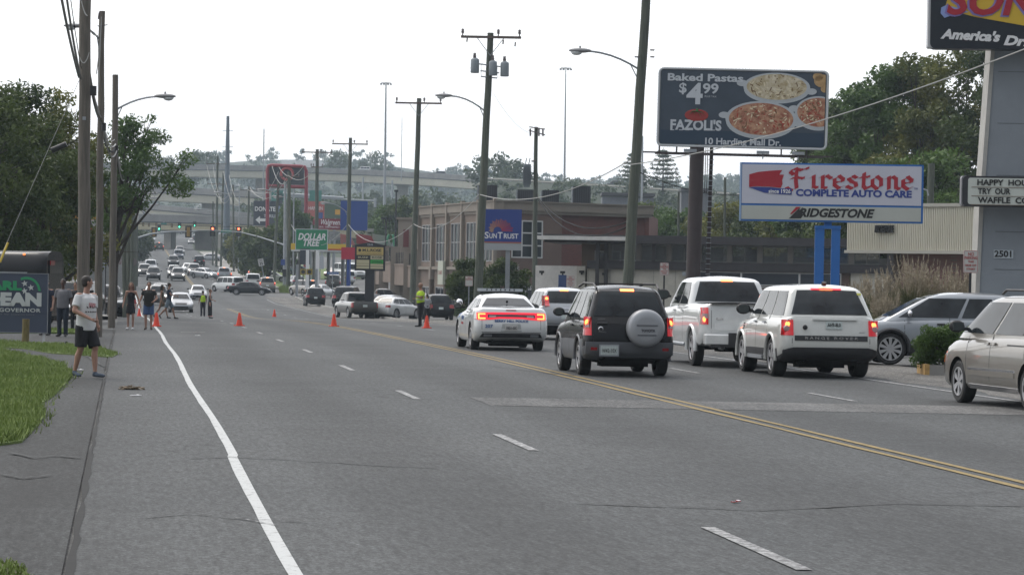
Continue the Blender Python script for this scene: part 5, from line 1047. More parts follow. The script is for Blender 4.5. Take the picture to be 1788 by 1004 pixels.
for (x, y, D, s, lb, rz_) in ((1160, 470, 104, 1, 'no parking sign on a dark post left of the brown billboard column', 0), (1695, 457, 70, 1, 'no parking sign in front of the grey pylon', 0), (996, 491, 140, .9, 'no parking sign by the cream entrance pillar', 0), (819, 491, 150, .8, 'small square sign under the dark pavement tree', 0)):
    g = zg(D); p = P(x, y, D); r_ = empty('parking_sign', (p.x, D, g), rz_, lb, 'sign', 'roadside parking signs'); w_, h_ = (.36, .55) if x > 1600 else ((.32, .46) if s == 1 else (.40, .52))
    b = MB().prism(rrect(-w_/2, p.z-g-h_/2, w_/2, p.z-g+h_/2, .04), -.01, .01); b.build('plate', mat('sign_plate_white', (.50, .50, .47), .5, var=.06), r_); b = MB()
    rr0 = rrect(-w_/2+.012, p.z-g-h_/2+.012, w_/2-.012, p.z-g+h_/2-.012, .035); b.tube([(x_, -.013, z_) for x_, z_ in rr0+[rr0[0]]], .004, 4, caps=False); b.build('border', SRED, r_)
    for k, (s_, sz) in enumerate((('NO', .11), ('PARKING', .10), ('THIS', .06), ('SIDE OF', .065), ('STREET', .065))):
        if x == 819 and k > 1: break
        text(s_, sz, mat('sign_print_red', (.40, .10, .09), .6), r_, (0, -.018, p.z-g+h_*(.33-.165*k)), fit=w_*(.4, .85, .4, .75, .6)[k], bold=.002)
    b = MB().box((0, .035, (p.z-g+h_/2)/2-.1), (.06, .04, p.z-g+h_/2+.1)); b.build('post', BLACK if x > 1100 else STEEL, r_)
D = 330; p = P(459, 457, D); r_ = empty('speed_sign', (p.x, D, zg(D)), 0, 'white speed limit sign leaning to the left by the dark tree', 'sign'); hh = p.z-zg(D)
b = MB().prism([(-.32, hh-.42), (.32, hh-.42), (.32, hh+.42), (-.32, hh+.42)], -.02, .02); b.build('plate', MATS['sign_plate_white'], r_); text('SPEED\nLIMIT', .16, BLACKP, r_, (0, -.03, hh+.2)); text('35', .42, BLACKP, r_, (0, -.03, hh-.17), bold=.012); MB().box((0, .05, hh/2), (.07, .05, hh+.3)).build('post', STEEL, r_); r_.rotation_euler = (0, R(-12), 0); r_.location.x += .5
for (x, y, D, s, lb) in ((526+56, 420+88, 300, 'McArthur Dr', 'blue street name sign on a thin pole before the grass bank'), (418-22, 404, 400, 'Thompson Ln', 'green street name sign between the two red signals')):
    pass
p = P(581, 477, 250); r_ = empty('street_name_sign', (p.x, 250, zg(250)), R(8), 'blue street name sign on a thin pole before the grass bank', 'sign'); hh = p.z-zg(250); box('plate', (0, 0, hh), (1.0, .03, .2), mat('street_blue', (.04, .13, .36), .5), r_); text('McArthur Dr', .14, WHITEP, r_, (0, -.025, hh), fit=.85); MB().tube([(0, .04, 0), (0, .04, hh+.15)], .03, 6).build('post', STEEL, r_)
p = P(202+30, 459, 300); r_ = empty('stop_sign', (P(240, 0, 230).x, 230, zg(230)), 0, 'back of an eight sided stop sign on a thin post at the left kerb', 'sign'); hh = P(240, 458, 230).z-zg(230); MB().lathe([(0, -.01), (.36, -.01), (.36, .01), (0, .01)], 'Y', 8, (0, 0, hh)).build('plate', mat('sign_back', (.12, .10, .10), .6), r_); MB().tube([(0, -.04, 0), (0, -.04, hh+.3)], .035, 6).build('post', STEEL, r_)
D = 225; r_ = empty('fire_hydrant', GX(235, D), 0, 'red fire hydrant on the left pavement', 'fire hydrant'); RH = mat('hydrant_red', (.45, .03, .03), .5); MB().lathe([(.16, 0), (.16, .06), (.11, .08), (.11, .55), (.15, .57), (.15, .62), (.11, .70), (.04, .78), (0, .80)], 'Z', 12).build('body', RH, r_, 40); MB().tube([(-.2, 0, .45), (.2, 0, .45)], .06, 8).build('outlet', RH, r_)
# fuel price board, kiosk and low things on the far verge
panel_sign('kiosk_sign', 524, 434, 541, 462, 300, mat('kiosk_dark', (.03, .035, .05), .6), 'dark price board under the green store sign', (527,), th=.2)
panel_sign('kiosk_sign', 558, 446, 565, 470, 285, mat('kiosk_white', (.4, .42, .45), .6), 'narrow white board with a yellow top by the fuel canopy', (561,), th=.2)
for (px, D, lb) in ((529, 296, 'yellow and black round emblem board on the grass bank'), (540, 297, 'yellow board beside the round emblem board')):
    r_ = empty('lawn_board', (GX(px, D).x, D, P(px, 484, D).z), 0, lb, 'sign'); box('panel', (0, 0, .55), (.62, .1, .6), mat('board_yellow', (.30, .22, .03), .6), r_); MB().lathe([(0, -.09), (.2, -.09), (.2, -.06), (0, -.06)], 'Y', 14, (0, 0, .55)).build('emblem', BLACKP, r_); box('leg', (0, 0.02, -.25), (.1, .06, 1.2), BLACK, r_)
# ================================================================== POLES, LAMPS, WIRES
INS = mat('insulator', (.12, .10, .10), .4); ARM = mat('crossarm_wood', (.13, .10, .085), .9, var=.2, scale=4); TRF = mat('transformer_grey', (.23, .26, .28), .45, var=.08, scale=3); LAMPH = mat('lamp_head_grey', (.26, .26, .26), .5); LENS = mat('lamp_lens', (.6, .62, .62), .2, coat=1)
def pole(label, base, top, r0, r1, wood=WOOD, group='wooden utility poles along the street', cat='utility pole', name='utility_pole'):
    root = empty(name, base, 0, label, cat, group); t_ = Vector(top)-Vector(base); b = MB(); k = 10
    pts = [Vector((0, 0, -.3)).lerp(t_, 0) if i == 0 else t_*(i/k) + Vector((.012*math.sin(i*1.9+base[0]), 0, 0)) for i in range(k+1)]; pts[0].z = -.3
    b.tube(pts, [r0+(r1-r0)*i/k for i in range(k+1)], 12); b.build('pole', wood, root, 50); root['_h'] = 0; del root['_h']; return root, t_
def crossarm(root, t_, D, x0, x1, dz, ins=(0.03, .62, .97), slope=-.02, brace=True):
    """x0,x1: metres left/right of the pole"""
    k = 1-abs(dz)/t_.z; c = Vector((t_.x*k, t_.y*k-.14, t_.z-dz)); b = MB(); L = x1-x0; b.box((c.x+(x0+x1)/2, c.y, c.z), (L, .1, .12), ry=0); b.build('crossarm', ARM, root)
    for f in ins:
        b = MB(); x = c.x+x0+L*f; b.lathe([(.03, 0), (.03, .1), (.09, .11), (.05, .16), (.09, .19), (.05, .24), (.085, .27), (.04, .33), (0, .34)], 'Z', 8, (x, c.y, c.z+.06)); b.build('insulator', INS, root)
    if brace:
        b = MB(); b.tube([(c.x, c.y-.02, c.z-.9), (c.x+.65, c.y-.02, c.z-.05)], .018, 4); b.tube([(c.x, c.y-.02, c.z-.9), (c.x-.65, c.y-.02, c.z-.05)], .018, 4); b.build('brace', STEEL, root)
    return c
def lamparm(root, p0, p1, name='lamp', hs=1.0, m=None):
    """arm from the pole p0 to the lamp head p1, local coordinates"""
    p0 = Vector(p0); p1 = Vector(p1); d = p1-p0; b = MB(); pts = [p0]
    for t in (.15, .35, .55, .75, .9, 1.0): pts.append(Vector((p0.x+d.x*t, p0.y+d.y*t, p0.z+d.z*(1-(1-t)**2.0))))
    b.tube(pts, .035*hs, 7); b.tube([p0-Vector((0, 0, .35)), pts[1]], .02*hs, 5); b.build('lamp_arm', m or STEEL, root, 50); s = 1 if d.x > 0 else -1; b = MB()
    b.ell((p1.x+s*.30*hs, p1.y, p1.z+.02), (.40*hs, .16*hs, .085*hs), 12, 8); b.box((p1.x+s*.3*hs, p1.y, p1.z+.12*hs), (.06*hs, .06*hs, .12*hs)); hd = b.build('lamp_head', LAMPH, root, 60)
    b = MB(); b.ell((p1.x+s*.42*hs, p1.y, p1.z-.05*hs), (.19*hs, .13*hs, .10*hs), 10, 6); b.build('lens', LENS, hd, 60)
def transformer(root, c, h=.9, r=.28):
    b = MB(); b.lathe([(0, 0), (r*.94, 0), (r, .04), (r, h-.05), (r*.9, h), (r*.5, h+.05), (0, h+.06)], 'Z', 18, c); t = b.build('transformer', TRF, root, 40)
    b = MB()
    for dx in (0, .08): b.lathe([(.035, 0), (.055, .05), (.035, .09), (.055, .14), (.035, .18), (.03, .3), (0, .3)], 'Z', 8, (c[0]+dx*r*4-.05, c[1]-.05, c[2]+h)); 
    b.build('bushing', INS, t)
def PP(px, py, D): return P(px, py, D)
def mkpole(label, xb, xt, yt, D, r0, r1, wood=WOOD, **k):
    b_ = GX(xb, D); t_ = P(xt, yt, D); return pole(label, b_, t_, r0, r1, wood, **k)
# right side
r1_, t1 = mkpole('tall thick greenish pole with a lamp arm just left of the food billboard', 1092, 1130, -28, 105, .21, .16, WOODG)
loc = lambda r_, px, py, D: P(px, py, D)-r_.location
lamparm(r1_, loc(r1_, 1113, 120, 105), loc(r1_, 1028, 90, 104), hs=1.05)
b = MB(); 
for (px, py) in ((1139, 88), (1112, 100), (1139, 100)): q = loc(r1_, px, py, 104.9); b.box((q.x, q.y, q.z), (.16, .05, .05))
b.build('bracket', INS, r1_)
r2_, t2 = mkpole('tall pole carrying three grey transformers and a crossarm', 833, 857, 58, 140, .22, .15, WOODG)
crossarm(r2_, t2, 140, -1.45, 1.5, .22)
for (px, py) in ((829, 128), (881, 134)): q = loc(r2_, px, py, 139.8); transformer(r2_, (q.x, q.y, q.z), .68, .21)
q = loc(r2_, 857, 133, 140); transformer(r2_, (q.x+.10, q.y-.25, q.z), .68, .2)
b = MB(); 
for (x0, y0, x1, y1) in ((836, 112, 875, 117), (839, 124, 872, 128), (840, 134, 868, 137)): b.tube([loc(r2_, x0, y0, 139.9), loc(r2_, x1, y1, 139.9)], .035, 5)
b.tube([loc(r2_, 840, 112, 139.9), loc(r2_, 840, 135, 139.9)], .012, 4); b.tube([loc(r2_, 868, 116, 139.9), loc(r2_, 868, 137, 139.9)], .012, 4); b.build('transformer_bracket', STEEL, r2_)
lamparm(r2_, loc(r2_, 846, 194, 140), loc(r2_, 787, 168, 139.5), hs=1.1)
b = MB()
for (px, py) in ((816, 66), (879, 70), (900, 74)): q = loc(r2_, px, py, 139.8); b.tube([q, q-Vector((0.02, 0, .22))], .035, 6)
b.build('cutout_fuse', INS, r2_)
r3_, t3 = mkpole('leaning pole with a plain crossarm behind the officer', 720, 732, 172, 200, .22, .16, WOODG); crossarm(r3_, t3, 200, -1.65, 1.6, .35)
r4_, t4 = mkpole('pole with crossarm left of the plain blue sign', 606, 612, 241, 275, .22, .16, WOODG); crossarm(r4_, t4, 275, -1.75, 1.7, .6); lamparm(r4_, loc(r4_, 607, 372, 275), loc(r4_, 573, 355, 274), hs=1.1)
r5_, t5 = mkpole('pole with crossarm in front of the green store sign', 552, 554, 261, 320, .24, .18, WOODG); crossarm(r5_, t5, 320, -1.7, 1.7, .35); crossarm(r5_, t5, 320, -.65, .65, 2.0, ins=(0, .2, .98), brace=False)
# thin pole with the ribbed transformer in front of the brick building
r6_, t6 = mkpole('slim dark pole with a big ribbed transformer hung on its left', 934, 936, 222, 172, .17, .11, WOODG); q = loc(r6_, 920, 327, 172); b = MB(); b.box((q.x, q.y, q.z+.75), (.44, .45, 1.25)); b.box((q.x, q.y, q.z+.08), (.34, .34, .2)); tt = b.build('transformer', TRF, r6_)
b = MB()
for i in range(7): b.box((q.x-.24+.08*i, q.y-.27, q.z+.72), (.018, .1, 1.05))
for x in (-.12, .08): b.tube([(q.x+x, q.y, q.z+1.35), (q.x+x+.08, q.y, q.z+1.75)], .025, 6)
b.build('cooling_fin', mat('fin_grey', (.17, .19, .21), .5), r6_); b = MB()
for (x0, y0, x1, y1) in ((923, 228, 952, 236), (924, 222, 952, 226)): b.tube([loc(r6_, x0, y0, 171.8), loc(r6_, x1, y1, 171.8)], .035, 5)
for x in (926, 941, 948): b.tube([loc(r6_, x, 225, 171.7), loc(r6_, x, 238, 171.7)], .05, 6)
b.tube([loc(r6_, 928, 282, 171.9), loc(r6_, 936, 281, 171.9)], .05, 5); b.build('crossarm', INS, r6_)
# left side
L1, lt1 = mkpole('thickest nearest wooden pole on the left, behind the walking man', 147, 149, -25, 78, .175, .155)
L2, lt2 = mkpole('second wooden pole from the left with a slight bend', 173, 178, 20, 82, .115, .085)
lamparm(L2, loc(L2, 174, 70, 82), loc(L2, 143, 47, 81), hs=.75)
L3, lt3 = mkpole('third wooden pole from the left, carrying the long lamp arm', 196, 202, 131, 100, .13, .10)
lamparm(L3, loc(L3, 203, 192, 100), loc(L3, 274, 169, 99), hs=.95)
L4, lt4 = mkpole('fourth wooden pole on the left, darker and thinner', 219, 216, 238, 146, .12, .10, WOODG); lamparm(L4, loc(L4, 217, 262, 146), loc(L4, 266, 247, 145), hs=.9)
lefts = [(224, 226, 288, 185), (230, 232, 325, 225), (233, 234, 330, 262), (236, 237, 338, 300), (239, 240, 350, 345)]
lb5 = ('fifth wooden pole on the left, a thin dark one', 'thin dark pole just left of the stop sign back', 'thin pole with a short lamp arm above the fire hydrant', 'thin far pole at the left kerb with a lamp arm', 'farthest thin pole on the left kerb'); LP = [L1, L2, L3, L4]
for (xb, xt, yt, D), lb in zip(lefts, lb5):
    r_, t_ = mkpole(lb, xb, xt, yt, D, .14, .11, WOODG); LP.append(r_)
    lamparm(r_, loc(r_, xt, yt+16, D), loc(r_, xt+27, yt+2+(D > 240)*6, D-1), hs=1.2)
b = MB(); b.box(tuple(loc(L1, 163, 159, 77.8)), (.16, .12, .26)); b.build('splice_box', BLACK, L1)
b = MB(); b.box(tuple(loc(L1, 147, 207, 77.8)), (.09, .02, .09)); b.build('tag_plate', STEEL, L1)
b = MB(); b.tube([loc(L2, 188, 44, 81.9), loc(L2, 170, 46, 81.9)], .015, 5); b.tube([loc(L2, 174, 22, 81.8), loc(L2, 172, 34, 81.8)], .03, 6); b.build('insulator', INS, L2)
for r_, px, py, D in ((L2, 181, 222, 81.8), (L3, 203, 262, 99.8)): b = MB(); b.tube([loc(r_, px, py-7, D), loc(r_, px, py+7, D)], .07, 8); b.build('splice_case', BLACK, r_)
# distant poles and masts
for (xb, xt, yt, D, r0, wd, arm, lb) in ((377, 380, 273, 470, .22, WOODG, 1, 'dark pole with two crossarms left of the big steel mast'), (385, 390, 302, 455, .18, WOODG, 0, 'pole directly left of the big steel mast foot'), (408, 407, 323, 430, .16, WOODG, 0, 'slim pole right of the big steel mast'), (431, 435, 325, 400, .16, WOODG, 0, 'slim pole left of the dark donate billboard'), (478, 486, 318, 350, .20, WOODG, 0, 'leaning pole under the red framed sign'), (503, 505, 300, 335, .24, WOODG, 0, 'dark pole in the middle of the red framed sign'), (416, 418, 338, 420, .10, STEEL, 0, 'thin steel pole near the green street name sign'), (371, 372, 352, 480, .14, WOODG, 0, 'short dark pole beside the left red signal'), (512, 513, 330, 360, .10, STEEL, 0, 'thin grey pole behind the store sign')):
    r_, t_ = mkpole(lb, xb, xt, yt, D, r0, r0*.8, wd, group='utility poles beyond the junction')
    if arm: crossarm(r_, t_, D, -1.9, 1.5, 1.3, brace=False); crossarm(r_, t_, D, -1.6, 1.6, 4.6, brace=False)
    if xb in (431, 503, 478): crossarm(r_, t_, D, -1.2, 1.2, .6, brace=False)
    if xb in (408, 478, 512, 371): s_ = -1; lamparm(r_, loc(r_, xt, yt+ (20 if xb != 478 else 22), D), loc(r_, xt-22, yt+14, D-1), hs=1.6)
def mast(label, px, yt, yb, D, r0, r1, m, heads=False, name='lamp_mast', cat='mast'):
    t_ = P(px, yt, D); b_ = P(px-(yb-yt)*.012, yb, D); root = empty(name, b_, 0, label, cat); d = t_-b_; b = MB(); b.tube([(0, 0, -3), d*.5, d], [r0, (r0+r1)/2, r1], 8); b.build('shaft', m, root, 50)
    if heads:
        b = MB(); b.tube([d+Vector((-1.2, 0, -.2)), d+Vector((1.2, 0, -.2))], .12, 5)
        for x in (-1.2, -.5, .5, 1.2): b.box(d+Vector((x, 0, -.5)), (.5, .5, .35))
        b.build('lamp_ring', LAMPH, root)
    return root, d
BLUEST = mat('weathered_mast_steel', (.14, .17, .20), .6, .3, var=.08, scale=.2); PALEST = mat('pale_mast_steel', (.34, .36, .38), .5, .3)
rt, d = mast('big tapered grey steel transmission pole rising beyond the bridges', 398, 203, 400, 560, .72, .28, BLUEST, name='transmission_pole', cat='transmission pole'); b = MB()
for f in (.87, .73): b.tube([d*f+Vector((-1.1, 0, 0)), d*f+Vector((1.1, 0, 0))], .05, 4)
for f in (.38, .33): b.tube([d*f+Vector((-2.3, 0, 0)), d*f+Vector((2.3, 0, 0))], .09, 5)
b.build('insulator_arm', BLUEST, rt)
mast('thin pole above the red framed sign reaching into the sky', 461, 225, 345, 600, .16, .10, PALEST); mast('tall highway lamp mast with a ring of lamps left of the white sky gap', 674, 144, 352, 700, .38, .16, PALEST, True); mast('very thin mast right of the tall highway lamp mast', 702, 205, 300, 900, .12, .08, PALEST); mast('tall highway lamp mast above the brick building', 988, 118, 312, 660, .26, .10, PALEST, True); mast('thin grey mast right of the thick leaning pole', 1122, 238, 330, 450, .17, .12, PALEST); mast('pale steel post under the flyover left of the bridge column', 634, 310, 335, 700, .25, .2, PALEST); mast('pale steel post beside the flyover column', 685, 315, 350, 800, .3, .25, PALEST)
mast('grey post below the left end of the flyover', 252, 300, 362, 700, .3, .26, PALEST)
for (xb, yt, D, lb) in ((1184, 335, 240, 'slim pole among the trees left of the billboard column'), (1265, 310, 215, 'slim pole among the trees under the billboard'), (1238, 350, 230, 'thin pole right of the brown billboard column')):
    mkpole(lb, xb, xb+1, yt, D, .12, .09, WOODG, group='poles behind the shops')
r_, t_ = mkpole('greenish pole stub with a small pipe arm above the tyre shop roof', 1622, 1626, 286, 140, .19, .17, WOODG, group='poles behind the shops'); b = MB(); b.tube([loc(r_, 1612, 330, 139.6), loc(r_, 1619, 333, 139.6), loc(r_, 1621, 342, 139.6)], .04, 6); b.build('pipe_arm', PALEST, r_)
# car park lamps by the parking deck; old style lantern on the left
for (xb, yt, D, lb, two) in ((672, 380, 300, 'twin black car park lamp above the tenant sign', 1), (689, 332, 305, 'single dark car park lamp left of the leaning pole', 0)):
    r_ = empty('car_park_lamp', GX(xb, D), 0, lb, 'street lamp'); h = P(xb, yt, D).z-zg(D); b = MB(); b.tube([(0, 0, 0), (0, 0, h)], .09, 8); b.build('post', BLACK, r_); b = MB()
    for x in ((-.3, .35) if two else (0,)): b.box((x, -.1, h-.1), (.42, .5, .22)); b.box((x, 0, h-.42), (.1, .1, .5))
    b.build('lamp_head', BLACK, r_)
for (xb, yt, D, lb) in ((183, 412, 150, 'black post lantern with a white glass head between the left poles'),):
    r_ = empty('post_lantern', GX(xb, D), 0, lb, 'street lamp'); h = P(xb, yt, D).z-zg(D); b = MB(); b.lathe([(.14, 0), (.12, .4), (.06, .5), (.05, h-.5), (.1, h-.45), (.12, h-.35)], 'Z', 10); b.build('post', BLACK, r_, 40); b = MB(); b.lathe([(.12, h-.35), (.2, h-.05), (.14, h+.02), (.03, h+.18), (0, h+.25)], 'Z', 10); b.build('lantern', LENS, r_, 40)
# wires
WIREG = mat('old_cable_grey', (.20, .20, .19), .6); WIREK = mat('black_cable', (.012, .012, .013), .8, spec=.1); WIREP = mat('pale_cable', (.36, .36, .34), .6)
def wire(label, a, b_, sag, r=.014, m=WIREK, n=22, group='overhead cables', extra=None):
    a = Vector(a); b_ = Vector(b_); pts = []
    for i in range(n+1): t = i/n; p = a.lerp(b_, t); p.z -= 4*sag*t*(1-t); pts.append(p-a)
    o = MB().tube(pts, r, 5, caps=False).build('overhead_cable', m, None, 60); o.location = a; return tag(o, label, 'cable', group)
# main service cable from the leaning pole up to the right corner and beyond
A_ = P(1100, 294, 105); E_ = P(1420, 205, 95); 
wire('thick pale cable crossing in front of the food billboard up to the top right', P(1100, 288, 105), P(1800, 82, 62), .35, .018, WIREP)
wire('pale cable swinging from the transformer pole to the leaning thick pole', P(838, 340, 140), P(1106, 276, 105), .75, .02, WIREP)
wire('pale cable from the transformer pole down to the pole behind the officer', P(722, 391, 200), P(838, 338, 140), .9, .02, WIREP)
wire('pale cable sagging left from the pole behind the officer', P(608, 392, 275), P(722, 391, 200), 1.5, .022, WIREP)
wire('pale loop of cable over the green store sign', P(508, 392, 335), P(608, 390, 275), 2.3, .026, WIREP)
for k, (a, c, sg) in enumerate((((936, 340, 172), (1095, 388, 105), .9), ((938, 345, 172), (1095, 396, 105), 1.1))): wire('twisted black cable drooping %s the red brick wall' % ('higher across' if k == 0 else 'lower across'), P(*a), P(*c), sg, .03, WIREK)
wire('thin black wire from the leaning pole down right toward the trees', P(1118, 302, 105), P(1300, 340, 150), .3, .018)
for k, (x, y) in enumerate(((815, 50), (878, 52), (905, 55))): wire('thin power line at the %s end of the high crossarms' % ('left', 'middle', 'right')[k], P(x, y+9, 140), P(692+k*38+(k == 2)*4, 177+k, 200), .5, .006, WIREG); wire('thin power line between the two far crossarms, %s one' % ('left', 'middle', 'right')[k], P(692+k*38, 177, 200), P(582+k*30, 245+k, 275), .7, .007, WIREG)
wire('faint wire from the transformer pole to the slim dark pole', P(860, 160, 140), P(936, 235, 172), .5, .008, WIREG)
# left cable bundle: comes from above the camera to the thick pole, then sags pole to pole
wire('thickest black cable dropping from the top edge to the nearest wooden pole', P(104, -20, 68), P(138, 135, 77.8), .10, .035, WIREG)
wire('second black cable dropping beside the thickest one', P(114, -20, 68), P(141, 138, 77.8), .12, .03, WIREG)
wire('thin black cable beside the nearest wooden pole top', P(121, -20, 70), P(142, 120, 77.8), .1, .012, WIREK)
pts = [(156, 134, 78), (176, 212, 82), (201, 258, 100), (217, 300, 146), (227, 330, 185), (232, 352, 225), (235, 366, 262), (238, 372, 300)]
nm_ = ('first', 'second', 'third', 'fourth', 'fifth', 'sixth', 'seventh')
for i in range(len(pts)-1):
    for k, (dx, dy, sg, r, m_) in enumerate(((0, 0, .35, .03, WIREK), (1, -6, .30, .022, WIREP), (3, 5, .42, .022, WIREG), (-1, -14, .25, .012, WIREP))):
        a = pts[i]; c = pts[i+1]; f = (1+i*.15); wire('%s cable of the %s span along the left wooden poles' % (('black upper', 'pale', 'grey', 'thin pale')[k], nm_[i]), P(a[0]+dx, a[1]+dy, a[2]), P(c[0]+dx, c[1]+dy, c[2]), sg*(.6 if i == 0 else 1+.25*i), r*(1+.12*i), m_)
for (x0, y0, x1, y1, D, D2, sg) in ((140, -10, 153, 28, 77.8, 77.6, .15), (139, 100, 156, 92, 77.7, 77.7, .22), (141, 0, 171, 62, 77.7, 81.6, .3)): wire('pale loose loop of wire hanging on the nearest wooden pole at height %s' % ('top', 'middle', 'upper')[[140, 139, 141].index(x0)], P(x0, y0, D), P(x1, y1, D2), sg, .014, WIREP)
wire('long pale drop loop down the second wooden pole', P(177, 40, 81.8), P(168, 130, 81.8), .2, .014, WIREP); wire('taut pale line beside the second pole', P(177, 30, 81.8), P(172, 160, 81.8), .02, .012, WIREP)
gw = wire('steel guy wire running down left from the nearest wooden pole to the sign', P(-2, 455, 74), P(143, 130, 78), 0, .007, WIREG, 2); 
o = MB().tube([P(0, 458, 73.9), P(14, 424, 74.1)], .03, 8).build('guy_guard', mat('guard_yellow', (.55, .40, .04), .5), None, 50); tag(o, 'yellow plastic guard sleeve on the guy wire', 'cable guard')
o = MB().tube([P(90, 263, 90), P(116, 252, 90)], .09, 8).build('cable_case', BLACK, None, 50); tag(o, 'black cable splice case hanging before the left trees', 'cable case'); wire('thin wire holding the black splice case', P(-20, 300, 92), P(149, 235, 79), .2, .008, WIREK)
for k, (a, c, sg) in enumerate((((361, 289, 470), (407, 326, 430), 3.5), ((372, 290, 470), (407, 328, 430), 4), ((390, 300, 455), (435, 326, 400), 4), ((400, 306, 430), (435, 328, 400), 3), ((436, 328, 400), (486, 300, 350), 2), ((436, 326, 400), (503, 306, 335), 2.2), ((487, 292, 350), (530, 290, 335), 1.2), ((430, 330, 400), (486, 330, 350), .6), ((503, 306, 335), (553, 290, 320), 1.0), ((475, 290, 350), (505, 310, 335), 1.4))):
    wire('pale slack line in the tangle around the big steel mast and red framed sign', P(*a), P(*c), sg, .03, WIREP, group='slack lines around the big steel mast')
# ------------------------------------------------------------------ traffic signals
SIGB = mat('signal_black', (.02, .02, .018), .6); SIGY = mat('signal_yellow_back', (.28, .17, .035), .6, var=.1)
def signal(px, py, D, lit, label, back=False, s=1.0):
    p = P(px, py, D); r_ = empty('traffic_signal', p, 0, label, 'traffic light', 'traffic signals at the junction'); r_.scale = (s, s, s)
    MB().prism(rrect(-.38, -.68, .38, .68, .06), 0, .03).build('backplate', SIGB, r_); MB().box((0, -.12 if not back else -.1, 0), (.36, .22, 1.1)).build('housing', SIGB if not back else SIGY, r_)
    if not back:
        for k, z in enumerate((.37, 0, -.37)):
            on = (k == lit); m_ = (mat('red_signal_on', (1, .1, .05), .4, emit=(1, .10, .04), es=9) if k == 0 else mat('green_signal_on', (.1, 1, .6), .4, emit=(.08, 1, .55), es=7)) if on else mat('signal_lens_off', (.10, .03, .02) if k == 0 else (.06, .05, .02), .3)
            MB().lathe([(0, -.25), (.14, -.25), (.15, -.235), (0, -.235)], 'Y', 14, (0, 0, z)).build('lens', m_, r_); MB().tube([(-.16, -.3, z), (-.12, -.3, z+.11), (0, -.3, z+.17), (.12, -.3, z+.11), (.16, -.3, z)], .02, 4).build('visor', SIGB, r_)
    return r_
signal(371.5, 404, 398, 0, 'red lit traffic light, left of the pair over the road'); signal(417, 404.5, 396, 0, 'red lit traffic light nearest the donate billboard'); signal(269, 405.5, 402, None, 'yellow back of the left hand traffic light', True); signal(329, 405, 402, None, 'yellow back of the middle traffic light', True, 1.2)
for (x, y, lb) in ((278, 397, 'small green traffic light farthest left under the bridge'), (313.6, 393.5, 'small green traffic light left of the bridge pier gap'), (340, 391.5, 'small green traffic light right of the dark bridge joint')): signal(x, y, 560, 2, lb, s=.85)
D = 400
r_ = empty('signal_mast', (0, 0, 0), 0, 'grey signal pole at the right with a long arm over the road', 'signal pole'); g = GX(497, 345); b = MB(); b.tube([g, P(498, 318, 345)], [.22, .15], 10); b.build('pole', STEEL, r_, 50); b = MB(); b.tube([P(497, 428, 345), P(450, 413, 370), P(420, 405.5, 392), P(372, 402.5, 397), P(335, 402, 400)], [.10, .085, .07, .06, .045], 8); b.build('mast_arm', mat('dark_mast_steel', (.16, .18, .19), .6, .2), r_, 50)
g2 = P(497, 477, 344.5); b = MB().box(g2, (.5, .3, .9)); b.build('control_box', BLACK, r_); b = MB().box(P(494, 458, 344.6), (.5, .1, .7)); b.build('small_blue_sign', NAVY2, r_)
r_ = empty('signal_mast', (0, 0, 0), 0, 'grey signal arm reaching in from the left kerb', 'signal pole'); b = MB(); g = GX(236, 400); b.tube([g, P(236, 395, 400)], [.2, .15], 8); b.build('pole', STEEL, r_, 50); b = MB(); b.tube([P(236, 417, 400), P(262, 409, 401), P(295, 405, 402), P(345, 403.5, 402)], [.15, .13, .1, .06], 8); b.build('mast_arm', STEEL, r_, 50)
p = P(395, 404, 396); r_ = empty('street_name_sign', p, 0, 'green street name sign between the two red traffic lights', 'sign'); box('plate', (0, 0, 0), (1.5, .04, .36), mat('street_green', (.01, .22, .13), .5), r_); text('Thompson Ln', .22, WHITEP, r_, (0, -.03, 0), fit=1.3)
for (x, y, D, w_, h_, lb) in ((286, 391, 640, 1.3, .4, 'tiny green street name sign hung on the girder bridge'), (484, 342, 640, 2.6, 2.4, 'left green highway sign behind the red framed sign'), (494, 346, 640, 1.8, 2.0, 'second green highway sign behind the red framed sign'), (551, 342, 640, 2.7, 2.4, 'green highway sign right of the red framed sign')):
    p = P(x, y, D); r_ = empty('highway_sign', p, 0, lb, 'sign'); box('plate', (0, 0, 0), (w_, .08, h_), mat('highway_green', (.02, .18, .14), .5, var=.1), r_); box('support', (0, .1, -h_/2-.6 if h_ > 1 else h_/2+.2), (.15, .1, 1.3 if h_ > 1 else .4), STEEL, r_)
# junction span wire with yellow hangers under the bridge
wire('span wire carrying the small green signals under the bridge', P(236, 391, 560), P(480, 397, 555), .1, .06, WIREK)
for k, (x, y) in enumerate(((250, 391), (260, 392), (273, 392), (300, 393))): signal(x, y+1, 566+k, None, 'tiny yellow signal back number %s from the left under the girder bridge' % ('one', 'two', 'three', 'four')[k], True, .55)
# gantry behind the red framed sign
r_ = empty('sign_gantry', (0, 0, 0), 0, 'horizontal lattice sign gantry below the flyover', 'gantry'); b = MB(); b.tube([P(480, 338, 650), P(600, 346, 650)], .35, 5); b.tube([P(480, 342, 650), P(655, 351, 650)], .2, 5)
for k in range(12): b.tube([P(482+k*10, 338.3+k*.66, 650), P(487+k*10, 342.6+k*.6, 650)], .12, 4)
b.tube([P(655, 346, 650), P(655, 362, 650)], .3, 6); b.build('truss', PALEST, r_)
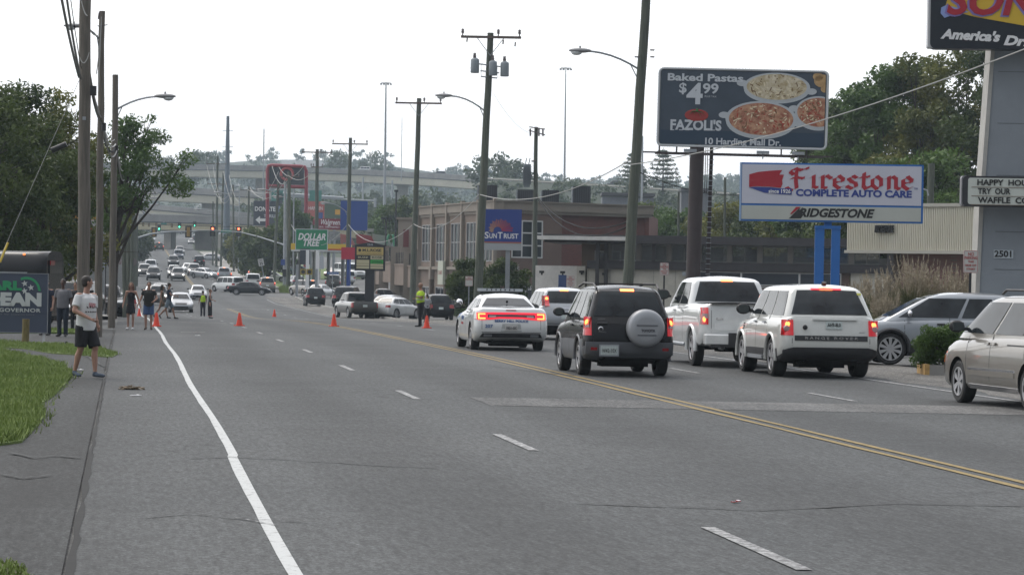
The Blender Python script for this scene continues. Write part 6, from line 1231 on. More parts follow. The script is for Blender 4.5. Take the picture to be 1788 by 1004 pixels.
# ------------------------------------------------------------------ cones
ORNG = mat('cone_orange', (.75, .055, .02), .5); 
def cone(px, py, label, s=1.0):
    g = G(px, py, .002); r_ = empty('traffic_cone', g, random.uniform(0, 1), label, 'traffic cone', 'orange cones across the road'); r_.scale = (s, s, s)
    MB().lathe([(.135, .03), (.125, .035), (.045, .47), (.035, .50), (.0, .50)], 'Z', 20).build('cone', ORNG, r_, 35); MB().box((0, 0, .017), (.31, .31, .034)).build('base', ORNG, r_)
for a in ((273, 570, 'orange cone on the white edge line beside the man in the dark tee'), (243, 552, 'orange cone between the couple holding hands'), (418, 569, 'orange cone alone in the open left lanes'), (479, 553, 'orange cone before the yellow line, smallest of the lone ones'), (583, 570, 'orange cone on the yellow line before the dark grey pickup'), (745, 573, 'orange cone at the feet of the officer in the lime shirt'), (367, 552, 'orange cone half hidden behind the woman in the long black dress')): cone(*a)
# ================================================================== VEHICLES
def interp(tab, x):
    if x <= tab[0][0]: return tab[0][1]
    for (a, b_), (c, d) in zip(tab[:-1], tab[1:]):
        if x <= c: t = (x-a)/(c-a); return b_+(d-b_)*t
    return tab[-1][1]
TS = [0, .004, .012, .028, .055, .10, .16, .23, .30, .37, .44, .5, .56, .63, .70, .77, .84, .90, .945, .972, .988, .996, 1]
def loft(sec, yr, yf, zb, zt, W, cr, ts=TS, cap_m=0, matf=None):
    """sec: (x factor, h 0..1, dz); yr, yf: tables over h; zb, zt: tables over t; returns an MB"""
    b = MB(); n = len(sec); ring = 2*n
    for t in ts:
        for side in (1, -1):
            for (xf, h, dz) in (sec if side == 1 else sec[::-1]):
                z0, z1 = interp(zb, t), interp(zt, t); y0, y1 = interp(yr, h), interp(yf, h)
                b.v.append((side*xf*W*cr(t, h), y0+(y1-y0)*t, z0+(z1-z0)*h+dz*min(1, 8*t, 8*(1-t))))
    for i in range(len(ts)-1):
        for j in range(ring):
            j2 = (j+1) % ring; b.f.append((i*ring+j, (i+1)*ring+j, (i+1)*ring+j2, i*ring+j2)); b.m.append(0)
    for i, fl in ((0, 0), (len(ts)-1, 1)):
        for j in range(n-1):
            q = (i*ring+j, i*ring+j+1, i*ring+ring-2-j, i*ring+ring-1-j); b.f.append(q if not fl else q[::-1]); b.m.append(0)
    return b
def finish(b, name, mats, parent, matf=None, cut=None, smooth=38):
    me = b.mesh(name, mats); bm = bmesh.new(); bm.from_mesh(me); bmesh.ops.remove_doubles(bm, verts=bm.verts, dist=.0004); bmesh.ops.recalc_face_normals(bm, faces=bm.faces); bm.to_mesh(me); bm.free()
    if cut:
        o = link('tmp', me); cs = []
        for c in cut:
            cm = link('tmpc', c); md = o.modifiers.new('b', 'BOOLEAN'); md.operation = 'DIFFERENCE'; md.solver = 'EXACT'; md.object = cm; cs.append(cm)
        me2 = evalmesh(o); 
        for x in [o]+cs: bpy.data.objects.remove(x)
        me = me2; me.name = name
    if matf:
        for p in me.polygons:
            if p.material_index == 0: p.material_index = matf(p.center, p.normal)
    me.polygons.foreach_set('use_smooth', [True]*len(me.polygons)); me.update(); me.set_sharp_from_angle(angle=R(smooth))
    return link(name, me, parent)
def sample_line(L, n):
    d = [0]
    for a, b_ in zip(L[:-1], L[1:]): d.append(d[-1]+math.hypot(b_[0]-a[0], b_[1]-a[1]))
    out = []
    for i in range(n+1):
        s = d[-1]*i/n; k = 0
        while k < len(d)-2 and d[k+1] < s: k += 1
        t = (s-d[k])/max(1e-9, d[k+1]-d[k]); out.append((L[k][0]+(L[k+1][0]-L[k][0])*t, L[k][1]+(L[k+1][1]-L[k][1])*t))
    return out
class Shell:
    def __init__(s, objs):
        vs = []; fs = []
        for o in objs:
            k = len(vs); vs += [v.co.copy() for v in o.data.vertices]; fs += [tuple(i+k for i in p.vertices) for p in o.data.polygons]
        s.t = BVHTree.FromPolygons(vs, fs)
    def hit(s, side, u, v):
        o, d = {'R': (Vector((u, -9, v)), Vector((0, 1, 0))), 'F': (Vector((u, 9, v)), Vector((0, -1, 0))), 'L': (Vector((-5, u, v)), Vector((1, 0, 0))), 'S': (Vector((5, u, v)), Vector((-1, 0, 0))), 'T': (Vector((u, v, 6)), Vector((0, 0, -1)))}[side]
        h = s.t.ray_cast(o, d); s.nd = abs(h[1].dot(d)) if h[0] is not None else 1; return h[0], d
    def patch(s, name, side, low, high, m, parent, nu=10, nv=5, off=.006, th=.012):
        lo, hi = sample_line(low, nu), sample_line(high, nu); P_ = []; last = None; miss = []
        for j in range(nv+1):
            for i in range(nu+1):
                u = lo[i][0]+(hi[i][0]-lo[i][0])*j/nv; v = lo[i][1]+(hi[i][1]-lo[i][1])*j/nv; h, d = s.hit(side, u, v); P_.append(h if h is None else h-d*off*(min(3.5, 1/max(.2, s.nd))-1))
                if h is None: miss.append((len(P_)-1, u, v))
        ok = [p for p in P_ if p is not None]
        if not ok: return None
        for k, u, v in miss:
            near = min(ok, key=lambda p: (p.x-u)**2+(p.z-v)**2 if side in 'RF' else ((p.y-u)**2+(p.z-v)**2 if side in 'LS' else (p.x-u)**2+(p.y-v)**2)); q = near.copy()
            if side in 'RF': q.x, q.z = u, v
            elif side in 'LS': q.y, q.z = u, v
            else: q.x, q.y = u, v
            P_[k] = q
        b = MB(); W_ = nu+1; top = [p-d*off for p in P_]; bot = [p-d*(off-th) for p in P_]; k0 = len(top); b.v = [tuple(p) for p in top+bot]
        for j in range(nv):
            for i in range(nu): k = j*W_+i; b.f.append((k, k+1, k+W_+1, k+W_)); b.m.append(0)
        edge = [i for i in range(W_)]+[j*W_+nu for j in range(1, nv+1)]+[nv*W_+i for i in range(nu-1, -1, -1)]+[j*W_ for j in range(nv-1, 0, -1)]
        for a, c in zip(edge, edge[1:]+edge[:1]): b.f.append((a, a+k0, c+k0, c)); b.m.append(0)
        me = b.mesh(name, m); bm = bmesh.new(); bm.from_mesh(me); bmesh.ops.recalc_face_normals(bm, faces=bm.faces); bm.to_mesh(me); bm.free()
        me.polygons.foreach_set('use_smooth', [True]*len(me.polygons)); me.update(); me.set_sharp_from_angle(angle=R(45)); return link(name, me, parent)
WHEELS = {}
def wheel_mesh(r, w_, rim, style, key):
    if key in WHEELS: return WHEELS[key]
    b = MB(); b.lathe([(rim, -w_*.46), (r*.90, -w_*.5), (r*.985, -w_*.40), (r, -w_*.2), (r, w_*.2), (r*.985, w_*.40), (r*.90, w_*.5), (rim, w_*.46), (rim*.97, 0)], 'X', 32, closed=True)
    for k in (-.14, .14): b.lathe([(r*1.002, w_*(k-.02)), (r*.985, w_*k), (r*1.002, w_*(k+.02))], 'X', 32)
    ty = b.mesh('tyre', RUBBER, 40); b = MB()
    b.lathe([(rim, w_*.46), (rim*.96, w_*.47), (rim*.92, w_*.40), (rim*.9, w_*.1), (0, w_*.08)], 'X', 32, m=1)
    b.lathe([(rim*1.01, w_*.44), (rim*1.0, w_*.49), (rim*.93, w_*.49), (rim*.92, w_*.42)], 'X', 32, m=0); b.lathe([(0, w_*.40), (rim*.14, w_*.40), (rim*.2, w_*.34), (rim*.22, w_*.1)], 'X', 16, m=0)
    for i in range(style):
        a = 2*math.pi*i/style; rm = Matrix.Rotation(a, 3, 'X'); w2 = rim*(.15 if style > 6 else .22 if style > 5 else .26)
        vs = [rm@Vector(p) for p in ((w_*.42, -w2*.5, rim*.15), (w_*.42, w2*.5, rim*.15), (w_*.44, w2, rim*.94), (w_*.44, -w2, rim*.94), (w_*.2, -w2*.5, rim*.15), (w_*.2, w2*.5, rim*.15), (w_*.3, w2, rim*.94), (w_*.3, -w2, rim*.94))]
        b.add(vs, [(0, 1, 2, 3), (0, 4, 5, 1), (1, 5, 6, 2), (3, 2, 6, 7), (0, 3, 7, 4)], 0)
    rm_ = b.mesh('rim', [ALLOY, DARKM], 35); WHEELS[key] = (ty, rm_); return WHEELS[key]
SEC = [(0, 0, 0), (.80, 0, 0), (.93, .03, 0), (.985, .12, 0), (1.0, .30, 0), (1.0, .52, 0), (.992, .72, 0), (.965, .88, 0), (.92, .965, 0), (.86, 1.0, 0), (.45, 1.0, .02), (0, 1.0, .028)]
def crn(rr, rf, k0=.82, k1=.70):
    def f(t, h=0):
        a = min(1, t/rr); c = min(1, (1-t)/rf); A = k0+(1-k0)*math.sqrt(max(0, 1-(1-a)**2)); C_ = k1+(1-k1)*math.sqrt(max(0, 1-(1-c)**2)); return A*C_
    return f
def vehicle(spec):
    S = dict(L=4.7, W=1.8, wb=2.75, roh=1.0, gc=.24, wr=.34, rimf=.66, style=7, tw=.22, belt=.98, tail=1.02, hood=.95, nose=.72, roof=1.46, g0=(-1.7, -1.0), g1=(1.3, .45), wt=.62, wbt=.86, paint='white', low=None, lowz=0, arch=1.12, hatch=False, lit=None, front_lit=False, detail=1, rear_slope=.03, win=None, bed=None, name='car')
    S.update(spec); L, W_ = S['L'], S['W']/2; yr0 = -L/2; y_ra = yr0+S['roh']; y_fa = y_ra+S['wb']; pm = MATS['paint_'+S['paint']]; low = S['low'] or BLACK
    root = bpy.data.objects.new(S['name'], None); COL.objects.link(root)
    zt = [(0, S['tail']-.03), (.03, S['tail']), (.22, S['tail']), (.36, S['belt']), (.62, S['belt']), (.74, S['hood']), (.93, S['hood']-.07), (.985, S['nose']+.06), (1, S['nose'])]
    if S['hatch']: zt = [(0, S['belt']+.02), (.36, S['belt']+.02), (.6, S['belt']), (.74, S['hood']), (.93, S['hood']-.06), (.985, S['nose']+.06), (1, S['nose'])]
    if S['bed']: zt = [(0, S['tail']), (.36, S['tail']), (.4, S['belt']), (.62, S['belt']), (.72, S['hood']), (.93, S['hood']-.05), (.985, S['nose']+.1), (1, S['nose'])]
    zb = [(0, S['gc']+.14), (.06, S['gc']+.06), (.16, S['gc']), (.86, S['gc']), (.96, S['gc']), (1, S['gc']+.06)]
    yr = [(0, yr0+.10), (.12, yr0+.03), (.3, yr0), (.5, yr0+.0), (.62, yr0+.03+S['rear_slope']*.5), (.8, yr0+.05+S['rear_slope']), (1, yr0+.09+S['rear_slope']*1.6)]
    yf = [(0, L/2-.12), (.2, L/2-.02), (.5, L/2), (.8, L/2-.08), (1, L/2-.28)]
    tub = loft(SEC, yr, yf, zb, zt, W_, crn(.045, .11))
    cuts = []; ra = S['wr']*S['arch']+.02
    for ya in (y_ra, y_fa):
        for s in (-1, 1): c = MB(); c.lathe([(0, s*(W_-.30)), (ra, s*(W_-.30)), (ra, s*(W_+.3)), (0, s*(W_+.3))], 'X', 32, (0, ya, S['wr'])); m_ = c.mesh('c', DARKM); bm = bmesh.new(); bm.from_mesh(m_); bmesh.ops.remove_doubles(bm, verts=bm.verts, dist=1e-4); bmesh.ops.recalc_face_normals(bm, faces=bm.faces); bm.to_mesh(m_); bm.free(); cuts.append(m_)
    if S['bed']: c = MB().box((0, yr0+.12+S['bed']/2, S['tail']), (S['W']-.32, S['bed'], .9)); m_ = c.mesh('c', DARKM); cuts.append(m_)
    lz = S['lowz']
    body = finish(tub, 'body', [pm, DARKM, low], root, lambda c, n: 2 if c.z < lz else 0, cuts)
    for p in body.data.polygons:
        if any(math.hypot(p.center.y-ya, p.center.z-S['wr']) < ra+.004 for ya in (y_ra, y_fa)) and abs(p.normal.x) < .6: p.material_index = 1
    rf = S['roof']; gz0 = S['belt']-.06
    gy0, gy1 = S['g0']; fy0, fy1 = S['g1']; WT = S['wt']/S['wbt']
    gsec = [(1.0, 0, 0), (.985, .12, 0), (1-(1-WT)*.5, .5, 0), (WT+.045, .82, 0), (WT+.005, .91, 0), (WT-.06, .965, 0), (WT*.80, .99, 0), (WT*.4, 1.0, .02), (0, 1.0, .028)]
    gyr = [(0, gy0), (.5, gy0+(gy1-gy0)*.48), (.85, gy0+(gy1-gy0)*.90), (.95, gy1+.02), (1, gy1+.12)]; gyf = [(0, fy0), (.5, fy0+(fy1-fy0)*.5), (.85, fy0+(fy1-fy0)*.88), (.95, fy1-.04), (1, fy1-.16)]
    def gcr(t, h): return (1.0 if t > .06 else .90+.10*math.sqrt(1-(1-t/.06)**2))*(1.0 if t < .88 else .84+.16*math.sqrt(max(0, 1-((t-.88)/.12)**2)))
    zt2 = [(0, rf-.05), (.12, rf-.01), (.4, rf), (.8, rf-.01), (1, rf-.045)]
    gh = loft(gsec, gyr, gyf, [(0, gz0), (1, gz0)], zt2, S['wbt']*W_, gcr); cab = finish(gh, 'cabin', [pm, DARKM], root)
    sh = Shell([body, cab]); H_ = rf-S['belt']; zw0, zw1 = S['belt']+.035, rf-.10
    # windows
    xr0 = W_*S['wbt']*.84; xr1 = W_*S['wt']*.84
    sh.patch('rear_window', 'R', [(-xr0, zw0+S.get('rw0', .03)), (xr0, zw0+S.get('rw0', .03))], [(-xr1, zw1+.0), (0, zw1+.015), (xr1, zw1)], GLASS, root, 14, 12, .010)
    sh.patch('windscreen', 'F', [(-xr0*.98, zw0+.02), (xr0*.98, zw0+.02)], [(-xr1*.95, zw1), (xr1*.95, zw1)], GLASS, root, 14, 12, .010)
    def yat(tab, h): return interp(tab, h)
    h0, h1 = (zw0-gz0)/(rf-gz0), (zw1-.02-gz0)/(rf-gz0)
    wins = S['win'] or [(.0, .30), (.33, .62), (.65, 1.0)]
    for side in 'LS':
        ya0, yb0, ya1, yb1 = yat(gyr, h0)+.16, yat(gyf, h0)-.20, yat(gyr, h1)+.14, yat(gyf, h1)-.16
        for (a, c) in wins:
            sh.patch('side_window', side, [(ya0+(yb0-ya0)*a, zw0), (ya0+(yb0-ya0)*c, zw0)], [(ya1+(yb1-ya1)*a, zw1-.02), (ya1+(yb1-ya1)*c, zw1-.02)], GLASS, root, 8, 5, .008)
    # wheels
    key = (S['wr'], S['tw'], S['style'], S['rimf']); ty, rm_ = wheel_mesh(S['wr'], S['tw'], S['wr']*S['rimf'], S['style'], key)
    for ya in (y_ra, y_fa):
        for s in (-1, 1):
            wo = bpy.data.objects.new('wheel', None); COL.objects.link(wo); wo.parent = root; wo.location = (s*(W_-S['tw']/2-.015), ya, S['wr']); wo.rotation_euler = (0, 0, 0 if s > 0 else math.pi)
            link('tyre', ty, wo); link('rim', rm_, wo)
    ch = MB().box((0, 0, S['gc']+.10), (S['W']*.62, L*.86, .22)).box((0, y_ra, S['wr']), (S['W']-.5, .09, .09)).box((0, y_ra-.1, S['gc']-.01), (.9, .55, .14)).tube([(-.45, yr0+.25, S['gc']+.06), (-.45, yr0+.6, S['gc']+.02)], .035, 8); ch.build('chassis', DARKM, root)
    S.update(root=root, sh=sh, yr0=yr0, y_ra=y_ra, y_fa=y_fa, Wh=W_, zw0=zw0, zw1=zw1, pm=pm, gyr=gyr, gyf=gyf, h0=h0, h1=h1, gz0=gz0)
    # mirrors
    for s in (-1, 1):
        q = (s*(W_+.09), yat(gyf, h0)-.42+S.get('mir', 0), zw0+.09+S.get('mirz', 0)); b = MB(); ms = S.get('mirs', 1); b.ell(q, (.105*ms, .06, .078*ms), 12, 8); b.box((q[0]-s*.13, q[1]+.0, q[2]-.04), (.14, .05, .05)); mo = b.build('mirror', S.get('mirm', BLACK), root, 50)
        MB().box((q[0], q[1]-.055, q[2]), (.14*ms, .04, .10*ms)).build('mirror_glass', GLASSL, mo)
    # lamps
    tl = S.get('tlamp', ((.62, .97), (S['belt']-.28, S['belt']-.06))); (a, c), (z0, z1) = tl
    for s in (-1, 1):
        o1 = sh.patch('taillight', 'R', [(s*W_*a, z0), (s*W_*c, z0)], [(s*W_*a, z1), (s*W_*c, z1)], REDON if S['lit'] else REDL, root, 6, 4, .014, .02)
        if S['lit'] and o1: zz = z0+(z1-z0)*S.get('core', .68); hh_, _d = sh.hit('R', s*W_*(a+c)/2, zz); MB().ell((s*W_*(a+c)/2, (hh_.y if hh_ else yr0)-.015, zz), (.052, .022, .062), 12, 8).build('lamp_core', REDHOT, root, 60)
        sd = 'L' if s < 0 else 'S'; sh.patch('taillight_side', sd, [(yr0+.05, z0), (yr0+.20, z0)], [(yr0+.05, z1), (yr0+.22, z1)], REDL, root, 4, 3, .010, .02)
        hz = S['nose']-.04 if not S.get('hz') else S['hz']
        sh.patch('headlight', 'F', [(s*W_*.52, hz-.06), (s*W_*.88, hz-.05)], [(s*W_*.52, hz+.07), (s*W_*.88, hz+.10)], HEADOFF, root, 6, 4, .012, .02)
        if S['front_lit']: sh.patch('headlight_bulb', 'F', [(s*W_*.64, hz-.03), (s*W_*.80, hz-.03)], [(s*W_*.64, hz+.07), (s*W_*.80, hz+.07)], HEADON, root, 4, 3, .03, .02)
    if S['lit']: zz = zw1+.035 if S['hatch'] or S['bed'] else zw1-.03; sh.patch('high_brake_light', 'R', [(-.13, zz-.025), (.13, zz-.025)], [(-.13, zz+.02), (.13, zz+.02)], REDHOT, root, 4, 1, .02, .03)
    gl = S.get('grille', (.46, S['nose']-.12, S['nose']+.0)); sh.patch('grille', 'F', [(-W_*gl[0], gl[1]), (W_*gl[0], gl[1])], [(-W_*gl[0], gl[2]), (W_*gl[0], gl[2])], BLACK, root, 8, 3, .012, .02)
    sh.patch('lower_grille', 'F', [(-W_*.6, S['gc']+.14), (W_*.6, S['gc']+.14)], [(-W_*.55, S['gc']+.26), (W_*.55, S['gc']+.26)], BLACK, root, 8, 2, .01, .02)
    if S.get('plate', True): zz = S.get('pz', S['belt']-.30); x_ = S.get('px', 0); sh.patch('licence_plate', 'R', [(x_-.155, zz-.08), (x_+.155, zz-.08)], [(x_-.155, zz+.08), (x_+.155, zz+.08)], PLATE, root, 3, 2, .016, .02)
    sh.patch('rear_bumper_line', 'R', [(-W_*.95, S['gc']+.28), (W_*.95, S['gc']+.28)], [(-W_*.95, S['gc']+.295), (W_*.95, S['gc']+.295)], BLACK, root, 12, 1, .003, .01)
    if S['detail'] >= 1:
        for side in 'LS':
            for y in S.get('doors', [yat(gyf, h0)-.50, (yat(gyf, h0)+yat(gyr, h0))/2-.05, yat(gyr, h0)+.25+ (0 if not S['bed'] else 0)]):
                sh.patch('door_seam', side, [(y, S['gc']+.16), (y+.012, S['gc']+.16)], [(y, zw0), (y+.012, zw0)], BLACK, root, 1, 8, .0015, .006)
            for y in S.get('handles', [(yat(gyf, h0)+yat(gyr, h0))/2+.08, yat(gyr, h0)+.42]):
                sh.patch('door_handle', side, [(y-.10, S['belt']-.13), (y+.08, S['belt']-.13)], [(y-.10, S['belt']-.095), (y+.08, S['belt']-.095)], S.get('handm', pm), root, 3, 1, .03, .04)
        sh.patch('hatch_seam', 'R', [(-W_*.80, S['gc']+.36), (-W_*.80+.01, S['gc']+.36)], [(-W_*.80, S['belt']-.02), (-W_*.80+.01, S['belt']-.02)], BLACK, root, 1, 5, .002, .008); sh.patch('hatch_seam', 'R', [(W_*.80-.01, S['gc']+.36), (W_*.80, S['gc']+.36)], [(W_*.80-.01, S['belt']-.02), (W_*.80, S['belt']-.02)], BLACK, root, 1, 5, .002, .008)
    return S
def place(S, loc, th, label, cat, group=None):
    r_ = S['root']; r_.location = loc; r_.rotation_euler = (0, 0, th); return tag(r_, label, cat, group)
def arches(S, m, w_=.05, th=.03, ys=None):
    for s in (-1, 1):
        for ya in (S['y_ra'], S['y_fa']):
            b = MB(); r = S['wr']*S['arch']+.03; pts = [(s*(S['Wh']-.012), ya+math.cos(a)*r, S['wr']+math.sin(a)*r) for a in [R(-8+196*i/16) for i in range(17)]]; b.tube(pts, w_, 6, flat=1); b.build('arch_trim', m, S['root'], 60)
def rtext(S, s, size, m, x, z, fit=None, bold=.0, off=.012, **k):
    h, d = S['sh'].hit('R', x, z); y = (h.y if h else S['yr0'])-off; return text(s, size, m, S['root'], (x, y, z), fit=fit, bold=bold, depth=.004, **k)
WH = paint('white', (.62, .63, .62)); PWH = paint('warm_white', (.58, .585, .55)); BK = mat('paint_black', (.007, .007, .008), .25, coat=.2, spec=.3); SV = paint('silver', (.34, .355, .37), .7); GY = paint('blue_grey', (.26, .28, .30), .6, .32); TAN = paint('tan', (.20, .182, .155), .6, .3); DG_ = paint('dark_grey', (.07, .065, .058), .5, .3); RD_ = paint('dark_red', (.16, .02, .018), .3); DB = paint('dark_blue', (.02, .03, .055), .4); GRN_ = paint('dark_green', (.01, .05, .045), .4); LOWG = mat('grey_cladding', (.12, .125, .135), .45, .2); LOWD = mat('dark_cladding', (.03, .03, .032), .6)
HEAD = math.atan(.135)
# --- police saloon
S = vehicle(dict(name='police_car', L=5.05, W=1.90, wb=3.05, roh=1.05, roof=1.44, belt=1.0, tail=1.10, hood=.96, nose=.80, g0=(-1.95, -1.05), g1=(1.35, .45), wbt=.86, wt=.60, paint='white', wr=.345, style=5, gc=.19, lowz=0, tlamp=((.985, .99), (.8, .81)), plate=False, rw0=.07, win=[(.02, .16), (.2, .58), (.61, 1)], lit=False, mirz=-.02))
place(S, RD(0+.135*73+.02, 73+2.45), HEAD*.93, 'white police saloon with a full width red tail light and roof light bar', 'police car'); r_ = S['root']; sh = S['sh']; W_ = S['Wh']
NAV = mat('police_blue', (.03, .10, .28), .5); RDIM = mat('red_strip_lit', (.7, .01, .03), .3, emit=(1, .02, .05), es=.85)
sh.patch('light_strip', 'R', [(-W_*.93, .80), (-W_*.6, .80), (-.30, .83), (.30, .83), (W_*.6, .80), (W_*.93, .80)], [(-W_*.93, .975), (-W_*.5, .985), (W_*.5, .985), (W_*.93, .975)], RDIM, r_, 24, 4, .012, .02)
sh.patch('light_strip_centre', 'R', [(-W_*.64, .845), (-.3, .87), (.3, .87), (W_*.64, .845)], [(-W_*.64, .935), (W_*.64, .935)], mat('smoked_red', (.10, .02, .03), .2, coat=1), r_, 20, 3, .02, .02)
for s in (-1, 1):
    for (z0, z1) in ((.815, .85), (.925, .96)): sh.patch('lamp_core', 'R', [(s*W_*.70, z0), (s*W_*.90, z0)], [(s*W_*.70, z1), (s*W_*.90, z1)], REDHOT, r_, 4, 1, .03, .02)
    sh.patch('lamp_core', 'R', [(s*W_*.86, .85), (s*W_*.90, .85)], [(s*W_*.86, .925), (s*W_*.90, .925)], REDHOT, r_, 1, 2, .03, .02)
    sh.patch('reverse_lens', 'R', [(s*W_*.42, .86), (s*W_*.60, .85)], [(s*W_*.42, .905), (s*W_*.60, .905)], mat('clear_lens', (.4, .3, .3), .2), r_, 3, 1, .028, .02)
    sh.patch('exhaust_outlet', 'R', [(s*W_*.52, .36), (s*W_*.74, .36)], [(s*W_*.52, .425), (s*W_*.74, .425)], STEEL, r_, 4, 2, .03, .03)
sh.patch('rear_diffuser', 'R', [(-W_*.85, .345), (W_*.85, .345)], [(-W_*.78, .455), (W_*.78, .455)], LOWD, r_, 12, 2, .010, .02)
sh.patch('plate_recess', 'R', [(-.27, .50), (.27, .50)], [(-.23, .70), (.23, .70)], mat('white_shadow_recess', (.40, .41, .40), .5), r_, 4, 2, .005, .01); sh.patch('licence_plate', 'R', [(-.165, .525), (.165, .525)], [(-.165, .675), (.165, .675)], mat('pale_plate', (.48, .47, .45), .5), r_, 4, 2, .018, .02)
rtext(S, '3321-GC', .085, BLACKP, 0, .59, .27, .002, off=.03); rtext(S, 'BERRY HILL POLICE', .085, NAV, .0, .765, .86, .003, off=.014); rtext(S, '207', .115, NAV, -.58, .63, .20, .003, off=.02); rtext(S, 'CHARGER', .03, CHROME, 0, .94, .35, 0, off=.035)
sh.patch('high_brake_light', 'R', [(-.13, 1.035), (.13, 1.035)], [(-.13, 1.055), (.13, 1.055)], REDL, r_, 3, 1, .012, .02)
b = MB(); b.box((0, .05, 1.545), (1.18, .26, .075)); lb_ = b.build('light_bar', mat('light_bar_lens', (.42, .45, .48), .15, coat=1), r_); b = MB()
for i in range(7): b.box((-.36+.12*i, -.095, 1.548), (.03, .03, .045))
b.build('lamp_divider', BLACK, lb_); MB().box((0, .05, 1.49), (1.0, .2, .045)).box((-.5, .05, 1.47), (.06, .12, .06)).box((.5, .05, 1.47), (.06, .12, .06)).build('bar_mount', BLACK, lb_)
MB().tube([(.0, -1.5, 1.22), (.0, -1.52, 1.29)], .03, 8).build('antenna', BLACK, r_); q = (-W_+.06, .78, 1.10); MB().ell((q[0]-.1, q[1], q[2]+.10), (.09, .10, .09), 12, 8).build('spotlight', CHROME, r_, 60)
for z, t_ in ((.80, 'POLICE'), (.66, 'BERRY HILL')):
    h, d = sh.hit('L', .35, z); text(t_, .14 if z > .7 else .07, NAV if z > .7 else SRED, r_, (h.x-.008, .35, z), rot=(R(90), 0, R(-90)), bold=.004, depth=.004)
sh.patch('side_stripe', 'L', [(1.0, .86), (2.2, .62)], [(1.0, .95), (2.2, .82)], NAV, r_, 8, 2, .002, .006)
# --- black off-roader with the spare wheel
S = vehicle(dict(name='suv', L=4.15, W=1.74, wb=2.49, roh=.86, roof=1.71, belt=1.06, hatch=True, tail=1.06, hood=1.02, nose=.80, g0=(-2.02, -1.72), g1=(1.20, .45), wbt=.93, wt=.70, paint='black', low=LOWG, lowz=.64, wr=.345, style=5, gc=.26, tlamp=((.84, .99), (.78, 1.13)), lit=True, rw0=.05, rear_slope=.0, plate=False, doors=[.75, -.15, -1.0], mirs=1.15))
place(S, Vector((1.98, 54.3+2.07, 0)), HEAD*.97, 'black off-road car with a round grey spare wheel cover on its tail', 'suv'); r_ = S['root']; sh = S['sh']; W_ = S['Wh']; arches(S, LOWG, .028)
b = MB(); b.lathe([(0, -.16), (.20, -.165), (.30, -.15), (.345, -.11), (.36, -.05), (.36, .10), (.34, .14), (0, .14)], 'Y', 40, (.28, S['yr0']-.13, .93)); sp = b.build('spare_wheel_cover', mat('grey_cover', (.33, .34, .355), .4, .2), r_, 40)
MB().box((.28, S['yr0']-.296, .985), (.40, .012, .02)).box((.28, S['yr0']-.296, .80), (.36, .012, .025)).build('cover_ridge', LOWG, sp); text('TOYOTA', .07, mat('cover_letters', (.07, .07, .08), .5), sp, (.30, S['yr0']-.302, .885), fit=.27, bold=.003, depth=.004)
sh.patch('rear_bumper', 'R', [(-W_*.97, .36), (W_*.97, .36)], [(-W_*.97, .66), (W_*.97, .66)], LOWG, r_, 20, 5, .05, .06)
for s in (-1, 1): sh.patch('reflector', 'R', [(s*W_*.72, .50), (s*W_*.86, .50)], [(s*W_*.72, .555), (s*W_*.86, .555)], REDL, r_, 3, 1, .06, .03); sh.patch('lens_band', 'R', [(s*W_*.86, .93), (s*W_*.98, .93)], [(s*W_*.86, .975), (s*W_*.98, .975)], mat('clear_lens', (.4, .3, .3), .2), r_, 3, 1, .02, .02); b = MB(); b.tube([(s*.60, -1.75, 1.665), (s*.61, -1.45, 1.755), (s*.60, -.2, 1.765), (s*.58, .55, 1.69)], .022, 6); b.build('roof_rail', BLACK, r_, 60)
MB().box((0, -1.45, 1.755), (1.2, .04, .03)).build('roof_crossbar', BLACK, r_)
q = S['yr0']-.065; MB().box((-.40, q, .50), (.33, .02, .17)).build('licence_plate', PLATE, r_); MB().box((-.40, q+.008, .50), (.38, .02, .22)).build('plate_frame', STEEL, r_); text('W42-10X', .11, BLACKP, r_, (-.40, q-.014, .49), fit=.28, depth=.004)
MB().lathe([(.035, -.01), (.05, 0), (.035, .01)], 'Y', 16, (-.56, S['yr0']-.008, .90), closed=True).build('badge', CHROME, r_); rtext(S, 'RAV4 L', .035, CHROME, -.52, .845, .15); rtext(S, 'SUNRISE', .03, CHROME, -.54, 1.09, .14); sh.patch('tailgate_handle', 'R', [(-.62, 1.0), (-.42, 1.0)], [(-.62, 1.035), (-.42, 1.035)], BLACK, r_, 3, 1, .03, .03)
# --- white pickup
S = vehicle(dict(name='pickup_truck', L=5.8, W=2.03, wb=3.70, roh=1.18, roof=1.93, belt=1.30, tail=1.36, hood=1.26, nose=1.02, g0=(-.95, -.62), g1=(1.60, .85), wbt=.90, wt=.72, paint='white', wr=.40, style=5, gc=.40, bed=1.62, lit=True, core=.3, tlamp=((.86, .99), (.92, 1.28)), rw0=.06, rear_slope=-.04, win=[(.03, .44), (.49, 1)], plate=False, doors=[1.2, .2, -.75], handles=[.35, -.6], mirs=1.6, mirz=.1, lowz=0, mir=.1))
place(S, Vector((4.68, 61.2+2.9, 0)), HEAD, 'white crew cab pickup with lit brake lights between the two off-roaders', 'pickup truck'); r_ = S['root']; sh = S['sh']; W_ = S['Wh']; y0 = S['yr0']
MB().box((0, y0-.10, .60), (1.96, .22, .24)).build('rear_bumper', WH, r_).modifiers.new('b', 'BEVEL').width = .03; MB().box((.0, y0-.222, .62), (.95, .03, .26)).box((.0, y0-.12, .47), (1.7, .2, .06)).build('bumper_step', LOWD, r_); MB().box((0, y0-.245, .62), (.31, .02, .16)).build('licence_plate', PLATE, r_)
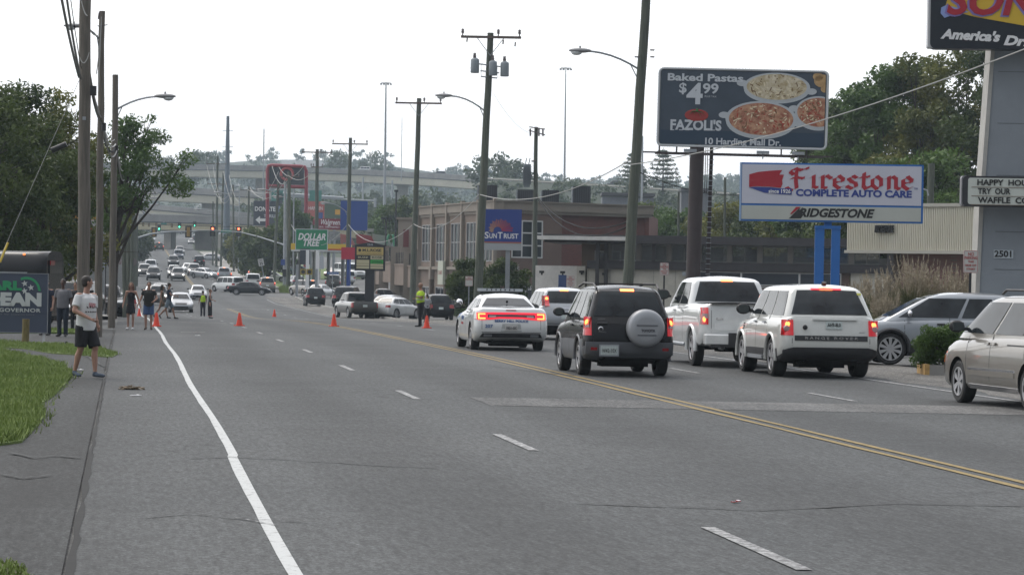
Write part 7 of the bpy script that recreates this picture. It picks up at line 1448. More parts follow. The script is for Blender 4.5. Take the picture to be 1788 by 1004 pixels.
sh.patch('tailgate_panel', 'R', [(-.74, .80), (.74, .80)], [(-.74, .95), (.74, .95)], WH, r_, 10, 3, .014, .02); sh.patch('tailgate_handle', 'R', [(-.15, 1.20), (.15, 1.20)], [(-.15, 1.27), (.15, 1.27)], BLACK, r_, 4, 1, .015, .02); MB().box((0, y0-.0, 1.372), (1.7, .1, .03)).build('tailgate_spoiler', LOWD, r_); sh.patch('badge', 'R', [(-.70, 1.03), (-.55, 1.03)], [(-.70, 1.06), (-.55, 1.06)], CHROME, r_, 3, 1, .012, .015)
for s in (-1, 1): sh.patch('clear_lens', 'R', [(s*W_*.87, 1.05), (s*W_*.97, 1.05)], [(s*W_*.87, 1.15), (s*W_*.97, 1.15)], mat('clear_lens', (.4, .3, .3), .2), r_, 3, 1, .03, .02)
MB().tube([(-.55, y0+.0, .42), (-.55, y0+.3, .42)], .045, 12).build('exhaust_pipe', STEEL, r_); MB().tube([(-W_+.05, -.9, .45), (-W_+.05, 1.3, .45)], .05, 8).build('side_step', STEEL, r_, 50); arches(S, WH, .045)
MB().box((0, y0+.6, .36), (.25, .5, .25)).box((.5, y0+1.0, .5), (.12, .8, .3)).build('axle_housing', DARKM, r_)
# --- white luxury off-roader
S = vehicle(dict(name='suv', L=4.79, W=1.93, wb=2.745, roh=1.10, roof=1.80, belt=1.17, hatch=True, tail=1.17, hood=1.12, nose=.92, g0=(-2.28, -1.90), g1=(1.35, .72), wbt=.93, wt=.72, paint='warm_white', low=LOWD, lowz=.50, wr=.385, rimf=.70, style=5, gc=.27, tlamp=((.77, .99), (.83, 1.13)), lit=True, rw0=.03, rear_slope=.0, plate=False, doors=[.95, .05, -.95], handles=[.2, -.65], mirs=1.45, tw=.27, handm=STEEL))
place(S, Vector((5.88, 55.3+2.40, 0)), HEAD*.95, 'white boxy off-roader with red round lamps and black lower bumper', 'suv'); r_ = S['root']; sh = S['sh']; W_ = S['Wh']; y0 = S['yr0']; arches(S, PWH, .035)
sh.patch('lower_bumper', 'R', [(-W_*.97, .36), (W_*.97, .36)], [(-W_*.97, .54), (-W_*.80, .60), (W_*.80, .60), (W_*.97, .54)], LOWD, r_, 18, 4, .03, .04); sh.patch('tailgate_trim', 'R', [(-.72, .73), (.72, .73)], [(-.72, .83), (.72, .83)], mat('graphite_trim', (.06, .062, .065), .35, .4), r_, 16, 2, .012, .02)
rtext(S, 'R A N G E   R O V E R', .07, CHROME, 0, .78, 1.05, .002, off=.02); sh.patch('licence_plate', 'R', [(-.10, .96), (.22, .96)], [(-.10, 1.11), (.22, 1.11)], PLATE, r_, 3, 2, .02, .02); rtext(S, 'AH9-8L0', .1, BLACKP, .06, 1.035, .26, .001, off=.03); sh.patch('tailgate_grip', 'R', [(-.36, 1.13), (.52, 1.13)], [(-.36, 1.16), (.52, 1.16)], PWH, r_, 8, 1, .035, .04); MB().lathe([(0, -.02), (.04, -.018), (.05, 0)], 'Y', 16, (-.52, y0-.008, .985)).build('badge', BLACKP, r_); rtext(S, 'SPORT', .03, STEEL, .62, .90, .12)
for s in (-1, 1): 
    for zz in (.965,): h, d = sh.hit('R', s*W_*.90, zz); MB().lathe([(0, -.05), (.05, -.045), (.062, -.02), (.062, .02)], 'Y', 18, (s*W_*.90, h.y, zz)).build('clear_lens', mat('clear_round_lens', (.45, .30, .30), .15), r_, 50)
sh.patch('brake_strip', 'R', [(-.30, 1.715), (.30, 1.715)], [(-.30, 1.745), (.30, 1.745)], RDIM, r_, 8, 1, .02, .03); MB().tube([(0.0, -1.7, 1.80), (0.0, -1.72, 1.86)], .05, 8).build('antenna_fin', BLACK, r_); sh.patch('sticker', 'R', [(.60, 1.62), (.68, 1.62)], [(.60, 1.66), (.68, 1.66)], mat('sticker_yellow', (.5, .5, .1), .6), r_, 1, 1, .02, .012)
for k in range(3): sh.patch('side_vent', 'L', [(1.20, .98-.05*k), (1.34, .98-.05*k)], [(1.20, 1.01-.05*k), (1.34, 1.01-.05*k)], BLACK, r_, 2, 1, .006, .01)
MB().box((-W_+.03, .05, .36), (.1, 1.35, .07)).build('side_step', STEEL, r_)
# --- silver wagon in front of the black off-roader
S = vehicle(dict(name='suv', L=4.5, W=1.78, wb=2.62, roh=.9, roof=1.64, belt=1.06, hatch=True, tail=1.06, hood=1.0, nose=.8, g0=(-2.1, -1.75), g1=(1.3, .6), wbt=.92, wt=.68, paint='silver', low=LOWD, lowz=.50, wr=.33, lit=True, tlamp=((.58, .74), (1.08, 1.40)), gc=.24, rw0=.08))
place(S, Vector((1.42, 90+2.2, zg(92))), HEAD, 'silver compact off-roader with tall red lamps ahead of the black off-roader', 'suv'); sh = S['sh']; sh.patch('plate_trim', 'R', [(-.35, .99), (.35, .99)], [(-.35, 1.03), (.35, 1.03)], CHROME, S['root'], 4, 1, .015, .02)
# --- blue grey crossover waiting at the driveway
S = vehicle(dict(name='crossover', L=4.55, W=1.84, wb=2.70, roh=.92, roof=1.66, belt=1.06, hatch=True, tail=1.08, hood=1.04, nose=.82, g0=(-2.1, -1.55), g1=(1.52, .42), wbt=.92, wt=.66, paint='blue_grey', low=LOWD, lowz=.42, wr=.37, rimf=.72, style=10, gc=.22, arch=1.10, doors=[1.02, -.02, -1.0], handles=[.20, -.75], win=[(.0, .22), (.25, .52), (.55, 1.0)], mirm=CHROME, handm=BLACK, mir=-.02))
place(S, Vector((10.02, 66.5, 0)), R(91), 'blue grey crossover seen side on, waiting beside the clipped bush', 'suv'); arches(S, LOWD, .05)
h, d = S['sh'].hit('L', .15, 1.3); MB().ell((-.62, .32, 1.28), (.10, .09, .12), 12, 8).build('driver_head', mat('driver_tone', (.22, .13, .10), .7), S['root'], 60)
# --- tan minivan cut by the right edge
S = vehicle(dict(name='minivan', L=5.1, W=1.83, wb=3.05, roh=1.05, roof=1.72, belt=1.08, hatch=True, tail=1.08, hood=1.04, nose=.84, g0=(-2.4, -2.1), g1=(1.90, .85), wbt=.93, wt=.70, paint='tan', wr=.335, rimf=.68, style=6, gc=.23, doors=[1.16, .10, -1.35], handles=[.24, -.02], win=[(.0, .26), (.285, .60), (.63, 1.0)], handm=TAN, mirs=1.25))
place(S, Vector((8.24, 43.9, 0)), .185, 'tan minivan with chrome side strips, cut off by the right edge', 'minivan'); r_ = S['root']; sh = S['sh']
for side in 'LS':
    sh.patch('side_strip', side, [(-2.0, .56), (1.05, .54)], [(-2.0, .60), (1.05, .58)], CHROME, r_, 12, 1, .012, .016); sh.patch('side_moulding', side, [(-2.0, .48), (1.05, .46)], [(-2.0, .555), (1.05, .535)], TAN, r_, 12, 1, .018, .02); sh.patch('rocker_strip', side, [(-1.1, .25), (1.05, .25)], [(-1.1, .32), (1.05, .32)], CHROME, r_, 12, 1, .012, .02); sh.patch('slide_rail', side, [(-2.1, .95), (-.6, .95)], [(-2.1, .97), (-.6, .97)], BLACK, r_, 6, 1, .004, .01)
    sh.patch('corner_lamp', side, [(2.25, .62), (2.5, .62)], [(2.25, .74), (2.42, .72)], AMBER, r_, 4, 2, .01, .02)
for s in (-1, 1): MB().tube([(s*.58, -1.6, 1.73), (s*.58, -1.4, 1.79), (s*.57, .3, 1.79), (s*.56, .5, 1.73)], .02, 6).build('roof_rail', BLACK, r_, 60)

# --- traffic further down, from a few body types copied and repainted
PROT = {}
PROT['sedan'] = vehicle(dict(name='sedan', L=4.7, W=1.80, roof=1.44, belt=.94, tail=1.0, hood=.90, nose=.70, paint='silver', detail=0, gc=.2))
PROT['sedan_on'] = vehicle(dict(name='sedan', L=4.7, W=1.80, roof=1.44, belt=.94, tail=1.0, hood=.90, nose=.70, paint='silver', detail=0, gc=.2, front_lit=True))
PROT['sedan_near'] = vehicle(dict(name='sedan', L=4.53, W=1.72, wb=2.6, roof=1.47, belt=.98, tail=1.06, hood=.93, nose=.72, g0=(-1.75, -1.15), g1=(1.3, .45), paint='white', gc=.2, tlamp=((.62, .97), (.78, .93)), doors=[.85, -.1, -.95]))
PROT['suv'] = vehicle(dict(name='suv', L=4.6, W=1.86, roof=1.74, belt=1.10, hatch=True, hood=1.08, nose=.86, g0=(-2.15, -1.9), g1=(1.25, .65), wbt=.92, wt=.72, paint='silver', detail=0, wr=.37, gc=.25))
PROT['suv_on'] = vehicle(dict(name='suv', L=4.6, W=1.86, roof=1.74, belt=1.10, hatch=True, hood=1.08, nose=.86, g0=(-2.15, -1.9), g1=(1.25, .65), wbt=.92, wt=.72, paint='silver', detail=0, wr=.37, gc=.25, front_lit=True))
PROT['suv_brake'] = vehicle(dict(name='suv', L=4.6, W=1.86, roof=1.74, belt=1.10, hatch=True, hood=1.08, nose=.86, g0=(-2.15, -1.9), g1=(1.25, .65), wbt=.92, wt=.72, paint='silver', detail=0, wr=.37, gc=.25, lit=True, tlamp=((.78, .98), (.85, 1.2))))
PROT['box'] = vehicle(dict(name='minivan', L=4.5, W=1.85, roof=1.80, belt=1.08, hatch=True, hood=1.06, nose=.86, g0=(-2.2, -2.12), g1=(1.3, .95), wbt=.95, wt=.82, paint='white', detail=0, wr=.35, gc=.24, rimf=.55))
PROT['hatch'] = vehicle(dict(name='hatchback', L=4.3, W=1.78, wb=2.6, roof=1.50, belt=.99, hatch=True, hood=.95, nose=.74, g0=(-2.0, -1.35), g1=(1.3, .5), wbt=.9, wt=.64, paint='silver', detail=0, gc=.2, tlamp=((.66, .97), (.8, .97))))
PROT['pickup'] = vehicle(dict(name='pickup_truck', L=5.4, W=1.93, wb=3.3, roh=1.1, roof=1.78, belt=1.16, tail=1.14, hood=1.12, nose=.9, g0=(-.75, -.45), g1=(1.55, .8), wbt=.88, wt=.70, paint='silver', bed=1.55, wr=.38, gc=.34, win=[(.03, .46), (.5, 1)], tlamp=((.84, .98), (.74, 1.06)), detail=0, rear_slope=-.03))
PROT['pickup_brake'] = vehicle(dict(name='pickup_truck', L=5.4, W=1.93, wb=3.3, roh=1.1, roof=1.78, belt=1.16, tail=1.14, hood=1.12, nose=.9, g0=(-.75, -.45), g1=(1.55, .8), wbt=.88, wt=.70, paint='silver', bed=1.55, wr=.38, gc=.34, win=[(.03, .46), (.5, 1)], tlamp=((.80, .98), (.74, 1.10)), detail=0, rear_slope=-.03, lit=True))
base_paint = {k: v['pm'].name for k, v in PROT.items()}
used = set(); PC_ = dict(white=WH, warm=PWH, black=BK, silver=SV, grey=GY, tan=TAN, dgrey=DG_, red=RD_, blue=DB, green=GRN_)
def put(kind, px, py, face, col, label, turn=0.0, s=1.0, D=None, group='traffic further down the road'):
    """px,py: middle of the tyre line nearest to us; face: A away, T towards, L/R across"""
    g = G(px, py) if D is None else GX(px, D); th = {'A': HEAD, 'T': HEAD+math.pi, 'L': R(90), 'R': R(-90)}[face]+R(turn); pr = PROT[kind]; half = (pr['L']/2 if face in 'AT' else pr['W']/2)*s
    if kind not in used: r_ = pr['root']; used.add(kind); 
    else: r_ = copy_tree(pr['root']);
    def recol(o):
        for sl_ in o.material_slots:
            if sl_.material and sl_.material.name == base_paint[kind]: sl_.link = 'OBJECT'; sl_.material = PC_[col]
        for c in o.children: recol(c)
    recol(r_); d = Vector((-.135, 1, 0)).normalized() if face in 'AT' else Vector((0, 1, 0)); p = g+d*half; a = zg(p.y); sl_ang = math.atan((zg(p.y+3)-zg(p.y-3))/6)
    r_.location = (p.x, p.y, a if a > g.z-.2 else g.z); r_.rotation_euler = (sl_ang if face == 'A' else (-sl_ang if face == 'T' else 0), 0, th); r_.scale = (s, s, s)
    r_['label'] = label; r_['category'] = {'sedan': 'car', 'suv': 'suv', 'minivan': 'minivan', 'hatchback': 'car', 'pickup_truck': 'pickup truck'}[pr['name']]; r_['group'] = group; return r_
put('pickup', 626, 556, 'A', 'dgrey', 'dark grey double cab pickup parked at the right kerb before the tenant sign', turn=9.5, group=None, s=1.0)
put('suv', 551, 535, 'A', 'black', 'black boxy off-roader with a rear plate, left of the dark grey pickup', s=.98, group=None)
put('sedan_near', 697, 557, 'A', 'white', 'white saloon parked against the pole behind the officer', turn=-38, group=None)
put('hatch', 690, 551, 'A', 'silver', 'silver hatchback parked behind the white saloon', turn=-32, group=None)
put('suv', 770, 559, 'A', 'silver', 'silver wagon parked right of the officer in front of the stone piers', group=None)
put('suv', 612, 540, 'A', 'white', 'large white estate behind the dark grey pickup', turn=-14, s=1.12, group=None)
put('pickup', 665, 540, 'R', 'black', 'black pickup bed behind the silver hatchback', s=1.0, group=None)
put('suv_brake', 534, 517, 'A', 'tan', 'tan off-roader with brake lights lit turning beyond the black boxy off-roader', turn=24)
put('sedan', 562, 521, 'A', 'silver', 'silver saloon showing right of the black boxy off-roader', turn=-25)
put('hatch', 518, 503, 'A', 'blue', 'small dark blue and white car behind the tan off-roader', turn=10)
put('pickup', 585, 506, 'A', 'white', 'white pickup parked left of the plain blue sign pole', turn=-6)
put('box', 600, 497, 'A', 'white', 'white van behind the parked pickups near the blue pole', turn=20)
put('box', 613, 488, 'T', 'white', 'tall white delivery van with a rounded roof by the blue pole', turn=30, s=1.25)
put('sedan', 434, 515.5, 'R', 'black', 'black saloon crossing the road from left to right')
put('box', 396, 509.6, 'L', 'white', 'white boxy compact van just behind the crossing black saloon', turn=-48, s=.95)
put('box', 442, 504, 'A', 'white', 'white people carrier waiting beyond the crossing black saloon', turn=0)
put('suv_brake', 467, 511, 'A', 'dgrey', 'dark grey hatchback type off-roader with bright brake lights beyond the crossing saloon')
put('suv_brake', 445, 489, 'A', 'silver', 'silver off-roader with brake lights in the right lane near the junction')
put('sedan', 473, 493, 'R', 'white', 'white saloon side on leaving the car park by the signal pole')
put('pickup_brake', 392, 491, 'A', 'silver', 'silver pickup with brake lights crossing the junction')
put('suv', 348, 465, 'A', 'white', 'white off-roader driving away beyond the junction')
put('sedan_on', 358, 487, 'T', 'silver', 'silver saloon with headlights on turning left in the junction', turn=38)
put('suv_on', 339, 482, 'T', 'dgrey', 'dark off-roader with one bright headlight in the junction')
put('sedan', 328, 477, 'T', 'white', 'white car half hidden left of the dark headlight off-roader')
put('suv_on', 311, 491, 'T', 'red', 'dark red off-roader with headlights on coming through the junction')
put('suv_on', 304, 486, 'T', 'dgrey', 'charcoal off-roader just behind the dark red one')
put('suv', 303, 465, 'T', 'tan', 'tan van-like car with one lit lamp beyond the charcoal off-roader')
put('box', 312, 453, 'T', 'blue', 'dark blue people carrier farther up the middle lane')
put('pickup', 314, 446, 'T', 'white', 'white pickup right behind the dark blue people carrier')
put('suv', 268, 490, 'T', 'white', 'white off-roader with a black grille leading the left lane queue')
put('suv_on', 252, 483, 'T', 'silver', 'silver off-roader second in the left lane queue')
put('box', 263, 475, 'T', 'silver', 'silver people carrier third in the left lane queue')
put('suv_on', 250, 438, 'T', 'silver', 'silver off-roader with bright headlights near the bridge')
put('suv_on', 250, 430, 'T', 'dgrey', 'dark car with bright headlights right behind the silver one near the bridge')
put('pickup_brake', 278, 438, 'A', 'dgrey', 'dark pickup with a red tail lamp before the bridge pier')
put('sedan', 265.5, 421, 'T', 'white', 'white car under the bridge, middle of the left carriageway')
put('sedan', 264, 414, 'T', 'white', 'smallest white car high on the left carriageway')
put('sedan', 246, 417, 'T', 'white', 'white car at the left edge of the road under the bridge')
put('sedan', 334, 427, 'T', 'dgrey', 'dark car coming from under the bridge on the right carriageway')
put('suv', 341, 421, 'A', 'dgrey', 'dark off-roader driving away under the bridge')
put('hatch', 352, 416, 'A', 'silver', 'silver small car driving away at the far bend')
put('suv', 311.6, 408.5, 'L', 'silver', 'pale off-roader crossing on the slope under the girder bridge')
put('sedan', 365, 457, 'L', 'silver', 'silver saloon side on turning in from the right beyond the junction')
put('sedan', 316, 546, 'T', 'silver', 'silver saloon nearest of the oncoming cars behind the crossing pair', s=1.0)
put('pickup', 281, 528, 'T', 'tan', 'tan pickup behind the crossing pair of people')
put('suv_on', 276, 533, 'T', 'tan', 'tan off-roader with one bright headlight behind the crossing woman')
put('sedan', 266, 526, 'T', 'white', 'white saloon behind the left cone and the man in the dark tee')
put('sedan', 346, 524, 'T', 'silver', 'silver saloon stopped behind the officer in the lime vest')
for a in (('sedan', 521, 470, 'R', 'green', 'dark green car parked on the filling station forecourt', 420), ('sedan', 505, 466, 'R', 'silver', 'silver car behind the dark green car on the forecourt', 432), ('sedan_on', 586, 467, 'T', 'red', 'red saloon facing us on the forecourt', 410)): put(a[0], a[1], a[2], a[3], a[4], a[5], turn=-25 if a[0] == 'sedan_on' else 0, D=a[6]/1.0, group='cars on the filling station forecourt')
put('suv', 183, 553, 'T', 'silver', 'silver off-roader facing us between the first wooden poles', turn=4, group='cars parked on the left forecourt')
put('sedan', 207, 549, 'T', 'dgrey', 'dark saloon facing us between the third and fourth poles', turn=4, group='cars parked on the left forecourt')
put('suv', 126, 557, 'T', 'silver', 'silver off-roader behind the man in the grey shirt', turn=-14, group='cars parked on the left forecourt')
put('pickup', -30, 571, 'R', 'dgrey', 'dark pickup side on behind the campaign sign and the man in the grey shirt', turn=0, group='cars parked on the left forecourt')
put('sedan', 706, 512, 'A', 'white', 'white car parked under the parking deck beam', D=262, group='cars by the parking deck'); put('hatch', 686, 512, 'A', 'silver', 'silver car parked under the parking deck beside the white one', D=266, group='cars by the parking deck')
for kind, px, py, D, face, col, lb in (('suv', 1075, 321, 660, 'L', 'silver', 'pale car on the embankment highway'), ('suv', 766, 303, 912, 'L', 'dgrey', 'dark car on the top flyover left of the transformer pole'), ('box', 634, 295.5, 937, 'R', 'white', 'tiny white vehicle on the top flyover')):
    r_ = put(kind, px, py, face, col, lb, D=D, group='vehicles on the highway'); p = P(px, py, D); r_.location = (p.x, D+3.0, p.z-.9); r_.rotation_euler = (0, 0, R(90))
for k in PROT:
    if k not in used: print('unused', k)
# --- black shuttle bus behind the campaign sign
D = 92; p0, p1 = P(-60, 440, D), P(97, 440, D); r_ = empty('shuttle_bus', (p1.x, D, zg(D)), R(-6), 'black glossy shuttle bus with small orange roof lamps behind the campaign sign', 'bus'); zt_ = P(50, 438, D).z-zg(D); Lb = 5.2
b = MB(); prof = [(0, 0), (.0, .0)]
secb = [(0, .45), (.0, .45)]
def busring(x, sc_): 
    h = zt_; w2 = 1.15*sc_; return [(x, -w2, .45), (x, -w2*1.0, 1.9), (x, -w2*.99, h-.50), (x, -w2*.93, h-.25), (x, -w2*.80, h-.08), (x, -w2*.5, h-.01), (x, 0, h), (x, w2*.5, h-.01), (x, w2*.80, h-.08), (x, w2*.93, h-.25), (x, w2, h-.5), (x, w2, .45)]
rings = [busring(-Lb, 1), busring(-1, 1), busring(-.35, 1.0), busring(-.1, .97), busring(0, .90)]
for rg in rings: b.v += rg
n = 12
for i in range(4):
    for j in range(n): b.f.append((i*n+j, (i+1)*n+j, (i+1)*n+(j+1) % n, i*n+(j+1) % n)); b.m.append(0)
b.f += [tuple(range(n)), tuple(range(5*n-1, 4*n-1, -1))]; b.m += [0, 0]
bo = finish(b, 'body', [BK], r_, smooth=50); MB().box((-Lb/2-.3, -1.16, zt_-.98), (Lb-.9, .03, .45)).build('side_window', GLASS, r_); MB().box((-2.9, -1.165, zt_-.70), (4.6, .02, .03)).build('chrome_strip', STEEL, r_)
MB().box((.01, 0, zt_-.5), (.04, 1.5, .42)).build('end_window', GLASS, r_); MB().box((.04, -.5, zt_-.38), (.03, .5, .14)).build('red_sign', REDL, r_)
for x in (-3.9, -3.2, -2.9, -2.6, -.75): MB().ell((x, -1.0, zt_-.12), (.05, .04, .035), 8, 6).build('marker_lamp', mat('marker_orange', (.8, .2, .05), .4, emit=(1, .3, .08), es=1.2), r_)
for x in (-4.3, -.9): MB().lathe([(0, -.12), (.40, -.12), (.42, 0), (.40, .12), (0, .12)], 'Y', 24, (x, -1.0, .42)).build('wheel', RUBBER, r_, 40)
# ================================================================== PEOPLE
SKIN = mat('skin_light', (.36, .20, .145), .55, var=.06, scale=8); SKIND = mat('skin_dark', (.085, .045, .03), .5); SKINT = mat('skin_tan', (.26, .14, .09), .55)
def cloth(n, c, v=.12): return mat('cloth_'+n, c, .9, var=v, scale=7, bump=.5, bscale=14)
HAIRB = mat('hair_dark', (.02, .014, .010), .6, var=.4, scale=30); HAIRL = mat('hair_reddish', (.13, .06, .03), .6, var=.3, scale=30)
def capsule(b, a, c, ra, rc, flat=1.0, n=12, rnd=True):
    a, c = Vector(a), Vector(c); d = (c-a).normalized()
    if rnd: b.tube([a-d*ra*.92, a-d*ra*.55, a, a.lerp(c, .5), c, c+d*rc*.55, c+d*rc*.92], [ra*.35, ra*.83, ra, (ra+rc)/2, rc, rc*.83, rc*.35], n, flat=flat)
    else: b.tube([a, a.lerp(c, .5), c], [ra, (ra+rc)/2, rc], n, flat=flat)
def remesh(b, name, m, parent, vox, smooth=3, extra=None):
    o = link('tmp', b.mesh('t', m)); r_ = o.modifiers.new('r', 'REMESH'); r_.mode = 'VOXEL'; r_.voxel_size = vox; s = o.modifiers.new('s', 'SMOOTH'); s.iterations = smooth; s.factor = .5
    me = evalmesh(o); bpy.data.objects.remove(o); me.name = name; me.materials.clear(); me.materials.append(m)
    if extra:
        bm = bmesh.new(); bm.from_mesh(me); em = extra.mesh('e', m); bm.from_mesh(em); bm.to_mesh(me); bm.free()
    me.polygons.foreach_set('use_smooth', [True]*len(me.polygons)); return link(name, me, parent)
def person(label, loc, th, H, J=None, top=None, bottom=None, shoes=BLACKP, skin=SKIN, hair=HAIRB, bald=False, longhair=False, headyaw=0, vox=.02, build=1.0, sleeve=.55, hem=.86, leg=.52, dress=None, group=None, fem=False, print_=False, vest=None):
    """top/bottom: cloth materials; sleeve: fraction of the upper arm (2 = to the wrist); leg: z of the trouser hem"""
    j = dict(pel=(0, 0, .96), chest=(0, .01, 1.28), neck=(0, .0, 1.47), sl=(-.185, 0, 1.41), sr=(.185, 0, 1.41), el=(-.25, -.03, 1.13), er=(.25, -.03, 1.13), wl=(-.27, .06, .90), wr=(.27, .06, .90), hl=(-.09, 0, .93), hr=(.09, 0, .93), kl=(-.10, .02, .50), kr=(.10, .02, .50), al=(-.10, -.01, .085), ar=(.10, -.01, .085), fl=(-.13, .15, .03), fr=(.13, .15, .03))
    if fem: j.update(sl=(-.165, 0, 1.41), sr=(.165, 0, 1.41), el=(-.22, -.03, 1.14), er=(.22, -.03, 1.14))
    if J: j.update(J)
    V = {k: Vector(v) for k, v in j.items()}; root = empty('person', loc, th, label, 'person', group); s = H/1.75; root.scale = (s, s, s); bw = build*(.9 if fem else 1)
    b = MB(); ex = MB(); lean = V['chest']-Vector((0, .01, 1.28))
    capsule(b, V['pel'], V['pel']+Vector((0, 0, .12)), .145*bw, .135*bw, .72); capsule(b, V['pel']+Vector((0, 0, .1)), V['chest'], .125*bw, .155*bw, .66); capsule(b, V['chest'], V['neck']-Vector((0, 0, .10)), .16*bw, .11, .62)
    capsule(b, V['neck']-Vector((0, 0, .06)), V['neck']+Vector((0, .015, .08)), .056*bw, .052)
    for q in 'lr':
        capsule(b, V['s'+q], V['e'+q], .052*bw, .040*bw); capsule(b, V['e'+q], V['w'+q], .041*bw, .027); capsule(b, V['h'+q], V['k'+q], .085*bw, .056*bw); capsule(b, V['k'+q]+Vector((0, -.01, -.02)), V['k'+q].lerp(V['a'+q], .35)+Vector((0, -.02, 0)), .052, .054*bw); capsule(b, V['k'+q].lerp(V['a'+q], .3)+Vector((0, -.015, 0)), V['a'+q], .053*bw, .033)
        capsule(b, V['s'+q]*.6+V['neck']*.4-Vector((0, 0, .02)), V['s'+q], .05, .058*bw)
        # hand: palm, four unequal curled fingers and a thumb from the side of the palm
        d = (V['w'+q]-V['e'+q]).normalized(); sx_ = -1 if q == 'l' else 1; w_ = V['w'+q]; pe = w_+d*.085; side = Vector((0, 1, 0)); side = (side-d*side.dot(d)).normalized(); inn = d.cross(side).normalized()*(-sx_)
        b.tube([w_-d*.01, w_+d*.03, pe], [.026, .034, .032], 10, flat=.55) if abs(d.x) < .8 else capsule(b, w_, pe, .027, .029)
        for k, (o_, ln) in enumerate(((.027, .070), (.009, .080), (-.009, .075), (-.026, .058))):
            a0 = pe-d*.012+side*o_; a1 = a0+d*ln*.5+inn*.008; a2 = a1+d*ln*.32+inn*.028; ex.tube([a0, a1, a2], [.0085, .008, .006], 6)
        a0 = w_+d*.03+side*.028; ex.tube([a0, a0+d*.03+side*.018+inn*.01, a0+d*.062+side*.016+inn*.028], [.011, .010, .007], 6)
    hc = V['neck']+Vector((0, .022, .175)); rm = Matrix.Rotation(R(headyaw), 3, 'Z'); Hp = lambda x, y, z: hc+rm@Vector((x, y, z))
    b.ell(Hp(0, -.005, .015), (.074, .092, .098), 16, 10, rot=rm); b.ell(Hp(0, .022, -.050), (.052, .058, .062), 12, 8, rot=rm)
    b.tube([Hp(0, .085, .02), Hp(0, .103, -.018), Hp(0, .088, -.028)], [.007, .014, .008], 6)
    for sx_ in (-1, 1): ex.ell(Hp(sx_*.076, -.005, .0), (.010, .020, .030), 8, 6, rot=rm)
    body = remesh(b, 'body', skin, root, vox, 2, ex)
    fm = MB()
    for sx_ in (-1, 1): fm.ell(Hp(sx_*.030, .078, .022), (.014, .010, .008), 8, 6, rot=rm)
    fm.build('eye', BLACKP, root); mm = MB(); mm.box(Hp(0, .083, -.052), (.045, .008, .010), rz=R(headyaw)); mm.build('mouth', mat('lip', (.25, .09, .08), .6), root)
    if not bald:
        hb = MB(); hb.ell(Hp(0, -.018, .035), (.083, .092, .092), 16, 10, rot=rm); hb.ell(Hp(0, -.04, -.005), (.078, .065, .075), 12, 8, rot=rm)
        if longhair:
            for x in (-.055, 0, .055): hb.tube([Hp(x, -.05, .03), Hp(x*1.3, -.075, -.08), Hp(x*1.4, -.07, -.22)], [.045, .05, .025], 8)
            for x in (-.07, .07): hb.tube([Hp(x, .0, .04), Hp(x*1.15, .0, -.08), Hp(x*1.1, .02, -.20)], [.03, .028, .012], 8)
        remesh(hb, 'hair', hair, root, .012, 1)
    up = .018
    if dress:
        c = MB(); capsule(c, V['pel']+Vector((0, 0, -.02)), V['pel']+Vector((0, 0, .12)), .165*bw, .135*bw, .74); capsule(c, V['pel']+Vector((0, 0, .1)), V['chest'], .135*bw, .165*bw, .70); capsule(c, V['chest'], V['neck']-Vector((0, 0, .15)), .165*bw, .12, .66)
        zz = leg; kx = (V['kl']+V['kr'])/2; f = min(1, (V['pel'].z-zz)/.45); bt = V['pel'].lerp(Vector((kx.x, kx.y, zz)), 1.0); bt.z = zz; c.tube([V['pel'], V['pel'].lerp(bt, .5), bt], [.165*bw, .185*bw, (.20 if zz > .4 else .17)*bw], 16, flat=.8)
        for x in (-.09, .09): c.tube([V['neck']+Vector((x, .06, -.16)), V['neck']+Vector((x, .0, -.025)), V['neck']+Vector((x, -.06, -.16))], .022, 6)
        remesh(c, 'dress', dress, root, vox*.8, 3)
    if top:
        c = MB(); hp = V['pel']+Vector((0, 0, hem-.96)); k = 1.13*bw
        c.tube([hp, V['pel']+Vector((0, .01, .06)), V['pel'].lerp(V['chest'], .6)+Vector((0, .015, 0)), V['chest'], V['chest'].lerp(V['neck'], .5), V['chest'].lerp(V['neck'], .80), V['neck']-Vector((0, -.005, .005))], [.165*k, .16*k, .158*k, .168*k, .150*k, .098, .062], 18, flat=.72)
        for q in 'lr':
            S_, E_, W_ = V['s'+q], V['e'+q], V['w'+q]; c.tube([S_*.45+V['neck']*.55-Vector((0, 0, .045)), S_-Vector((0, 0, .012))], [.06, .064*bw], 10); se = S_.lerp(E_, min(1, sleeve)); c.tube([S_+(S_-E_).normalized()*.03, S_, se], [.04, .064*bw, .066*bw if sleeve < 1 else .055], 12)
            if sleeve > 1: c.tube([E_-(E_-W_).normalized()*-.0, E_.lerp(W_, .5), W_], [.055, .048, .04], 10); c.ell(E_, (.055, .055, .055), 10, 6)
        sh_ = remesh(c, 'shirt', top, root, vox*.8, 3)
        if print_:
            S2 = Shell([sh_]); PB = mat('shirt_print_black', (.05, .03, .03), .8); PR2 = mat('shirt_print_red', (.35, .03, .05), .8, scale=60, col2=(.6, .5, .5)); S2.patch('shirt_print', 'F', [(-.09, 1.215), (.07, 1.215)], [(-.09, 1.285), (.07, 1.30)], PR2, root, 8, 4, .004, .005)
            for k in range(7): S2.patch('shirt_print', 'F', [(-.12+.038*k, 1.13), (-.10+.038*k, 1.13)], [(-.12+.038*k, 1.15), (-.10+.038*k, 1.155)], PB, root, 1, 1, .004, .005)
            for k in range(5): S2.patch('shirt_print', 'F', [(-.14+.055*k, 1.20+.02*(k % 2)), (-.115+.055*k, 1.205)], [(-.13+.055*k, 1.225+.02*(k % 2)), (-.105+.055*k, 1.24)], PB, root, 1, 1, .006, .006)
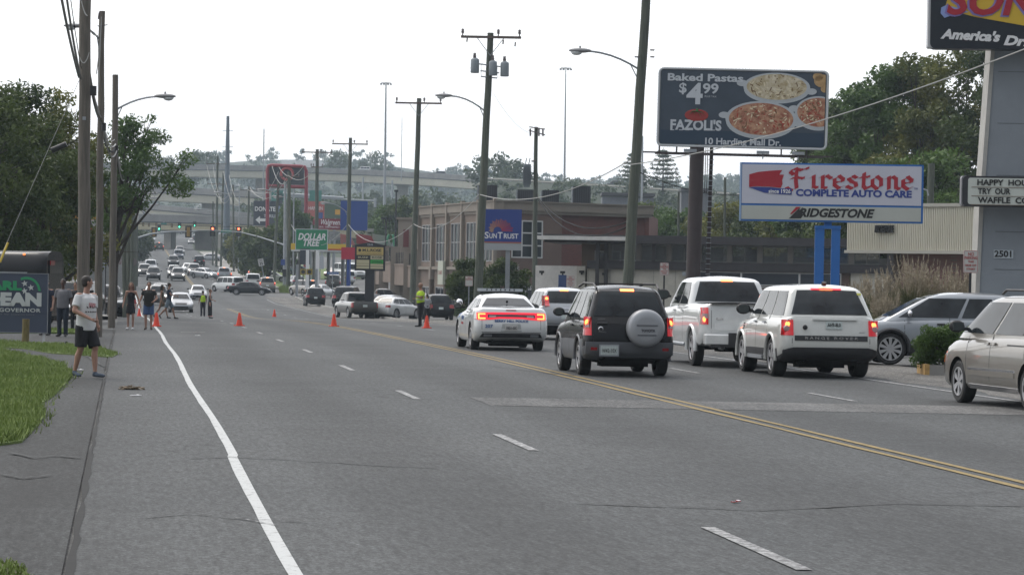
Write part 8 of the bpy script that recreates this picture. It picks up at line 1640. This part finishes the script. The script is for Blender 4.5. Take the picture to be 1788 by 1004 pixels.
    if vest:
        for z0, z1 in ((1.08, 1.115), (1.22, 1.25)): c = MB(); c.lathe([(.208*bw, z0), (.208*bw, z1)], 'Z', 24); v_ = c.build('reflective_band', mat('reflective_grey', (.45, .47, .40), .4), root, 60); v_.scale = (1, .75, 1); v_.location = (V['chest'].x, V['chest'].y+.008, 0)
    if bottom:
        c = MB(); c.tube([V['pel']+Vector((0, 0, .08)), V['pel']-Vector((0, 0, .04))], [.155*bw, .168*bw], 16, flat=.78)
        for q in 'lr':
            hh, kk, aa = V['h'+q], V['k'+q], V['a'+q]
            if leg > .45: e = hh.lerp(kk, (hh.z-leg)/max(.01, hh.z-kk.z)); c.tube([hh+Vector((0, 0, .05)), hh-Vector((0, 0, .06)), e], [.09, .108*bw, .100*bw], 14)
            else: c.tube([hh+Vector((0, 0, .05)), hh-Vector((0, 0, .06)), kk], [.09, .105*bw, .078*bw], 14); c.ell(kk, (.076, .076, .08), 12, 8); c.tube([kk, kk.lerp(aa, .5), aa-Vector((0, 0, .03))], [.076, .070, .066], 12)
        remesh(c, 'shorts' if leg > .45 else 'trousers', bottom, root, vox*.8, 2)
    for q in 'lr':
        c = MB(); a_, f_ = V['a'+q], V['f'+q]; z = min(a_.z, .085); fd = (f_-a_); fd.z = 0; fd = fd.normalized(); bz = f_.z-.03
        hl_ = a_-fd*.045; c.tube([Vector((hl_.x, hl_.y, a_.z-.035)), Vector((a_.x, a_.y, a_.z-.035)), Vector((f_.x, f_.y, f_.z+.012)), Vector((f_.x, f_.y, f_.z+.005))+fd*.05], [.034, .045, .042, .025], 10, flat=.85); c.tube([a_+Vector((0, 0, .02)), a_-Vector((0, 0, .03))], [.04, .045], 10)
        so_ = remesh(c, 'shoe', shoes, root, .013, 1)
    return root
WT = cloth('white', (.60, .60, .60), .05)
person('man in a white printed t-shirt and black shorts walking on the left shoulder, looking back', G(148, 659), R(232), 1.73, dict(er=(.29, .02, 1.16), wr=(.14, .27, 1.02), el=(-.25, -.06, 1.14), wl=(-.26, .02, .92), al=(-.12, .13, .085), fl=(-.14, .29, .03), kl=(-.12, .12, .51), ar=(.10, -.15, .10), kr=(.10, -.01, .50), fr=(.13, -.01, .03)), WT, cloth('black', (.014, .014, .017)), cloth('shoe_blue', (.07, .09, .12)), headyaw=62, vox=.013, build=1.08, sleeve=.72, hem=.82, leg=.53, print_=True)
person('woman in a short black sleeveless dress holding the man\'s hand', G(228, 576), R(178), 1.56, dict(el=(-.27, -.02, 1.15), wl=(-.36, .05, .92), er=(.24, -.02, 1.15), wr=(.28, .08, .92), kl=(-.09, .05, .5), al=(-.08, .0, .085), fl=(-.10, .16, .03)), None, None, cloth('shoe_white', (.5, .5, .5)), hair=HAIRL, longhair=True, fem=True, dress=cloth('dress_black', (.012, .012, .015)), leg=.62, vox=.018, group=None)
person('man in a dark t-shirt, blue shorts and sunglasses holding the woman\'s hand', G(259, 576), R(182), 1.60, dict(er=(.28, -.02, 1.15), wr=(.38, .05, .93), el=(-.29, .0, 1.15), wl=(-.20, .20, 1.05), kr=(.10, .07, .5), ar=(.09, .05, .085), fr=(.11, .22, .03)), cloth('charcoal', (.02, .02, .018)), cloth('blue', (.055, .10, .21)), cloth('sandal', (.06, .04, .03)), vox=.018, build=1.02, leg=.55)
person('woman with long dark hair in an olive dress crossing the road', G(282, 556.5), R(-92), 1.62, dict(kl=(-.07, .22, .55), al=(-.07, .30, .10), fl=(-.08, .44, .04), kr=(.07, -.12, .5), ar=(.07, -.38, .16), fr=(.08, -.30, .03), el=(-.20, .05, 1.15), wl=(-.2, .2, 1.0)), None, None, hair=HAIRB, longhair=True, fem=True, skin=SKINT, dress=cloth('olive', (.10, .085, .06)), leg=.62, vox=.022)
person('man in a navy shirt and grey blue shorts striding across the road', G(294, 557), R(-88), 1.72, dict(kl=(-.08, .2, .53), al=(-.09, .30, .09), fl=(-.1, .44, .03), kr=(.08, -.12, .50), ar=(.08, -.42, .18), fr=(.1, -.36, .05), er=(.24, .12, 1.18), wr=(.24, .36, 1.12), el=(-.24, -.1, 1.16), wl=(-.24, .02, .95)), cloth('navy', (.016, .022, .042)), cloth('grey_blue', (.13, .17, .20)), BLACKP, skin=SKINT, vox=.022, leg=.55)
person('officer in a lime reflective vest standing beside the woman in the long dress', G(354, 552.5), R(8), 1.70, None, cloth('police_dark', (.02, .022, .03)), cloth('trouser_navy', (.014, .016, .026)), skin=SKINT, vox=.022, leg=.1, vest=None, headyaw=-60)
person('woman in a long black dress with light hair, standing beside the officer in the vest', G(366, 556), R(-80), 1.62, dict(er=(.2, .02, 1.15), wr=(.19, .22, 1.08)), None, None, hair=HAIRL, fem=True, dress=cloth('dress_black', (.012, .012, .015)), leg=.15, vox=.022)
OFF = person('bald officer in a lime yellow shirt and black trousers standing on the right lane', G(734, 571), R(100), 1.80, dict(el=(-.27, .0, 1.17), wl=(-.20, .14, 1.20), er=(.26, .02, 1.15), wr=(.18, .2, 1.12), al=(-.10, .04, .085), fl=(-.12, .2, .03)), cloth('lime', (.42, .62, .03), .08), cloth('trouser_black', (.011, .011, .014)), bald=True, skin=SKINT, vox=.016, build=1.22, leg=.1, sleeve=.8, hem=.98, vest=True)
person('man in a grey short sleeved shirt and dark jeans standing by the campaign sign', G(109, 588), R(172), 1.62, None, cloth('grey', (.15, .15, .16)), cloth('jeans', (.015, .022, .035)), BLACKP, skin=SKIND, bald=False, vox=.018, leg=.1, sleeve=.75, hem=.88, build=1.05)
person('person in navy half hidden behind the campaign sign edge', G(81, 586), R(150), 1.60, None, cloth('navy', (.016, .022, .042)), cloth('jeans', (.015, .022, .035)), BLACKP, vox=.022, leg=.1)
person('person in black seen between the nearest pole and the man in grey', G(131, 578), R(170), 1.55, None, cloth('black', (.014, .014, .017)), cloth('black', (.014, .014, .017)), BLACKP, vox=.022, leg=.1, sleeve=1.5)
person('person in a grey shirt hidden behind the officer in lime', G(745, 563), R(20), 1.55, None, cloth('pale_grey', (.30, .31, .33)), cloth('trouser_black', (.011, .011, .014)), BLACKP, skin=SKINT, vox=.022, leg=.1, sleeve=.8)
person('person passing behind the tenant sign on the forecourt', GX(658, 235), R(180), 1.7, None, cloth('pale_grey', (.30, .31, .33)), cloth('blue', (.055, .10, .21)), BLACKP, vox=.03, leg=.1)
# lime vest for the distant officer
_v = [o for o in COL.objects if o.get('label', '').startswith('officer in a lime')][0]
c = MB(); c.tube([(0, .005, .98), (0, .01, 1.2), (0, .0, 1.36), (0, 0, 1.43)], [.175, .185, .175, .10], 18, flat=.78); remesh(c, 'vest', cloth('lime', (.42, .62, .03), .08), _v, .016, 2)
# ================================================================== HAZE
_b = MB().box((0, 1035, 51.5), (2600, 2200, 108)); 
hz_ = _b.build('haze', mat('haze_air', (1, 1, 1)), None)
_m = bpy.data.materials.new('air'); _m.use_nodes = True; t = _m.node_tree; t.nodes.clear(); pv = t.nodes.new('ShaderNodeVolumePrincipled'); mo = t.nodes.new('ShaderNodeOutputMaterial')
pv.inputs['Color'].default_value = (.74, .88, 1, 1); pv.inputs['Density'].default_value = .00022; pv.inputs['Anisotropy'].default_value = .25; t.links.new(pv.outputs[0], mo.inputs['Volume'])
hz_.data.materials.clear(); hz_.data.materials.append(_m); hz_['kind'] = 'stuff';
